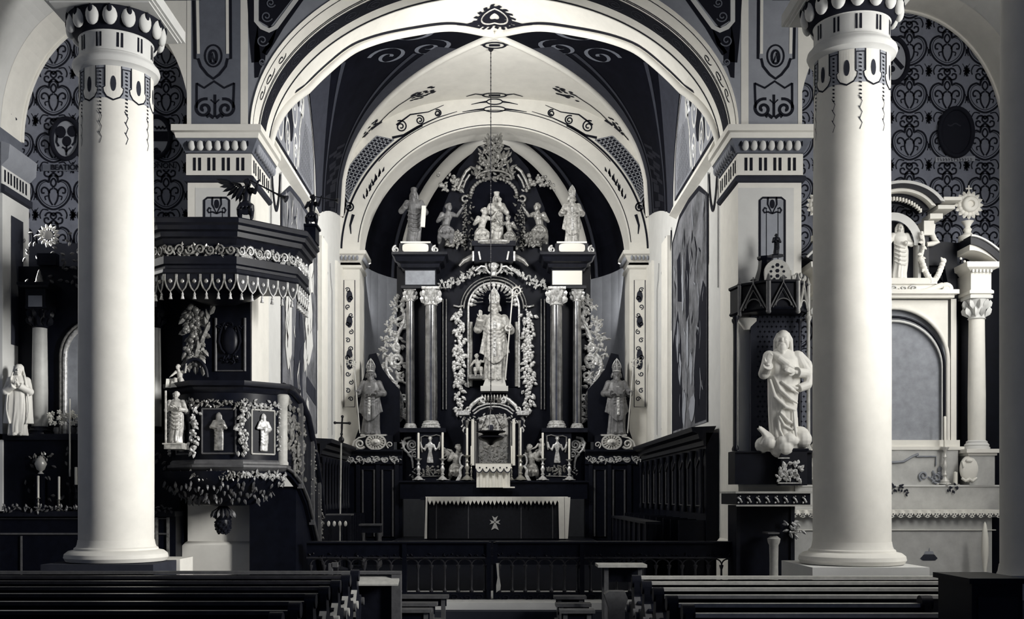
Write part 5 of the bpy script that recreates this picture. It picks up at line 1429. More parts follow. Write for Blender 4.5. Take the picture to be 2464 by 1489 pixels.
MB().box(c.x-.07, c.x+.07, c.y-.07, c.y+.07, Z(1228, DL), c.z-.16).build('plinth', WOOD, t)

# ---- shields and inscription ribbons on the damask
def text_mesh(body, size, M, m, name, parent, depth=.004):
    cu = bpy.data.curves.new('txt', 'FONT'); cu.body = body; cu.size = size; cu.align_x = 'CENTER'; cu.align_y = 'CENTER'; cu.extrude = depth; cu.offset = .002
    o = bpy.data.objects.new('txt', cu); col.objects.link(o); o.matrix_world = M
    dg = bpy.context.evaluated_depsgraph_get(); me = bpy.data.meshes.new_from_object(o.evaluated_get(dg)); me.name = name
    me.transform(M)
    off = Vector((0, 0, 0)); q = parent
    while q is not None: off = off+q.location; q = q.parent
    me.transform(Matrix.Translation(-off)); me.materials.clear(); me.materials.append(m)
    bpy.data.objects.remove(o); bpy.data.curves.remove(cu)
    r = bpy.data.objects.new(name, me); col.objects.link(r); r.parent = parent; return r
def shield(label, u, v, ru, rv, mfield, draw, mdraw=INK):
    t = thing('oval_shield', label, 'shield', P(u, v, YW), 'oval shields on the aisle end walls')
    el = lambda k, o: [(X(u, YW)+(ru*k)*YW/F*math.cos(2*PI*i/36), Z(v, YW)+(rv*k)*YW/F*math.sin(2*PI*i/36)) for i in range(36)]
    MB().prism(el(1.0, 0), YW-.045, YW-.01).build('field', mfield, t)
    MB().tube([(x, YW-.05, z) for x, z in el(1.1, 0)], .04, 8, closed=True).build('rim', INK, t, 60)
    d = MB(); draw(d, px_at(YW-.045, .006)); d.build('painted_charge', mdraw, t); return t
def drops(d, f):
    for cu, cv, r in ((146, 318, 13), (174, 316, 12), (161, 340, 11)):
        d.fill([(cu+r*math.cos(a), cv+r*1.15*math.sin(a)) for a in [2*PI*k/14 for k in range(14)]], f)
    d.ribbon([(138, 326), (136, 342), (142, 352)], 5, f); d.ribbon([(183, 324), (180, 342), (174, 350)], 5, f)
    d.ribbon([(161, 350), (160, 374)], 4, f); d.ribbon([(150, 354), (157, 358), (160, 366)], 4, f); d.ribbon([(172, 354), (164, 360), (160, 366)], 4, f)
shield('pale oval shield with three dark buds, left of the left white column', 161, 336, 31, 44, GREY, drops)
def band_(d, f):
    d.fill([(368, 316), (409, 316), (409, 340), (368, 340)], f)
    for k in range(3): d.ribbon([(372+9*k, 304), (378+9*k, 310), (384+9*k, 306)], 5, f)
    for cu, cv in ((376, 360), (382, 366), (374, 368)): d.fill([(cu+6*math.cos(a), cv+5*math.sin(a)) for a in [2*PI*k/10 for k in range(10)]], f)
shield('pale oval shield with a dark bar, right of the left white column', 378, 331, 31, 44, GREY, band_)
def bend(d, f):
    d.ribbon([(2138, 118), (2150, 140), (2172, 165)], 11, f)
    for cu, cv, r in ((2160, 116, 5), (2140, 150, 9), (2146, 166, 8), (2138, 178, 8)): d.fill([(cu+r*math.cos(a), cv+r*math.sin(a)) for a in [2*PI*k/10 for k in range(10)]], f)
shield('pale oval shield with a dark diagonal bend, right of the white right column', 2147, 148, 32, 48, GREY, bend)
def scr_(d, f):
    d.ribbon([(2280+4*k, 300+3*math.sin(k)) for k in range(9)], 3, f)
shield('black oval shield high on the right aisle wall', 2298, 320, 36, 52, INK, scr_, SLATE)
RX = Matrix.Rotation(PI/2, 4, 'X')
for (u0, u1, v, tx, lab, uc) in ((104, 232, 404, 'BEATIONO', 'painted ribbon lettered in capitals left of the left white column', 168), (330, 424, 400, 'JONON.', 'painted ribbon lettered in capitals right of the left white column', 392)):
    t = thing('inscription_ribbon', lab, 'inscription', P(uc, v, YW), 'inscription ribbons')
    MB().prism([(X(u, YW), Z(w, YW)) for u, w in ((u0, v+8), (u1, v+8), (u1, v-8), (u0, v-8))], YW-.02, YW-.008).build('ribbon', MIDG, t)
    p = P(uc, v, YW); text_mesh(tx, .125, Matrix.Translation((p.x, YW-.026, p.z)) @ RX, INK, 'lettering', t)
t = thing('inscription_ribbon', 'faded painted ribbon below the black oval shield', 'inscription', P(2298, 384, YW), 'inscription ribbons')
MB().prism([(X(u, YW), Z(w, YW)) for u, w in ((2250, 391), (2345, 388), (2345, 376), (2250, 379))], YW-.02, YW-.008).build('ribbon', GREY, t)
m_ = MB()
for k in range(13):
    u = 2256+6.6*k; m_.ribbon([(u, 380), (u+1.5, 388)], 1.2, px_at(YW-.02, .004)); m_.ribbon([(u, 382+(k % 3)*2), (u+4, 383+(k % 2)*3)], 1.2, px_at(YW-.02, .004))
m_.build('worn_lettering', SLATE, t)
# ------------------------------------------------------------------ gothic shrine on the right pier
DS = 17.0
S = lambda u, v, d=0.0: P(u, v, DS-d)
t = thing('gothic_shrine', 'dark gothic shrine with pinnacled canopy against the right pier', 'shrine', (X(1858, DS), DS, .1))
xs = lambda u: X(u, DS); zs_ = lambda v: Z(v, DS)
MB().box(xs(1818), xs(1942), DS+.30, DS+.40, zs_(1085), zs_(750)).build('niche_back', SLATE, t)
f = MB(); rnd = random.Random(5)
for k in range(11*26):
    u, v = 1824+11*(k % 11)+5*((k//11) % 2), 762+12*(k//11); f.ribbon([(u, v-4), (u, v), (u, v+4)], 3.2, px_at(DS+.30, .004), lambda q: .1+math.sin(PI*q)); f.ribbon([(u-4, v), (u, v), (u+4, v)], 2.4, px_at(DS+.30, .004), lambda q: .1+math.sin(PI*q))
f.build('painted_pattern', INK, t, kind='stuff')
for u, m_ in ((1771, WOODL), (1779, WOODL), (1946, WOODH), (1937, WOODL)):
    c = P(u, 0, DS); y = DS+(.32 if u in (1779, 1937) else .02)
    MB().lathe(c.x, y, [(.045, zs_(1083)), (.05, zs_(1078)), (.03, zs_(1070)), (.026, zs_(800)), (.03, zs_(772)), (.05, zs_(766)), (.05, zs_(760))], 12).build('colonnette', m_, t, 40)
# capital seen through the open side
c = P(1800, 0, DS+.35); MB().lathe(c.x, DS+.38, [(.06, zs_(785)), (.10, zs_(775)), (.15, zs_(765)), (.15, zs_(758))], 12).build('side_capital', WHITE, t, 40)
# canopy: three gabled faces of a half hexagon
CG = [(xs(1771), DS+.42), (xs(1783), DS+.05), (xs(1838), DS-.30), (xs(1905), DS-.30), (xs(1944), DS+.05), (xs(1950), DS+.42)]
MB().sweep(CG, [(-.03, zs_(752)), (0, zs_(752)), (.02, zs_(748)), (.0, zs_(742)), (0, zs_(690)), (.03, zs_(687)), (.03, zs_(682)), (-.03, zs_(680))]).build('canopy_wall', WOOD, t, 30)
cz = MB(); cz.prismz(list(reversed(CG)), zs_(752), zs_(748)); cz.prismz(list(reversed(CG)), zs_(686), zs_(681)); cz.build('canopy_ceiling', WOOD, t)
for i, m_ in ((1, WOODM), (2, WOODM), (3, WOODH)):
    a, b = Vector((*CG[i], 0)), Vector((*CG[i+1], 0)); d = (b-a); L = d.length; d.normalize(); n = Vector((d.y, -d.x, 0)); mid = (a+b)/2
    g = lambda x, z, o=.03: mid+d*x+n*o+Vector((0, 0, z))
    zb, zt = zs_(748), zs_(690); w = L*.46; fg = MB()
    fg.tube([g(-w, zb), g(0, zt+.02), g(w, zb)], .018, 6); fg.tube([g(-w*.8, zb), g(0, zt-.08), g(w*.8, zb)], .010, 6)
    fg.tube([g(0, zt), g(0, zt+.12)], .014, 6); fg.leaf(g(0, zt+.08), d, n, .06, .04); fg.leaf(g(0, zt+.08), -d, n, .06, .04)
    fg.tube([g(.6*w*math.cos(q), zb+.03+.55*w*math.sin(q)) for q in [PI*k/10 for k in range(11)]], .012, 6)
    fg.build('canopy_gable', m_, t, 60)
    for e_, xx in ((0, -L/2), (1, L/2)):
        pz = MB(); p = g(xx, 0, .02); pz.lathe(p.x, p.y, [(.03, zb-.05), (.03, zt+.03), (.045, zt+.04), (.03, zt+.06), (.0, zt+.16)], 8)
        pz.ell((p.x, p.y, zb-.06), .035, 8, 6); pz.build('pinnacle', m_, t, 40)
# traceried lantern with a cross shaped lattice
lt = MB(); pts = arc(0, 0, 1, 1, 0, 180, 16)
c = P(1872, 678, DS-.12); w, h = .20, .36
out = [(c.x-w, c.z)]+[(c.x-w*math.cos(math.radians(a)), c.z+h*.45+h*.55*math.sin(math.radians(a))) for a in range(0, 181, 15)]+[(c.x+w, c.z)]
MB().prism(out, DS-.09, DS-.03).build('lantern', WOODH, t)
for px_, pz_ in ((0, .27), (-.07, .24), (.07, .24), (-.10, .17), (0, .18), (.10, .17), (-.10, .09), (.10, .09), (-.05, .05), (.05, .05), (0, .10)):
    r = .022 if px_ else .032
    MB().prism([(c.x+px_+r*math.cos(q), c.z+pz_+r*math.sin(q)) for q in [2*PI*k/6 for k in range(6)]], DS-.096, DS-.09).build('tracery_hole', INK, t)
fl_ = MB()
for k in range(9): fl_.ell((lerp(xs(1895), xs(1948), k/8), DS-.05+.04*k, zs_(672)+.10*math.sin(k*1.3)**2), (.03, .03, .05), 6, 5)
fl_.build('cresting', WOODH, t, 0)
MB().lathe(xs(1845), DS+.1, [(.2, zs_(680)), (.16, zs_(665)), (.12, zs_(645)), (.10, zs_(625)), (.13, zs_(620)), (.13, zs_(615)), (.0, zs_(614))], 8).build('spire_base', WOOD, t, 20)
c = P(1868, 614, DS+.1); 
saint('finial_statue', 'little dark figure on top of the gothic shrine canopy', c, .36, WOODL, 3, 0, [((-.11, 0, .74), (-.16, -.03, .58), (-.03, -.13, .6), (.6, -.5, .3), (0, 0, 1), 1.2, .05, .8, -1), ((.11, 0, .74), (.17, -.03, .58), (.05, -.13, .62), (-.6, -.5, .3), (0, 0, 1), 1.2, .05, .8, 1)], 'short')
MB().lathe(c.x, c.y, [(.12, c.z-.02), (.12, c.z), (0, c.z)], 8).build('finial_seat', WOODL, t, 30)
# altar block, shelf with a frieze of small arches, pedestal relief
MB().box(xs(1768), xs(1953), DS-.02, YP-.02, zs_(1165), zs_(1085)).build('predella', WOOD, t)
MB().box(xs(1908), xs(1956), DS-.10, DS, zs_(1089), zs_(1084)).box(xs(1768), xs(1910), DS-.06, DS, zs_(1089), zs_(1085)).build('predella_ledge', WOODL, t)
MB().box(xs(1868), xs(1930), DS-.28, DS-.02, zs_(1168), zs_(1082)).sweep([(xs(1868), DS-.02), (xs(1868), DS-.28), (xs(1930), DS-.28), (xs(1930), DS-.02)], [(0, zs_(1088)), (.02, zs_(1085)), (.02, zs_(1081)), (0, zs_(1080))]).build('pedestal', WOODL, t)
f = MB(); leaves_on(f, S(1874, 1133, .3), S(1926, 1133, .3), (0, -1, 0), .36, 34, 4, .10); f.tube([S(1872, 1162, .3), S(1928, 1162, .3)], .01, 5); f.tube([S(1872, 1102, .3), S(1900, 1102, .3)], .01, 5); f.build('pedestal_relief', GILT, t)
y0, y1 = 16.35, YP-.03; q = lambda u: X(u, 16.35); qz = lambda v: Z(v, 16.35)
MB().box(q(1769), q(1953), y0-.04, y1, qz(1187), qz(1182)).build('altar_shelf', WOODH, t)
MB().box(q(1773), q(1950), y0, y1, qz(1214), qz(1187)).build('shelf_frieze', WOOD, t)
MB().box(q(1771), q(1953), y0-.03, y0+.01, qz(1218), qz(1214)).build('shelf_moulding', WOODH, t)
for k in range(8):
    u = 1781+22.2*k; e = MB(); e.tube([P(u-6, 1196, y0-.015), P(u, 1201, y0-.02), P(u+4, 1209, y0-.015)], .016, 6); e.ell(P(u, 1194, y0-.015), .012, 6, 5); e.ell(P(u-4, 1209, y0-.015), .016, 6, 5)
    e.build('frieze_ornament', GILT, t, 0)
MB().box(q(1790), q(1935), 16.9, y1, .1, qz(1216)).build('altar_body', WOOD, t)
MB().box(q(1850), q(1878), 16.4, 16.75, qz(1285), qz(1281)).build('bracket_shelf', WOODM, t)
c = P(1862, 0, 16.5); MB().lathe(c.x, 16.5, [(.09, .1), (.09, .16), (.07, .2), (.065, .9), (.07, 1.18), (.09, 1.22), (.10, 1.28), (.05, 1.32)], 16).build('support_column', WOODH, t, 40)
f = MB(); leaves_on(f, P(1893, 1272, 16.8), P(1930, 1272, 16.8), (0, -1, 0), .3, 18, 6, .1); f.build('bracket_relief', GILT, t)
for u in (1795, 1930): MB().box(q(u)-.03, q(u)+.03, 16.86, 16.9, .1, qz(1216)).build('body_stile', WOODL, t)
# sacred heart statue
pos = P(1886, 1071, 16.95); H = 1.86
t = thing('christ_statue', 'white statue of a robed long haired man pointing to his chest, inside the gothic shrine', 'statue', pos)
mb = MB()
robe_loft(mb, [(.0, .02, 0, .135, .11, .10), (.06, .02, 0, .13, .105, .12), (.16, -.005, 0, .115, .10, .12), (.30, -.015, 0, .115, .10, .09), (.42, -.01, 0, .125, .10, .05), (.54, .0, 0, .135, .10, .04), (.64, .0, 0, .135, .095, .03), (.72, -.005, 0, .135, .085, .02), (.78, -.01, .005, .105, .06, 0), (.815, -.012, .008, .045, .042, 0)], 21)
for pts, r in (([(-.10, -.06, .58), (-.06, -.11, .46), (.02, -.125, .38), (.09, -.10, .345)], .016), ([(-.13, -.05, .55), (-.10, -.10, .40), (-.02, -.125, .315), (.07, -.11, .285)], .018), ([(-.05, -.11, .53), (.03, -.125, .46), (.10, -.09, .43)], .014),
               ([(.00, -.115, .50), (.08, -.105, .47), (.13, -.05, .47)], .013), ([(-.06, -.115, .27), (.0, -.12, .2), (.07, -.10, .165)], .016), ([(-.07, -.11, .24), (-.03, -.12, .16), (.05, -.11, .12)], .014), ([(-.07, -.10, .22), (-.065, -.115, .12), (-.03, -.12, .05)], .014), ([(.05, -.11, .3), (.06, -.12, .15), (.08, -.12, .03)], .013)):
    n_ = len(pts); mb.tube([Vector(p) for p in pts], [r*.6]+[r]*(n_-2)+[r*.5], 8)
# mantle from his left arm round the body
mb.tube([(.12, 0, .76), (.19, .0, .68), (.215, -.02, .58), (.18, -.06, .50), (.10, -.09, .47)], [.045, .05, .045, .04, .035], 10)
mb.tube([(-.10, -.02, .77), (-.06, -.08, .72), (.01, -.105, .66), (.08, -.09, .62)], [.02, .028, .028, .02], 8)
arm(mb, (.115, 0, .745), (.175, -.04, .60), (.06, -.135, .60), (-.8, -.35, .25), (0, -1, .2), 1.2, .05, .5, 1)
arm(mb, (-.125, 0, .745), (-.175, -.03, .60), (-.165, -.14, .665), (.1, -.25, 1), (0, 1, .2), 1.2, .048, .35, -1)
head(mb, (-.012, -.018, .885), 1.10, -.35, .08, 'long', True)
mb.tube([(-.02, -.095, .665), (-.01, -.105, .64), (.0, -.10, .62)], [.02, .028, .012], 8)      # heart
for q_ in (-1, 1): mb.tube([(q_*.04-.01, -.06, .02), (q_*.05-.01, -.135, .012)], [.028, .02], 8)
M = Matrix.Translation(pos) @ Matrix.Diagonal((H, H, H, 1)); r = MB(); r.join(mb, M); fuse(r, 'body', MARB, .0095, t, 1)
cl = MB(); rnd = random.Random(6)
for k in range(26):
    cl.ell((rnd.uniform(-.17, .15), rnd.uniform(-.12, .10), rnd.uniform(-.04, .05)), (rnd.uniform(.04, .08),)*3, 10, 7)
for k in range(9): cl.tube([(-.08, -.05, .05), (-.16-.01*k, -.08, .055+.012*k), (-.22+.006*k, -.06, .0+.016*k)], [.02, .02, .008], 6)
cl.ell((.13, -.02, .06), (.09, .09, .10), 12, 8)
r = MB(); r.join(cl, M); fuse(r, 'cloud_base', MARB, .014, t, 1)
b = MB(); b.box(pos.x-.10, pos.x+.12, pos.y-.10, pos.y+.12, Z(1084, 16.95), pos.z-.02).build('foot_slab', MARB, t)

# ------------------------------------------------------------------ right side altar (pale stone)
DR = 17.9; UR = 2150
G = lambda u, v, d=0.0: P(u, v, DR-d)
t = thing('stone_side_altar', 'pale stone side altar with columns and arched picture, right of the right white column', 'altar', (X(UR, DR), DR, .12))
xr = lambda u: X(u, DR); zr = lambda v: Z(v, DR); mu = lambda u, s: UR+s*(u-UR)
D3 = lambda v: Z(v, 17.0)
MB().box(xr(1885) if False else 5.0, 8.6, DR+.18, YW-.03, .12, zr(1062)).build('back_wall', WOOD, t)
MB().box(8.6-.78, 8.6, DR+.2, YW-.03, zr(1062), zr(640)).build('side_panel', WOOD, t)
x0, x1 = X(1905, 17.0), X(2398, 17.0)
MB().box(x0+.05, x1-.05, 17.05, DR+.1, .12, D3(1240)).build('altar_table', GMARB, t)
MB().box(x0-.04, x1+.04, 16.96, DR+.1, D3(1244), D3(1228)).build('altar_top', GMARB, t)
MB().box(x0, x1, 17.02, 17.06, D3(1276), D3(1274)).build('frontal_line', WHITE, t)
# emblem on the frontal: a small bishop's hat over a cushion
f = MB(); f.fill([(2214, 1343), (2222, 1334), (2248, 1334), (2256, 1343), (2250, 1348), (2220, 1348)], px_at(17.05, .008)); f.build('painted_emblem', SLATE, t)
f = MB(); f.fill([(2222, 1333), (2226, 1326), (2244, 1326), (2248, 1333)], px_at(17.05, .01)); f.ribbon([(2236, 1318), (2236, 1325)], 2, px_at(17.05, .01)); f.build('painted_emblem', GREY, t)
MB().box(xr(1895), xr(2404), 17.45, DR+.1, zr(1238), zr(1168)).build('gradine', GMARB, t)
MB().box(xr(1900), xr(2400), 17.43, 17.46, zr(1171), zr(1167)).build('gradine_edge', CREAM, t)
# predella with relief panels
MB().box(xr(2012), xr(2288), 17.62, DR+.1, zr(1168), zr(1084)).build('predella', GMARB, t)
MB().box(xr(1998), xr(2302), 17.60, DR+.1, zr(1084), zr(1076)).box(xr(2004), xr(2296), 17.68, DR+.1, zr(1076), zr(1060)).build('predella_cornice', WHITE, t)
f = MB()
for s in (-1, 1):
    f.tube([G(mu(u, s), v, .30) for u, v in ((2205, 1098), (2252, 1098), (2252, 1120))], .014, 6)
    scroll3(f, lambda a, b: G(mu(a, s), b, .30), volute(2254, 1150, 14, 3, 1, 1.5, 20), .02, .012)
    scroll3(f, lambda a, b: G(mu(a, s), b, .30), volute(2222, 1145, 12, 3, 2, 1.4, 20), .018, .012)
    leaves_on(f, G(mu(2240, s), 1140, .30), G(mu(2270, s), 1140, .30), (0, -1, 0), .3, 12, 3+s, .09)
    f.tube([G(mu(2150, s), 1112, .30), G(mu(2175, s), 1110, .30), G(mu(2195, s), 1098, .30), G(mu(2210, s), 1092, .30)], .02, 6)
f.build('predella_relief', CANVAS, t, 60)
# column pedestals, columns, entablature, broken pediment
for s in (-1, 1):
    uc = mu(2332, s); xc = xr(uc); w = .22
    MB().box(xc-w*.92, xc+w*.92, 17.42, DR+.1, zr(1168), zr(1098)).build('pedestal', GMARB, t)
    MB().box(xc-w*1.25, xc+w*1.25, 17.36, DR+.1, zr(1092), zr(1083)).box(xc-w*1.05, xc+w*1.05, 17.40, DR+.1, zr(1098), zr(1092)).build('pedestal_cornice', WHITE, t)
    f = MB(); f.ell(G(uc, 1128, .45), (.16, .06, .22), 14, 9); f.tube([G(uc-16, 1110, .48), G(uc-14, 1125, .50)], .012, 5)
    for q_ in (-1, 1): f.tube([G(uc+q_*18, 1150, .47), G(uc+q_*8, 1157, .50), G(uc, 1152, .52)], .022, 6)
    f.ell(G(uc, 1108, .50), (.06, .03, .035), 8, 6)
    f.build('pedestal_cartouche', WHITE, t, 0)
    alt_column(t, xc, 17.62, zr(1083), zr(722), .135, WHITE, CREAM, n=28)
    MB().box(xc-.165, xc+.165, 17.46, DR+.1, zr(722), zr(668)).sweep([(xc-.165, DR), (xc-.165, 17.46), (xc+.165, 17.46), (xc+.165, DR)], [(0, zr(720)), (.03, zr(718)), (.03, zr(712)), (0, zr(708))]).build('entablature', WHITE, t)
    MB().sweep([(xc-.165, DR), (xc-.165, 17.46), (xc+.165, 17.46), (xc+.165, DR)], [(0, zr(668)), (.02, zr(664)), (.10, zr(658)), (.11, zr(646)), (-.1, zr(645))]).build('cornice', WHITE, t, 30)
    dt = MB()
    for k in range(6): dt.box(lerp(xc-.16, xc+.13, k/5), lerp(xc-.16, xc+.13, k/5)+.03, 17.41, 17.46, zr(669), zr(662))
    dt.build('dentil', CREAM, t)
    # raking segment of the broken pediment
    up_, lo_ = [], []
    for k in range(13):
        q_ = k/12; u = lerp(2300, 2382, q_); up_.append((xr(mu(u, s)), zr(586+50*q_**1.7))); lo_.append((xr(mu(lerp(2300, 2366, q_), s)), zr(606+40*q_**1.7)))
    MB().prism(up_+lo_[::-1], 17.34, DR+.05).build('pediment_segment', WOODL, t)
    MB().tube([(x, 17.33, z) for x, z in up_], .022, 6).build('pediment_edge', CREAM, t, 60)
    lo2 = [(x, z) for x, z in lo_]; MB().prism(lo2+[(x, z-.09*(1-k/14)) for k, (x, z) in reversed(list(enumerate(lo2)))], 17.38, DR).build('pediment_band', WHITE, t)
    dt = MB()
    for k in range(4): dt.ell(G(mu(2312+9*k, s), 622+5*k+2*k, .42), .022, 6, 5)
    dt.build('dentil', WHITE, t, 0)
    MB().prism([(xr(mu(u, s)), zr(v)) for u, v in ((2228, 580), (2300, 586), (2300, 645), (2302, 720), (2284, 720), (2270, 640), (2228, 640))], DR-.05, DR+.1).build('shadow_panel', WOOD, t)
    MB().box(xr(mu(2296, s))-.04, xr(mu(2296, s))+.04, DR-.05, DR+.1, zr(1168), zr(720)).build('side_strip', WOOD, t)
    # radiant finial
    c = G(mu(2328, s), 0, .2); zz_ = lambda v: zr(v)
    fb2 = MB().lathe(c.x, c.y, [(.14, zz_(588)), (.14, zz_(575)), (.09, zz_(573)), (.05, zz_(566)), (.07, zz_(560)), (.04, zz_(554)), (.06, zz_(548)), (.10, zz_(540))], 14)
    fb2.build('finial_stem', WHITE, t, 40)
    f = MB(); cc = Vector((c.x, c.y-.05, zz_(503)))
    f.join(MB().lathe(0, 0, [(0, .06), (.05, .06), (.06, .10), (.10, .11), (.13, .08), (.13, -.02), (0, -.02)], 20), Matrix.Translation(cc) @ Matrix.Rotation(PI/2, 4, 'X'))
    for k in range(16):
        a = 2*PI*k/16; d = Vector((math.cos(a), 0, math.sin(a))); f.ell(cc+d*.15, (.05, .05, .05), 8, 6); f.leaf(cc+d*.14, d, (0, -1, 0), .10, .07, .3)
    f.build('finial_sunburst', WHITE, t, 60)
    f = MB().tube([(cc.x, cc.y, cc.z+.2), (cc.x, cc.y, cc.z+.32)], .012, 6); f.tube([(cc.x-.05, cc.y, cc.z+.27), (cc.x+.05, cc.y, cc.z+.27)], .012, 6); f.build('finial_cross', WHITE, t)
    # scroll bracket and garland beside the upper niche
    f = MB(); scroll3(f, lambda a, b: G(mu(a, s), b, .22), [(2214, 703), (2230, 700), (2250, 692), (2268, 686)]+[p for p in volute(2278, 697, 13, 3, -2.4, 1.5, 22)], .05, .03, 9)
    f.build('scroll_bracket', WHITE, t, 60)
    f = MB(); rnd = random.Random(9)
    for k in range(34):
        q_ = k/33; u = 2218+4*math.sin(q_*9) if q_ < .45 else 2218+(q_-.45)*95; v = 560+q_*150 if q_ < .45 else 628+48*math.sin((q_-.45)*PI/.55)
        f.ell(G(mu(u, s), v, .22), (.03+.02*(q_ > .4),)*3, 8, 6)
        if k % 2: f.leaf(G(mu(u, s), v, .25), (rnd.uniform(-1, 1), 0, rnd.uniform(-1, 1)), (0, -1, 0), .08, .05, .35)
    f.build('fruit_garland', WHITE, t, 0)
# arched picture and its surround
sur = [(xr(2002), zr(1060)), (xr(2002), zr(722)), (xr(2298), zr(722)), (xr(2298), zr(1060))]
ap_ = [(2150-131*math.cos(PI*k/28), 868-128*math.sin(PI*k/28)) for k in range(29)]
sm = MB()
full_ = [(2019, 1060)]+ap_+[(2281, 1060)]
for (ua, va), (ub, vb) in zip(full_, full_[1:]):
    if ua == ub: continue
    sm.add([G(ua, va, .12), G(ub, vb, .12), G(ub, 722, .12), G(ua, 722, .12)], [(0, 1, 2, 3)])
for s in (-1, 1): sm.box(min(xr(mu(2281, s)), xr(mu(2294, s))), max(xr(mu(2281, s)), xr(mu(2294, s))), DR-.12, DR, zr(1060), zr(722))
sm.build('picture_surround', WHITE, t)
pp = MB().prism([(xr(u), zr(v)) for u, v in full_], DR-.02, DR+.05).build('picture', CANVAS, t)
for k, (q_, m_) in enumerate(((1.0, WHITE), (.93, WOOD), (.90, CREAM))):
    MB().tube([G(UR+(u-UR)*q_, 1060+(v-1060)*(q_ if v < 1000 else 1), .12-.02*k) for u, v in full_], (.035, .022, .022)[k], 8).build('picture_frame', m_, pp, 60)
# upper stage: entablature, niche with statue, segmental pediment
MB().box(xr(2018), xr(2282), DR-.24, DR+.1, zr(722), zr(714)).box(xr(2010), xr(2290), DR-.30, DR+.1, zr(714), zr(704)).build('entablature', WHITE, t)
MB().box(xr(2065), xr(2236), DR-.22, DR+.1, zr(704), zr(690)).box(xr(2060), xr(2240), DR-.26, DR+.1, zr(690), zr(676)).build('niche_sill', WHITE, t)
f = MB(); rinceau(f, lambda a, b: G(a, b, .24), 2090, 2210, 686, 700, 5, .016); f.build('sill_relief', CREAM, t, 60)
nich = [(2100, 678), (2100, 590)]+[(2150-50*math.cos(PI*k/20), 590-60*math.sin(PI*k/20)) for k in range(21)]+[(2200, 590), (2200, 678)]
MB().prism([(xr(u), zr(v)) for u, v in nich], DR+.05, DR+.1).build('niche_back', SLATE, t)
n2 = MB()
for (ua, va), (ub, vb) in zip(nich[1:-1], nich[2:-1]):
    n2.add([G(ua, va, .16), G(ub, vb, .16), G(lerp(UR, ub, 1.42), lerp(590, vb, 1.32), .16), G(lerp(UR, ua, 1.42), lerp(590, va, 1.32), .16)], [(0, 1, 2, 3)])
    n2.add([G(ua, va, .16), G(ub, vb, .16), G(ub, vb, -.08), G(ua, va, -.08)], [(3, 2, 1, 0)])
for s in (-1, 1): n2.box(min(xr(mu(2200, s)), xr(mu(2207, s))), max(xr(mu(2200, s)), xr(mu(2207, s))), DR-.16, DR+.08, zr(678), zr(590)); 
n2.build('niche_arch', CREAM, t, 40)
for s in (-1, 1):
    MB().box(*sorted((xr(mu(2212, s)), xr(mu(2236, s)))), DR-.20, DR+.08, zr(572), zr(538)).build('niche_block', WHITE, t)
    MB().box(*sorted((xr(mu(2207, s)), xr(mu(2228, s)))), DR-.12, DR+.08, zr(676), zr(572)).build('niche_pilaster', WOODL, t)
    f = MB(); scroll3(f, lambda a, b: G(mu(a, s), b, .15), [(2244, 540), (2242, 560), (2248, 575), (2256, 582), (2244, 586), (2230, 588)], .05, .04); f.build('niche_volute', WHITE, t, 60)
    MB().box(*sorted((xr(mu(2222, s)), xr(mu(2252, s)))), DR-.28, DR+.08, zr(536), zr(524)).build('pediment_end', WHITE, t)
    MB().box(*sorted((xr(mu(2236, s)), xr(mu(2276, s)))), DR-.36, DR+.08, zr(516), zr(507)).box(*sorted((xr(mu(2246, s)), xr(mu(2288, s)))), DR-.42, DR+.08, zr(498), zr(490)).build('pediment_return', WHITE, t)
def ring(r0, r1, k0, zc, a0, a1): return [(2150+r0*math.cos(math.radians(a)), zc-r0*k0*math.sin(math.radians(a))) for a in range(a0, a1+1, 5)]+[(2150+r1*math.cos(math.radians(a)), zc-r1*k0*math.sin(math.radians(a))) for a in range(a1, a0-1, -5)]
for (r0, r1, d, m_) in ((112, 104, .42, CREAM), (104, 92, .40, WOODL), (92, 84, .36, WHITE), (84, 68, .22, WOOD)):
    poly = [(xr(u), zr(v)) for u, v in ring(r0, r1, .84, 545, 28, 152)]
    MB().prism(poly, DR-d, DR+.06).build('pediment_arch', m_, t)
dt = MB()
for k in range(21):
    a = math.radians(35+5.5*k); c = G(2150+79*math.cos(a), 545-79*.84*math.sin(a), .24); dt.box(c.x-.014, c.x+.014, c.y-.03, c.y+.03, c.z-.03, c.z+.03)
dt.build('dentil', WHITE, t)
saint('niche_statue', 'small white robed statue in the upper niche of the pale stone altar', G(2165, 676, .05), 1.0, MARB, 8, 0, [((-.115, 0, .745), (-.19, -.02, .62), (-.20, -.10, .72), (-.2, -.2, 1), (0, 1, 0), 1.2, .045, .4, -1), ((.115, 0, .745), (.18, -.03, .6), (.04, -.13, .6), (-.7, -.4, .2), (0, 0, 1), 1.2, .045, .6, 1)], 'long')
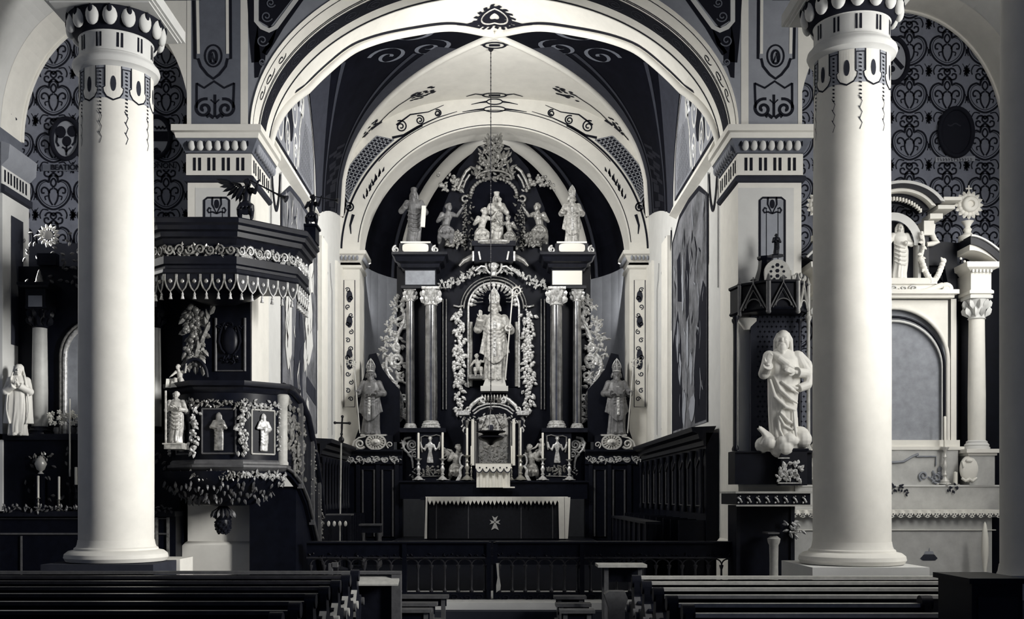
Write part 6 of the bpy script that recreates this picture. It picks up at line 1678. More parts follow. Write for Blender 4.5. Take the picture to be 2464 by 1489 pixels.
# cloth with scalloped lace, candles, flowers
t2 = thing('lace_altar_cloth', 'white cloth with scalloped lace edge on the pale stone altar', 'tablecloth', ((x0+x1)/2, 17, D3(1228)))
MB().box(x0-.06, x1+.06, 16.93, 17.44, D3(1228), D3(1228)+.012).build('cloth_top', CLOTH, t2)
lf = MB(); N = 24; n_ = N*8; top = []; bot = []
for k in range(n_+1):
    x = lerp(x0-.06, x1+.06, k/n_); q_ = abs(math.sin(PI*k/8)); y = 16.925+.012*math.sin(k*.8)
    top.append((x, y, D3(1228)+.01)); bot.append((x, y-.01, D3(1234)-.075*q_**.7))
lf.add(top+bot, [(k, k+1, n_+1+k+1, n_+1+k) for k in range(n_)]); lf.build('lace_edge', CLOTH, t2)
h_ = MB()
for k in range(N):
    xx = lerp(x0-.06, x1+.06, (k+.5)/N)
    for dx, dz in ((-.04, .03), (0, .02), (.04, .03), (-.02, .055), (.02, .055)): h_.fill([(xx+dx+.013*math.cos(q_), D3(1240)-.03+dz+.010*math.sin(q_)) for q_ in [2*PI*i/6 for i in range(6)]], wall_at(16.905, .006))
h_.build('lace_hole', SLATE, t2)
ZG = zr(1168)
p = P(2275, 0, 17.5); candlestick('candlestick', 'large pale candlestick with a long candle on the pale stone altar', (p.x, 17.52, ZG), .62, .50, SILV, .10, None, .022)
p = P(2296, 0, 17.5); t3 = thing('short_candle', 'short white candle on a pan beside the large pale candlestick', 'candle', (p.x+.02, 17.5, ZG)); MB().lathe(p.x+.02, 17.5, [(.032, ZG+.015), (.032, ZG+.21), (0, ZG+.225)], 12).build('candle', WAX, t3, 40); MB().lathe(p.x+.02, 17.5, [(.05, ZG), (.075, ZG+.02), (.03, ZG+.022)], 14).build('pan', SILV, t3, 40)
t3 = thing('flower_sprig', 'dark leafy sprigs hanging before the pale stone altar shelf', 'flowers', (P(2290, 1175, 17.4)), None); f = MB(); rnd = random.Random(3)
for u in (2150, 2165, 2175, 2145, 2288, 2300):
    for k in range(5): f.leaf(P(u+rnd.uniform(-6, 6), 1175+rnd.uniform(-8, 12), 17.42), (rnd.uniform(-1, 1), 0, rnd.uniform(-1, 1)), (0, -1, 0), .06, .035, .3)
f.build('leaf', SLATE, t3)
t3 = thing('tall_taper', 'very tall white taper standing in front of the pale stone altar', 'candle', (X(2370, 16.6), 16.6, .12)); MB().lathe(X(2370, 16.6), 16.6, [(.09, .12), (.09, .15), (.03, .19), (.022, .3), (.026, .8), (.055, 1.05), (.05, 1.3), (.02, 1.5), (0, 1.54)], 14).build('taper', WAX, t3, 40)
MB().lathe(X(2370, 16.6), 16.6, [(.16, 0), (.16, .10), (.13, .12), (.13, .13), (.05, .16)], 14).build('foot', WOODM, t3, 40)
# ------------------------------------------------------------------ high altar
DH = 28.0
A_ = lambda u, v, d=0.0: P(u, v, DH-d)
ax = lambda u: X(u, DH); az = lambda v: Z(v, DH)
CU = 1188
mc = lambda u, s: CU+s*(u-CU)
ha = thing('high_altar', 'tall dark baroque high altar with gilded carving filling the apse', 'altar', (0, DH, .87))
back_ = [(955, 1175), (955, 640), (1050, 632), (1066, 500), (1105, 405), (1150, 352), (1188, 338)]
poly = [(ax(u), az(v)) for u, v in back_]+[(ax(mc(u, -1)), az(v)) for u, v in reversed(back_[:-1])]
MB().prism(poly, DH, DH+.3).build('retable_back', WOOD, ha)
MB().box(ax(970), ax(1406), DH-.9, DH+.1, az(1200), az(1158)).build('gradine', WOOD, ha)
MB().box(ax(965), ax(1411), DH-.95, DH-.88, az(1161), az(1157)).build('gradine_edge', WOODL, ha)
MB().box(ax(975), ax(1400), DH-.3, DH+.1, az(1158), az(1040)).build('predella', WOOD, ha)
for s in (-1, 1):
    # pedestal with winged herm relief between volutes
    MB().box(*sorted((ax(mc(1006, s)), ax(mc(1068, s)))), DH-.75, DH+.1, az(1158), az(1044)).build('pedestal', WOODL, ha)
    MB().box(*sorted((ax(mc(968, s)), ax(mc(1076, s)))), DH-.8, DH+.1, az(1044), az(1034)).build('pedestal_cornice', WOODL, ha)
    MB().box(*sorted((ax(mc(975, s)), ax(mc(1006, s)))), DH-.4, DH+.1, az(1158), az(1044)).build('pedestal_return', WOOD, ha)
    c = A_(mc(1035, s), 1114, .76); H = .72
    hb = MB(); robe_loft(hb, [(0, 0, 0, .12, .06, .12), (.2, 0, 0, .10, .06, .12), (.42, 0, 0, .055, .05, .05), (.52, 0, 0, .085, .06, .02), (.66, 0, 0, .12, .06, 0), (.72, 0, 0, .06, .05, 0), (.76, 0, 0, .045, .04, 0)], 4)
    head(hb, (0, -.01, .85), 1.3, 0, 0, 'curly')
    for q in (-1, 1): hb.tube([(q*.11, 0, .66), (q*.20, -.03, .45), (q*.30, -.05, .55), (q*.34, -.04, .75)], [.05, .05, .05, .03], 8)
    M = Matrix.Translation(c) @ Matrix.Diagonal((H, H*.8, H, 1)); r = MB(); r.join(hb, M)
    fuse(r, 'herm_relief', GILT, .014, ha, 1)
    f = MB(); f.tube([A_(mc(u, s), v, .78) for u, v in ((1013, 1052), (1013, 1075), (1016, 1088))], .02, 6); f.tube([A_(mc(u, s), v, .78) for u, v in ((1060, 1048), (1060, 1068), (1057, 1082))], .02, 6)
    f.tube([A_(mc(u, s), v, .78) for u, v in ((1012, 1052), (1022, 1048), (1036, 1050), (1050, 1046), (1061, 1049))], .014, 6)
    leaves_on(f, A_(mc(1014, s), 1132, .78), A_(mc(1058, s), 1132, .78), (0, -1, 0), .28, 26, 4, .10); f.tube([A_(mc(1010, s), 1146, .78), A_(mc(1062, s), 1145, .78)], .012, 5)
    f.build('pedestal_foliage', GILTD, ha, 60)
    f = MB(); scroll3(f, lambda a, b: A_(mc(a, s), b, .5), volute(992, 1070, 15, 2, .5, 2.1, 34), .032, .02)
    scroll3(f, lambda a, b: A_(mc(a, s), b, .5), [(992, 1086), (982, 1090), (972, 1080), (969, 1066), (975, 1055), (990, 1052)], .035, .035)
    scroll3(f, lambda a, b: A_(mc(a, s), b, .5), [(982, 1092), (990, 1100), (993, 1112), (994, 1126)], .04, .025)
    scroll3(f, lambda a, b: A_(mc(a, s), b, .5), volute(998, 1092, 8, 2, 1, 1.3, 16), .025, .015)
    leaves_on(f, A_(mc(972, s), 1060, .5), A_(mc(972, s), 1085, .5), (0, -1, 0), .1, 9, 2, .09); leaves_on(f, A_(mc(996, s), 1130, .5), A_(mc(996, s), 1150, .5), (0, -1, 0), .2, 8, 3, .08)
    f.build('volute', GILT, ha, 60)
    # columns
    for u, d, rr in ((990, .38, .115), (1040, .58, .165)):
        x = ax(mc(u, s)); alt_column(ha, x, DH-d, az(1033), az(703), rr, DMARB, GILT, n=28)
    MB().box(*sorted((ax(mc(970, s)), ax(mc(1056, s)))), DH-.62, DH+.1, az(704), az(698)).build('architrave', WOODL, ha)
    MB().box(*sorted((ax(mc(978, s)), ax(mc(1052, s)))), DH-.6, DH+.1, az(698), az(660)).build('entablature', WOOD, ha)
    MB().box(*sorted((ax(mc(980, s)), ax(mc(1050, s)))), DH-.625, DH-.6, az(696), az(663)).build('entablature_panel', WAX if s < 0 else CANVAS, ha)
    xa, xb = sorted((ax(mc(978, s)), ax(mc(1052, s))))
    MB().sweep([(xa, DH), (xa, DH-.6), (xb, DH-.6), (xb, DH)], [(0, az(660)), (.08, az(656)), (.10, az(648)), (.2, az(644)), (.24, az(634)), (.30, az(630)), (.30, az(624)), (-.2, az(623))]).build('cornice', WOODL, ha, 25)
    # gilded strips beside the niche, hanging garlands
    for u in (1066, 1074): MB().box(ax(mc(u, s))-.012, ax(mc(u, s))+.012, DH-.06, DH, az(985), az(720)).build('gilt_strip', GILTD, ha)
    g_ = MB(); g_.tube([A_(mc(1091, s), 735, .06), A_(mc(1104, s), 738, .08), A_(mc(1118, s), 735, .06)], .025, 6)
    garland(g_, A_(mc(1105, s), 745, .08), 1.15, .30, 3+s, 60); garland(g_, A_(mc(1105, s), 835, .08), .95, .30, 7+s, 50); garland(g_, A_(mc(1105, s), 905, .08), .95, .28, 12+s, 44)
    g_.build('fruit_garland', GILT, ha, 0)
    # outer wing of carved acanthus
    w_ = MB(); W = lambda a, b: A_(mc(a, s), b, .15)
    scroll3(w_, W, [(966, 738), (975, 760), (968, 785)]+volute(972, 780, 10, 3, .5, 1.2, 16), .05, .025)
    scroll3(w_, W, [(972, 778), (960, 800), (952, 822), (962, 836)]+volute(955, 834, 12, 3, 1.2, 1.2, 16), .055, .03)
    scroll3(w_, W, volute(956, 868, 17, 4, 2.5, 1.6, 26), .06, .03); scroll3(w_, W, [(945, 850), (932, 862), (928, 880), (934, 900), (946, 915)], .05, .05)
    scroll3(w_, W, volute(965, 905, 12, 3, 1, 1.4, 20), .045, .025); scroll3(w_, W, [(940, 918), (958, 938), (968, 958), (964, 985), (955, 1000)], .05, .03)
    scroll3(w_, W, volute(972, 955, 9, 3, 0, 1.3, 16), .04, .02)
    rnd = random.Random(31)
    for k in range(170):
        q = rnd.random(); v = lerp(715, 1010, q); cen = 966-26*math.sin(min(1, max(0, (q-.12)/.8))*PI)**.8; hw = 6+22*math.sin(min(1, q*1.02)*PI)
        w_.leaf(A_(mc(cen+rnd.uniform(-1, 1)*hw, s), v, .16), (rnd.uniform(-1, 1), 0, rnd.uniform(-1, 1)), (0, -1, 0), rnd.uniform(.10, .2), rnd.uniform(.05, .10), .35)
    for cu, cv in ((946, 735), (932, 775), (938, 790)):
        leaves_on(w_, A_(mc(cu-8, s), cv, .16), A_(mc(cu+12, s), cv, .16), (0, -1, 0), .2, 9, cu, .11)
    w_.build('acanthus_wing', GILT, ha, 60)
    # upper stage: foliage strip, clouds, broken pediment
    f = MB(); garland(f, A_(mc(1119, s), 482, .08), 1.25, .14, 20+s, 60); scroll3(f, lambda a, b: A_(mc(a, s), b, .1), arc(1119, 478, 7, 7, 30, 330, 14), .03, .03); f.build('foliage_strip', GILTD, ha, 60)
    f = MB(); f.tube([A_(mc(u, s), v, .35) for u, v in ((1105, 640), (1116, 628), (1132, 620), (1142, 617))], [.03, .06, .075, .08], 10); f.build('pediment_scroll', GILTD, ha, 60)
    rnd = random.Random(44+s)
    for nn_, u0, u1, v0, v1 in ((40, 1075, 1112, 560, 590), (24, 1050, 1112, 420, 460)):
        f = MB()
        for k in range(nn_):
            u, v = rnd.uniform(u0, u1), rnd.uniform(v0, v1)
            f.ell(A_(mc(u, s), v, .12), rnd.uniform(.03, .07), 8, 6)
            f.leaf(A_(mc(u+rnd.uniform(-6, 6), s), v+rnd.uniform(-6, 6), .16), (rnd.uniform(-1, 1), 0, rnd.uniform(-1, 1)), (0, -1, 0), .12, .06, .3)
        f.build('cloud_carving', GILTD, ha, 0)
    f = MB(); f.tube([A_(mc(u, s), v, .2) for u, v in ((1102, 455), (1112, 430), (1122, 412), (1135, 402))], .04, 7); f.tube([A_(mc(u, s), v, .2) for u, v in ((1114, 452), (1120, 435), (1130, 420))], .03, 7)
    f.build('upper_scroll', GILTD, ha, 60)
    # statue pedestal on the cornice with white cartouche
    c = A_(mc(1002, s), 0, .35)
    MB().box(c.x-.42, c.x+.42, DH-.62, DH, az(623), az(599)).build('statue_pedestal', WOODL, ha)
    MB().box(c.x-.38, c.x+.38, DH-.66, DH, az(599), az(595)).build('pedestal_slab', SILV, ha)
    f = MB(); sh_ = [(c.x+.33*math.copysign(abs(math.cos(q))**.5, math.cos(q)), (az(600)+az(622))/2+.115*math.copysign(abs(math.sin(q))**.5, math.sin(q))) for q in [2*PI*k/28 for k in range(28)]]
    f.prism(sh_, DH-.70, DH-.62); f.build('white_cartouche', WAX, ha)
    for q in (-1, 1):
        f = MB(); scroll3(f, lambda a, b: (a, DH-.64, b), volute(c.x+q*.50, az(614), .10, .02, 1.5, 1.5, 20), .03, .02)
        f.build('pedestal_scroll', GILT, ha, 60)
# foliage arch above the niche with a cherub's head
f = MB()
for k in range(26):
    q0, q1 = k/26, (k+1)/26; pt = lambda q: ((lerp(1058, 1318, q)), 688-46*math.sin(PI*q)**1.6)
    (ua, va), (ub, vb) = pt(q0), pt(q1); leaves_on(f, A_(ua, va, .2), A_(ub, vb, .2), (0, -1, 0), .24, 7, k, .10)
f.build('foliage_arch', GILT, ha, 60)
f = MB(); f.tube([A_(1188+19*math.cos(q), 638+22*math.sin(q), .35) for q in [2*PI*k/20 for k in range(20)]], .03, 6, closed=True)
f.tube([A_(1188-45, 652, .3), A_(1188-30, 640, .32), A_(1188-19, 642, .34)], .03, 6); f.tube([A_(1188+45, 652, .3), A_(1188+30, 640, .32), A_(1188+19, 642, .34)], .03, 6)
ch_ = f.build('cherub_wreath', GILT, ha, 60)
f = MB(); head(f, (0, 0, 0), 1.0, 0, 0, 'curly'); r = MB(); r.join(f, Matrix.Translation(A_(1188, 640, .38)) @ Matrix.Diagonal((2.2, 2.2, 2.2, 1))); fuse(r, 'cherub_head', GILT, .014, ch_, 1)
# statue niche
ni = [(1127, 932), (1127, 740)]+[(1188-61*math.cos(PI*k/20), 740-60*math.sin(PI*k/20)) for k in range(21)]+[(1249, 740), (1249, 932)]
MB().prism([(ax(u), az(v)) for u, v in ni], DH-.02, DH+.02).build('niche_back', NIGHT, ha)
MB().tube([A_(u, v, .05) for u, v in ni], .03, 7).build('niche_frame', GILT, ha, 60)
ni2 = [(1188-72*math.cos(PI*k/24), 742-70*math.sin(PI*k/24)) for k in range(25)]
f = MB(); f.tube([A_(u, v, .10) for u, v in ni2], .022, 6); f.tube([A_(1188-79*math.cos(PI*k/24), 742-77*math.sin(PI*k/24), .10) for k in range(25)], .014, 6); f.build('niche_arch', GILTD, ha, 60)
f = MB()
for k in range(15):
    a = PI*(k+.5)/15; c = A_(1188-54*math.cos(a), 738-52*math.sin(a), .06); f.ell(c, (.055, .03, .055), 7, 5)
    f.leaf(c, (math.cos(a), 0, -math.sin(a)), (0, -1, 0), .14, .06, .3)
f.build('niche_lambrequin', GILT, ha, 60)
for s in (-1, 1): MB().lathe(ax(mc(1133, s)), DH-.02, [(.05, az(930)), (.05, az(775))], 10).build('niche_reveal', GILTD, ha, 60)
c = A_(1188, 932, .35)
MB().box(ax(1157), ax(1222), DH-.62, DH-.1, az(946), az(934)).build('statue_plinth', SILV, ha)
MB().prism([(ax(u), az(v)) for u, v in ((1162, 934), (1168, 918), (1178, 914), (1208, 914), (1214, 918), (1218, 934))], DH-.5, DH-.12).build('statue_base', SILV, ha)
f = MB()
for k in range(9): f.ell(A_(1160+7.4*k, 957, .62), (.03, .03, .09), 7, 5)
leaves_on(f, A_(1150, 968, .6), A_(1228, 968, .6), (0, -1, 0), .16, 30, 5, .09); f.build('plinth_fringe', GILTD, ha, 60)
bishop('bishop_statue', 'central bishop statue with crozier in the arched niche of the high altar', 'statue', A_(1190, 915, .32), 2.12, 0, POLYL, 1, True, None)
for q in range(-6, 7):
    if abs(q) > 1: a = PI/2-q*.28; c = Vector((ax(1190), DH-.14, az(725))); MB().tube([c+Vector((.30*math.cos(a), 0, .30*math.sin(a))), c+Vector((.55*math.cos(a), 0, .55*math.sin(a)))], [.012, .006], 5).build('halo_ray', GILTD, ha)
t = thing('kneeling_child_statue', 'small pale kneeling figures at the left foot of the central bishop statue', 'statue', A_(1148, 905, .3))
mb = MB(); nude(mb, JS, hair='curly'); r = MB(); r.join(mb, Matrix.Translation(A_(1150, 905, .3)) @ Matrix.Diagonal((.72, .72, .72, 1))); fuse(r, 'body', POLYL, .012, t, 1)
MB().box(ax(1126), ax(1165), DH-.45, DH-.05, az(915), az(905)).build('stool', GILTD, t)
# upper niche with the coronation group
n3 = [(1133, 598), (1133, 470)]+[(1188-55*math.cos(PI*k/20), 470-42*math.sin(PI*k/20)) for k in range(21)]+[(1243, 470), (1243, 598)]
MB().prism([(ax(u), az(v)) for u, v in n3], DH-.05, DH).build('upper_niche', NIGHT, ha)
f = MB()
for k, (u, v) in enumerate(n3): f.ell(A_(u, v, .1), (.05, .04, .05), 7, 5)
for (ua, va), (ub, vb) in zip(n3, n3[1:]): leaves_on(f, A_(ua, va, .08), A_(ub, vb, .08), (0, -1, 0), .10, max(1, int(abs(va-vb)/7)+1), int(ua+va), .09)
f.build('upper_niche_foliage', GILTD, ha, 60)
MB().box(ax(1142), ax(1234), DH-.55, DH, az(640), az(604)).build('upper_pedestal', WOOD, ha)
MB().box(ax(1136), ax(1240), DH-.6, DH, az(604), az(592)).build('upper_pedestal_slab', WOODL, ha)
MB().lathe(ax(1188), DH-.45, [(.48, az(600)), (.55, az(597)), (.56, az(592)), (.5, az(589))], 20, sy=.4).build('upper_pedestal_top', GILTD, ha, 40)
for s in (-1, 1):
    f = MB(); f.tube([A_(mc(1139, s), 605, .5), A_(mc(1139, s), 628, .5)], .04, 7); f.tube([A_(mc(1152, s), 605, .58), A_(mc(1156, s), 625, .58)], .025, 6); f.build('pedestal_bracket', GILT, ha, 60)
saint('virgin_statue', 'pale mother statue holding a child in the upper niche of the high altar', A_(1195, 590, .28), 1.36, POLYL, 6, 0, [((-.115, 0, .745), (-.19, -.05, .6), (-.05, -.15, .58), (.6, -.5, .1), (0, 0, 1), 1.2, .05, .6, -1), ((.115, 0, .745), (.19, -.05, .6), (.08, -.15, .66), (-.5, -.4, .3), (0, 0, 1), 1.2, .05, .6, 1)], 'long', False, None, lambda mb: (mb.ell((.06, -.15, .72), (.05, .05, .07), 10, 8), mb.ell((.06, -.16, .82), .04, 10, 8), mb.lathe(0, -.01, [(.04, .93), (.055, .96), (.05, .98), (.065, 1.0), (.0, 1.01)], 12)))
JL = dict(pelvis=(0, 0, .36), chest=(.03, -.03, .60), neck=(.05, -.05, .73), head=(.08, -.07, .82), el_l=(-.17, -.10, .50), wr_l=(-.05, -.22, .56), el_r=(.26, -.12, .62), wr_r=(.38, -.20, .78), kn_l=(-.10, -.22, .22), an_l=(-.14, .02, .05), kn_r=(.15, -.22, .26), an_r=(.12, -.05, .04))
mir = lambda J: {k.replace('_l', '_q').replace('_r', '_l').replace('_q', '_r'): (-v[0], v[1], v[2]) for k, v in J.items()}
angel('kneeling_angel_statue', 'pale kneeling angel left of the mother statue in the upper high altar niche', A_(1158, 592, .42), 1.05, .6, JL, None, 'upper niche angels', POLYL, wings=False)
angel('kneeling_angel_statue', 'darker kneeling angel right of the mother statue in the upper high altar niche', A_(1228, 592, .42), .85, -.6, mir(JL), None, 'upper niche angels', GILTD, wings=False)
angel('seated_angel_statue', 'seated angel on the left broken pediment of the high altar', A_(1072, 590, .40), 1.15, .5, JL, None, 'pediment angels', POLY, wings=False)
angel('seated_angel_statue', 'seated angel on the right broken pediment of the high altar', A_(1300, 590, .40), 1.15, -.5, mir(JL), None, 'pediment angels', GILTD, wings=False)
# crown of carving on the summit
f = MB(); rnd = random.Random(17)
for k in range(210):
    q = rnd.random(); v = lerp(332, 430, q); hw = 16+36*q; u = 1188+rnd.uniform(-1, 1)*hw
    f.leaf(A_(u, v, .12+rnd.random()*.2), (rnd.uniform(-1, 1), 0, rnd.uniform(-.4, 1)), (0, -1, .2), rnd.uniform(.10, .2), .07, .35)
    if k % 4 == 0: f.ell(A_(u, v, .25), rnd.uniform(.03, .06), 7, 5)
for k in range(9): a = PI*k/8; f.tube([A_(1188+10*math.cos(a), 400-10*math.sin(a), .3), A_(1188+34*math.cos(a), 395-46*math.sin(a), .25)], [.02, .008], 5)
f.tube([A_(1188-42*math.cos(PI*k/14), 430-20*math.sin(PI*k/14), .3) for k in range(15)], .03, 6)
f.build('summit_carving', GILTD, ha, 60)
# tabernacle
tb = MB(); TA = lambda u, v, d=.0: P(u, v, 27.3-d); tx = lambda u: X(u, 27.3); tz = lambda v: Z(v, 27.3)
MB().box(tx(1112), tx(1262), 27.2, DH-.3, tz(1160), tz(1010)).build('tabernacle_body', WOOD, ha)
MB().prism([(tx(u), tz(v)) for u, v in [(1136, 1120), (1136, 1030)]+[(1187-51*math.cos(PI*k/16), 1030-32*math.sin(PI*k/16)) for k in range(17)]+[(1238, 1030), (1238, 1120)]], 27.17, 27.21).build('tabernacle_front', SILV, ha)
for s in (-1, 1):
    um = lambda u: 1187+s*(u-1187)
    MB().lathe(tx(um(1149)), 27.1, [(.05, tz(1120)), (.05, tz(1116)), (.03, tz(1112)), (.028, tz(1020)), (.045, tz(1014)), (.05, tz(1010))], 12).build('tabernacle_column', IRON, ha, 40)
    MB().lathe(tx(um(1138)), 27.12, [(.04, tz(1120)), (.04, tz(1010))], 12).build('tabernacle_pillar', WAX, ha, 40)
    for u in (1124, 1118): MB().lathe(tx(um(u)), 27.15, [(.05, tz(1160)), (.035, tz(1150)), (.03, tz(1025)), (.05, tz(1018)), (.05, tz(1012))], 10).build('tabernacle_column', GILTD if u == 1124 else WOODL, ha, 40)
    MB().box(*sorted((tx(um(1102)), tx(um(1130)))), 27.0, 27.5, tz(1000), tz(990)).build('tabernacle_cornice', GILT, ha)
    f = MB(); f.tube([TA(um(u), v, .15) for u, v in ((1125, 992), (1135, 975), (1150, 962), (1163, 955))], [.03, .05, .05, .04], 8); f.tube([TA(um(u), v, .22) for u, v in ((1137, 990), (1150, 979), (1170, 972), (1187, 971))], .022, 6)
    f.tube([TA(um(u), v, .22) for u, v in ((1140, 996), (1155, 985), (1172, 979), (1187, 978))], .02, 6)
    scroll3(f, lambda a, b: TA(um(a), b, .2), volute(1128, 985, 9, 2, 1, 1.3, 16), .025, .015); scroll3(f, lambda a, b: TA(um(a), b, .2), volute(1163, 962, 8, 2, 1, 1.3, 16), .03, .015)
    leaves_on(f, TA(um(1130), 1012, .2), TA(um(1180), 1000, .2), (0, -1, 0), .14, 18, 3, .08)
    f.build('tabernacle_pediment', GILT, ha, 60); f = MB()
    scroll3(f, lambda a, b: TA(um(a), b, .15), [(1119, 1003), (1113, 1012), (1116, 1020), (1110, 1027)], .04, .02); scroll3(f, lambda a, b: TA(um(a), b, .15), [(1119, 1027), (1114, 1035), (1120, 1045)], .04, .02)
    f.build('tabernacle_scroll', GILT, ha, 60); f = MB()
    scroll3(f, lambda a, b: TA(um(a), b, .2), [(1112, 1122), (1106, 1130), (1108, 1142), (1100, 1158)], .03, .05)
    f.tube([TA(um(1114)+8*math.cos(q), 1108+14*math.sin(q), .15) for q in [2*PI*k/14 for k in range(14)]], .025, 6, closed=True)
    f.build('tabernacle_scroll', GILT, ha, 60)
f = MB(); rnd = random.Random(23)
for k in range(120):
    u = rnd.uniform(1153, 1221); v = rnd.uniform(1010, 1045) if k < 45 else rnd.uniform(1070, 1118)
    f.leaf(TA(u, v, .15), (rnd.uniform(-1, 1), 0, rnd.uniform(-1, 1)), (0, -1, 0), .08, .045, .35)
for k in range(10): f.tube([TA(1190, 1080, .15), TA(1160+7*k, 1050, .15)], .008, 5)
f.build('tabernacle_relief', GILTD, ha, 60)
MB().prism([(tx(u), tz(v)) for u, v in ((1153, 1045), (1221, 1045), (1221, 1118), (1153, 1118))], 27.15, 27.17).build('tabernacle_door', GILTD, ha)
# altar table, cloth, frontal, veil
t = thing('altar_table', 'high altar table with dark frontal bearing a pale eight-pointed cross', 'altar', (0, 26.3, .87))
tq = lambda u: X(u, 25.85); tqz = lambda v: Z(v, 25.85)
MB().box(tq(1022), tq(1362), 25.9, 27.1, .87, tqz(1203)).build('table_body', WOOD, t)
MB().box(tq(1012), tq(1372), 25.8, 27.15, tqz(1203), tqz(1196)).build('table_top', WOODL, t)
MB().box(tq(1030), tq(1346), 25.86, 25.9, .9, tqz(1203)).build('frontal', DCLOTH, t)
for u in (1050, 1127, 1254, 1330): MB().box(tq(u)-.012, tq(u)+.012, 25.85, 25.862, .9, tqz(1212)).build('frontal_braid', WOODM, t)
cr = MB(); c = (tq(1191), tqz(1256)); 
for k, (L_, w_) in enumerate(((.15, .07), (.13, .055), (.19, .09), (.13, .055))):
    a = PI/2+PI/2*k; d = Vector((math.cos(a), math.sin(a))); n = Vector((-d.y, d.x)); cc = Vector(c)
    pts = [cc+n*.012, cc+d*L_+n*w_, cc+d*(L_-.045), cc+d*L_-n*w_, cc-n*.012]
    cr.prism([(p.x, p.y) for p in pts], 25.845, 25.858)
cr.build('frontal_cross', SILV, t)
ac = thing('altar_cloth', 'white altar cloth with pointed lace hem and long side falls on the high altar table', 'tablecloth', (0, 26.2, tqz(1196)))
MB().box(tq(1024), tq(1366), 25.78, 26.6, tqz(1196), tqz(1196)+.012).build('cloth_top', CLOTH, ac)
lf = MB(); N = 33
for k in range(N):
    x0_, x1_ = lerp(tq(1030), tq(1350), k/N), lerp(tq(1030), tq(1350), (k+1)/N); y_ = 25.775+.01*math.sin(k*1.7); z_ = tqz(1196)
    lf.add([(x0_, y_, z_+.01), (x1_, y_, z_+.01), (x1_, y_, z_-.075), ((x0_+x1_)/2, y_-.008, z_-.18-.02*math.sin(k*2.1)), (x0_, y_, z_-.075)], [(0, 1, 2, 3, 4)])
lf.build('lace_hem', CLOTH, ac)
for u0, u1, ub0, ub1 in ((1343, 1357, 1345, 1358), (1358, 1372, 1359, 1366), (1025, 1029, 1022, 1028)):
    MB().prism([(tq(u0), tqz(1196)), (tq(u1), tqz(1196)), (tq(ub1), .90), (tq(ub0), .90)], 25.76, 25.79).build('side_fall', CLOTH, ac)
t = thing('tabernacle_veil', 'white pleated veil with scalloped valance before the tabernacle', 'veil', (tx(1187), 26.95, tz(1172)))
v_ = MB(); n_ = 60; top, bot = [], []
for k in range(n_+1):
    x = lerp(tx(1147), tx(1227), k/n_); y = 26.95+.035*math.sin(k*.55)+.012*math.sin(k*1.7); top.append((x, y, tz(1119))); bot.append((x, y-.015, tz(1173)))
v_.add(top+bot, [(k, k+1, n_+2+k, n_+1+k) for k in range(n_)]); v_.build('curtain', CLOTH, t, 0)
v_ = MB(); top, bot = [], []
for k in range(n_+1):
    x = lerp(tx(1145), tx(1229), k/n_); top.append((x, 26.88, tz(1117))); bot.append((x, 26.865, tz(1128)-.10*abs(math.sin(PI*k/12))**.6))
v_.add(top+bot, [(k, k+1, n_+2+k, n_+1+k) for k in range(n_)]); vo = v_.build('valance', CLOTH, t, 0)
v_ = MB(); v_.tube([(p[0], p[1]-.012, p[2]) for p in bot], .014, 5); vo2 = v_.build('valance_fringe', SLATE, vo)
v_ = MB()
for k in range(5): v_.ell((lerp(tx(1155), tx(1219), k/4), 26.86, tz(1126)), (.02, .008, .02), 8, 5)
v_.build('valance_button', INK, vo)
MB().tube([(tx(1144), 26.92, tz(1117)), (tx(1230), 26.92, tz(1117))], .02, 6).build('curtain_rod', BRASS, t)
MB().box(tx(1210), tx(1238), 26.86, 27.0, tz(1174), tz(1171)).build('hem_corner', CLOTH, t)
# candlesticks on the gradine
ZGR = az(1157)+.0; Dc = 27.22; ZC_ = Z(1157, 27.08)
for u, vt, vs, rr, lab in ((1007, 1042, 1104, .14, 'outermost tall candlestick on the left of the high altar'), (1065, 1041, 1104, .14, 'middle tall candlestick on the left of the high altar'), (1124, 1030, 1096, .16, 'innermost tall candlestick beside the tabernacle, left'),
                           (1253, 1030, 1096, .16, 'innermost tall candlestick beside the tabernacle, right'), (1306, 1042, 1104, .14, 'middle tall candlestick on the right of the high altar'), (1370, 1056, 1106, .14, 'outermost tall candlestick on the right of the high altar')):
    z_ = az(1157)+.0; p = P(u, 0, 27.14); z0 = az(1157)
    candlestick('altar_candlestick', lab, (p.x, 27.14, z0), (1157-vs)*27.14/F, (vs-vt)*27.14/F, GILT if u < 1124 or u > 1260 else BRASS, rr, 'tall candlesticks of the high altar', .028)
for u, lab in ((1134, 'small candlestick left of the tabernacle veil'), (1231, 'small candlestick right of the tabernacle veil')):
    p = P(u, 0, 27.02); candlestick('small_candlestick', lab, (p.x, 27.02+.1, az(1157)), .42, .45, BRASS, .07, 'small candlesticks by the tabernacle', .02)
angel('adoring_angel_statue', 'kneeling angel with bowed head left of the tabernacle', P(1096, 1157, 27.5), 1.02, .7, JL, None, 'adoring angels', POLYL, wlen=.42)
angel('adoring_angel_statue', 'kneeling angel with bowed head right of the tabernacle', P(1280, 1157, 27.5), 1.02, -.7, mir(JL), None, 'adoring angels', POLYL, wlen=.42)
t = thing('front_angel', 'flying cherub at the right corner of the high altar predella', 'angel', P(1306, 1095, 27.4)); mb = MB(); nude(mb, dict(pelvis=(0, 0, .2), chest=(.03, -.05, .42), neck=(.03, -.08, .55), head=(.03, -.1, .64), el_l=(-.2, -.1, .36), wr_l=(-.34, -.15, .3), el_r=(.24, -.1, .44), wr_r=(.40, -.15, .40), kn_l=(-.1, -.1, .02), an_l=(-.16, .0, -.14), kn_r=(.1, -.1, .0), an_r=(.14, .02, -.15)))
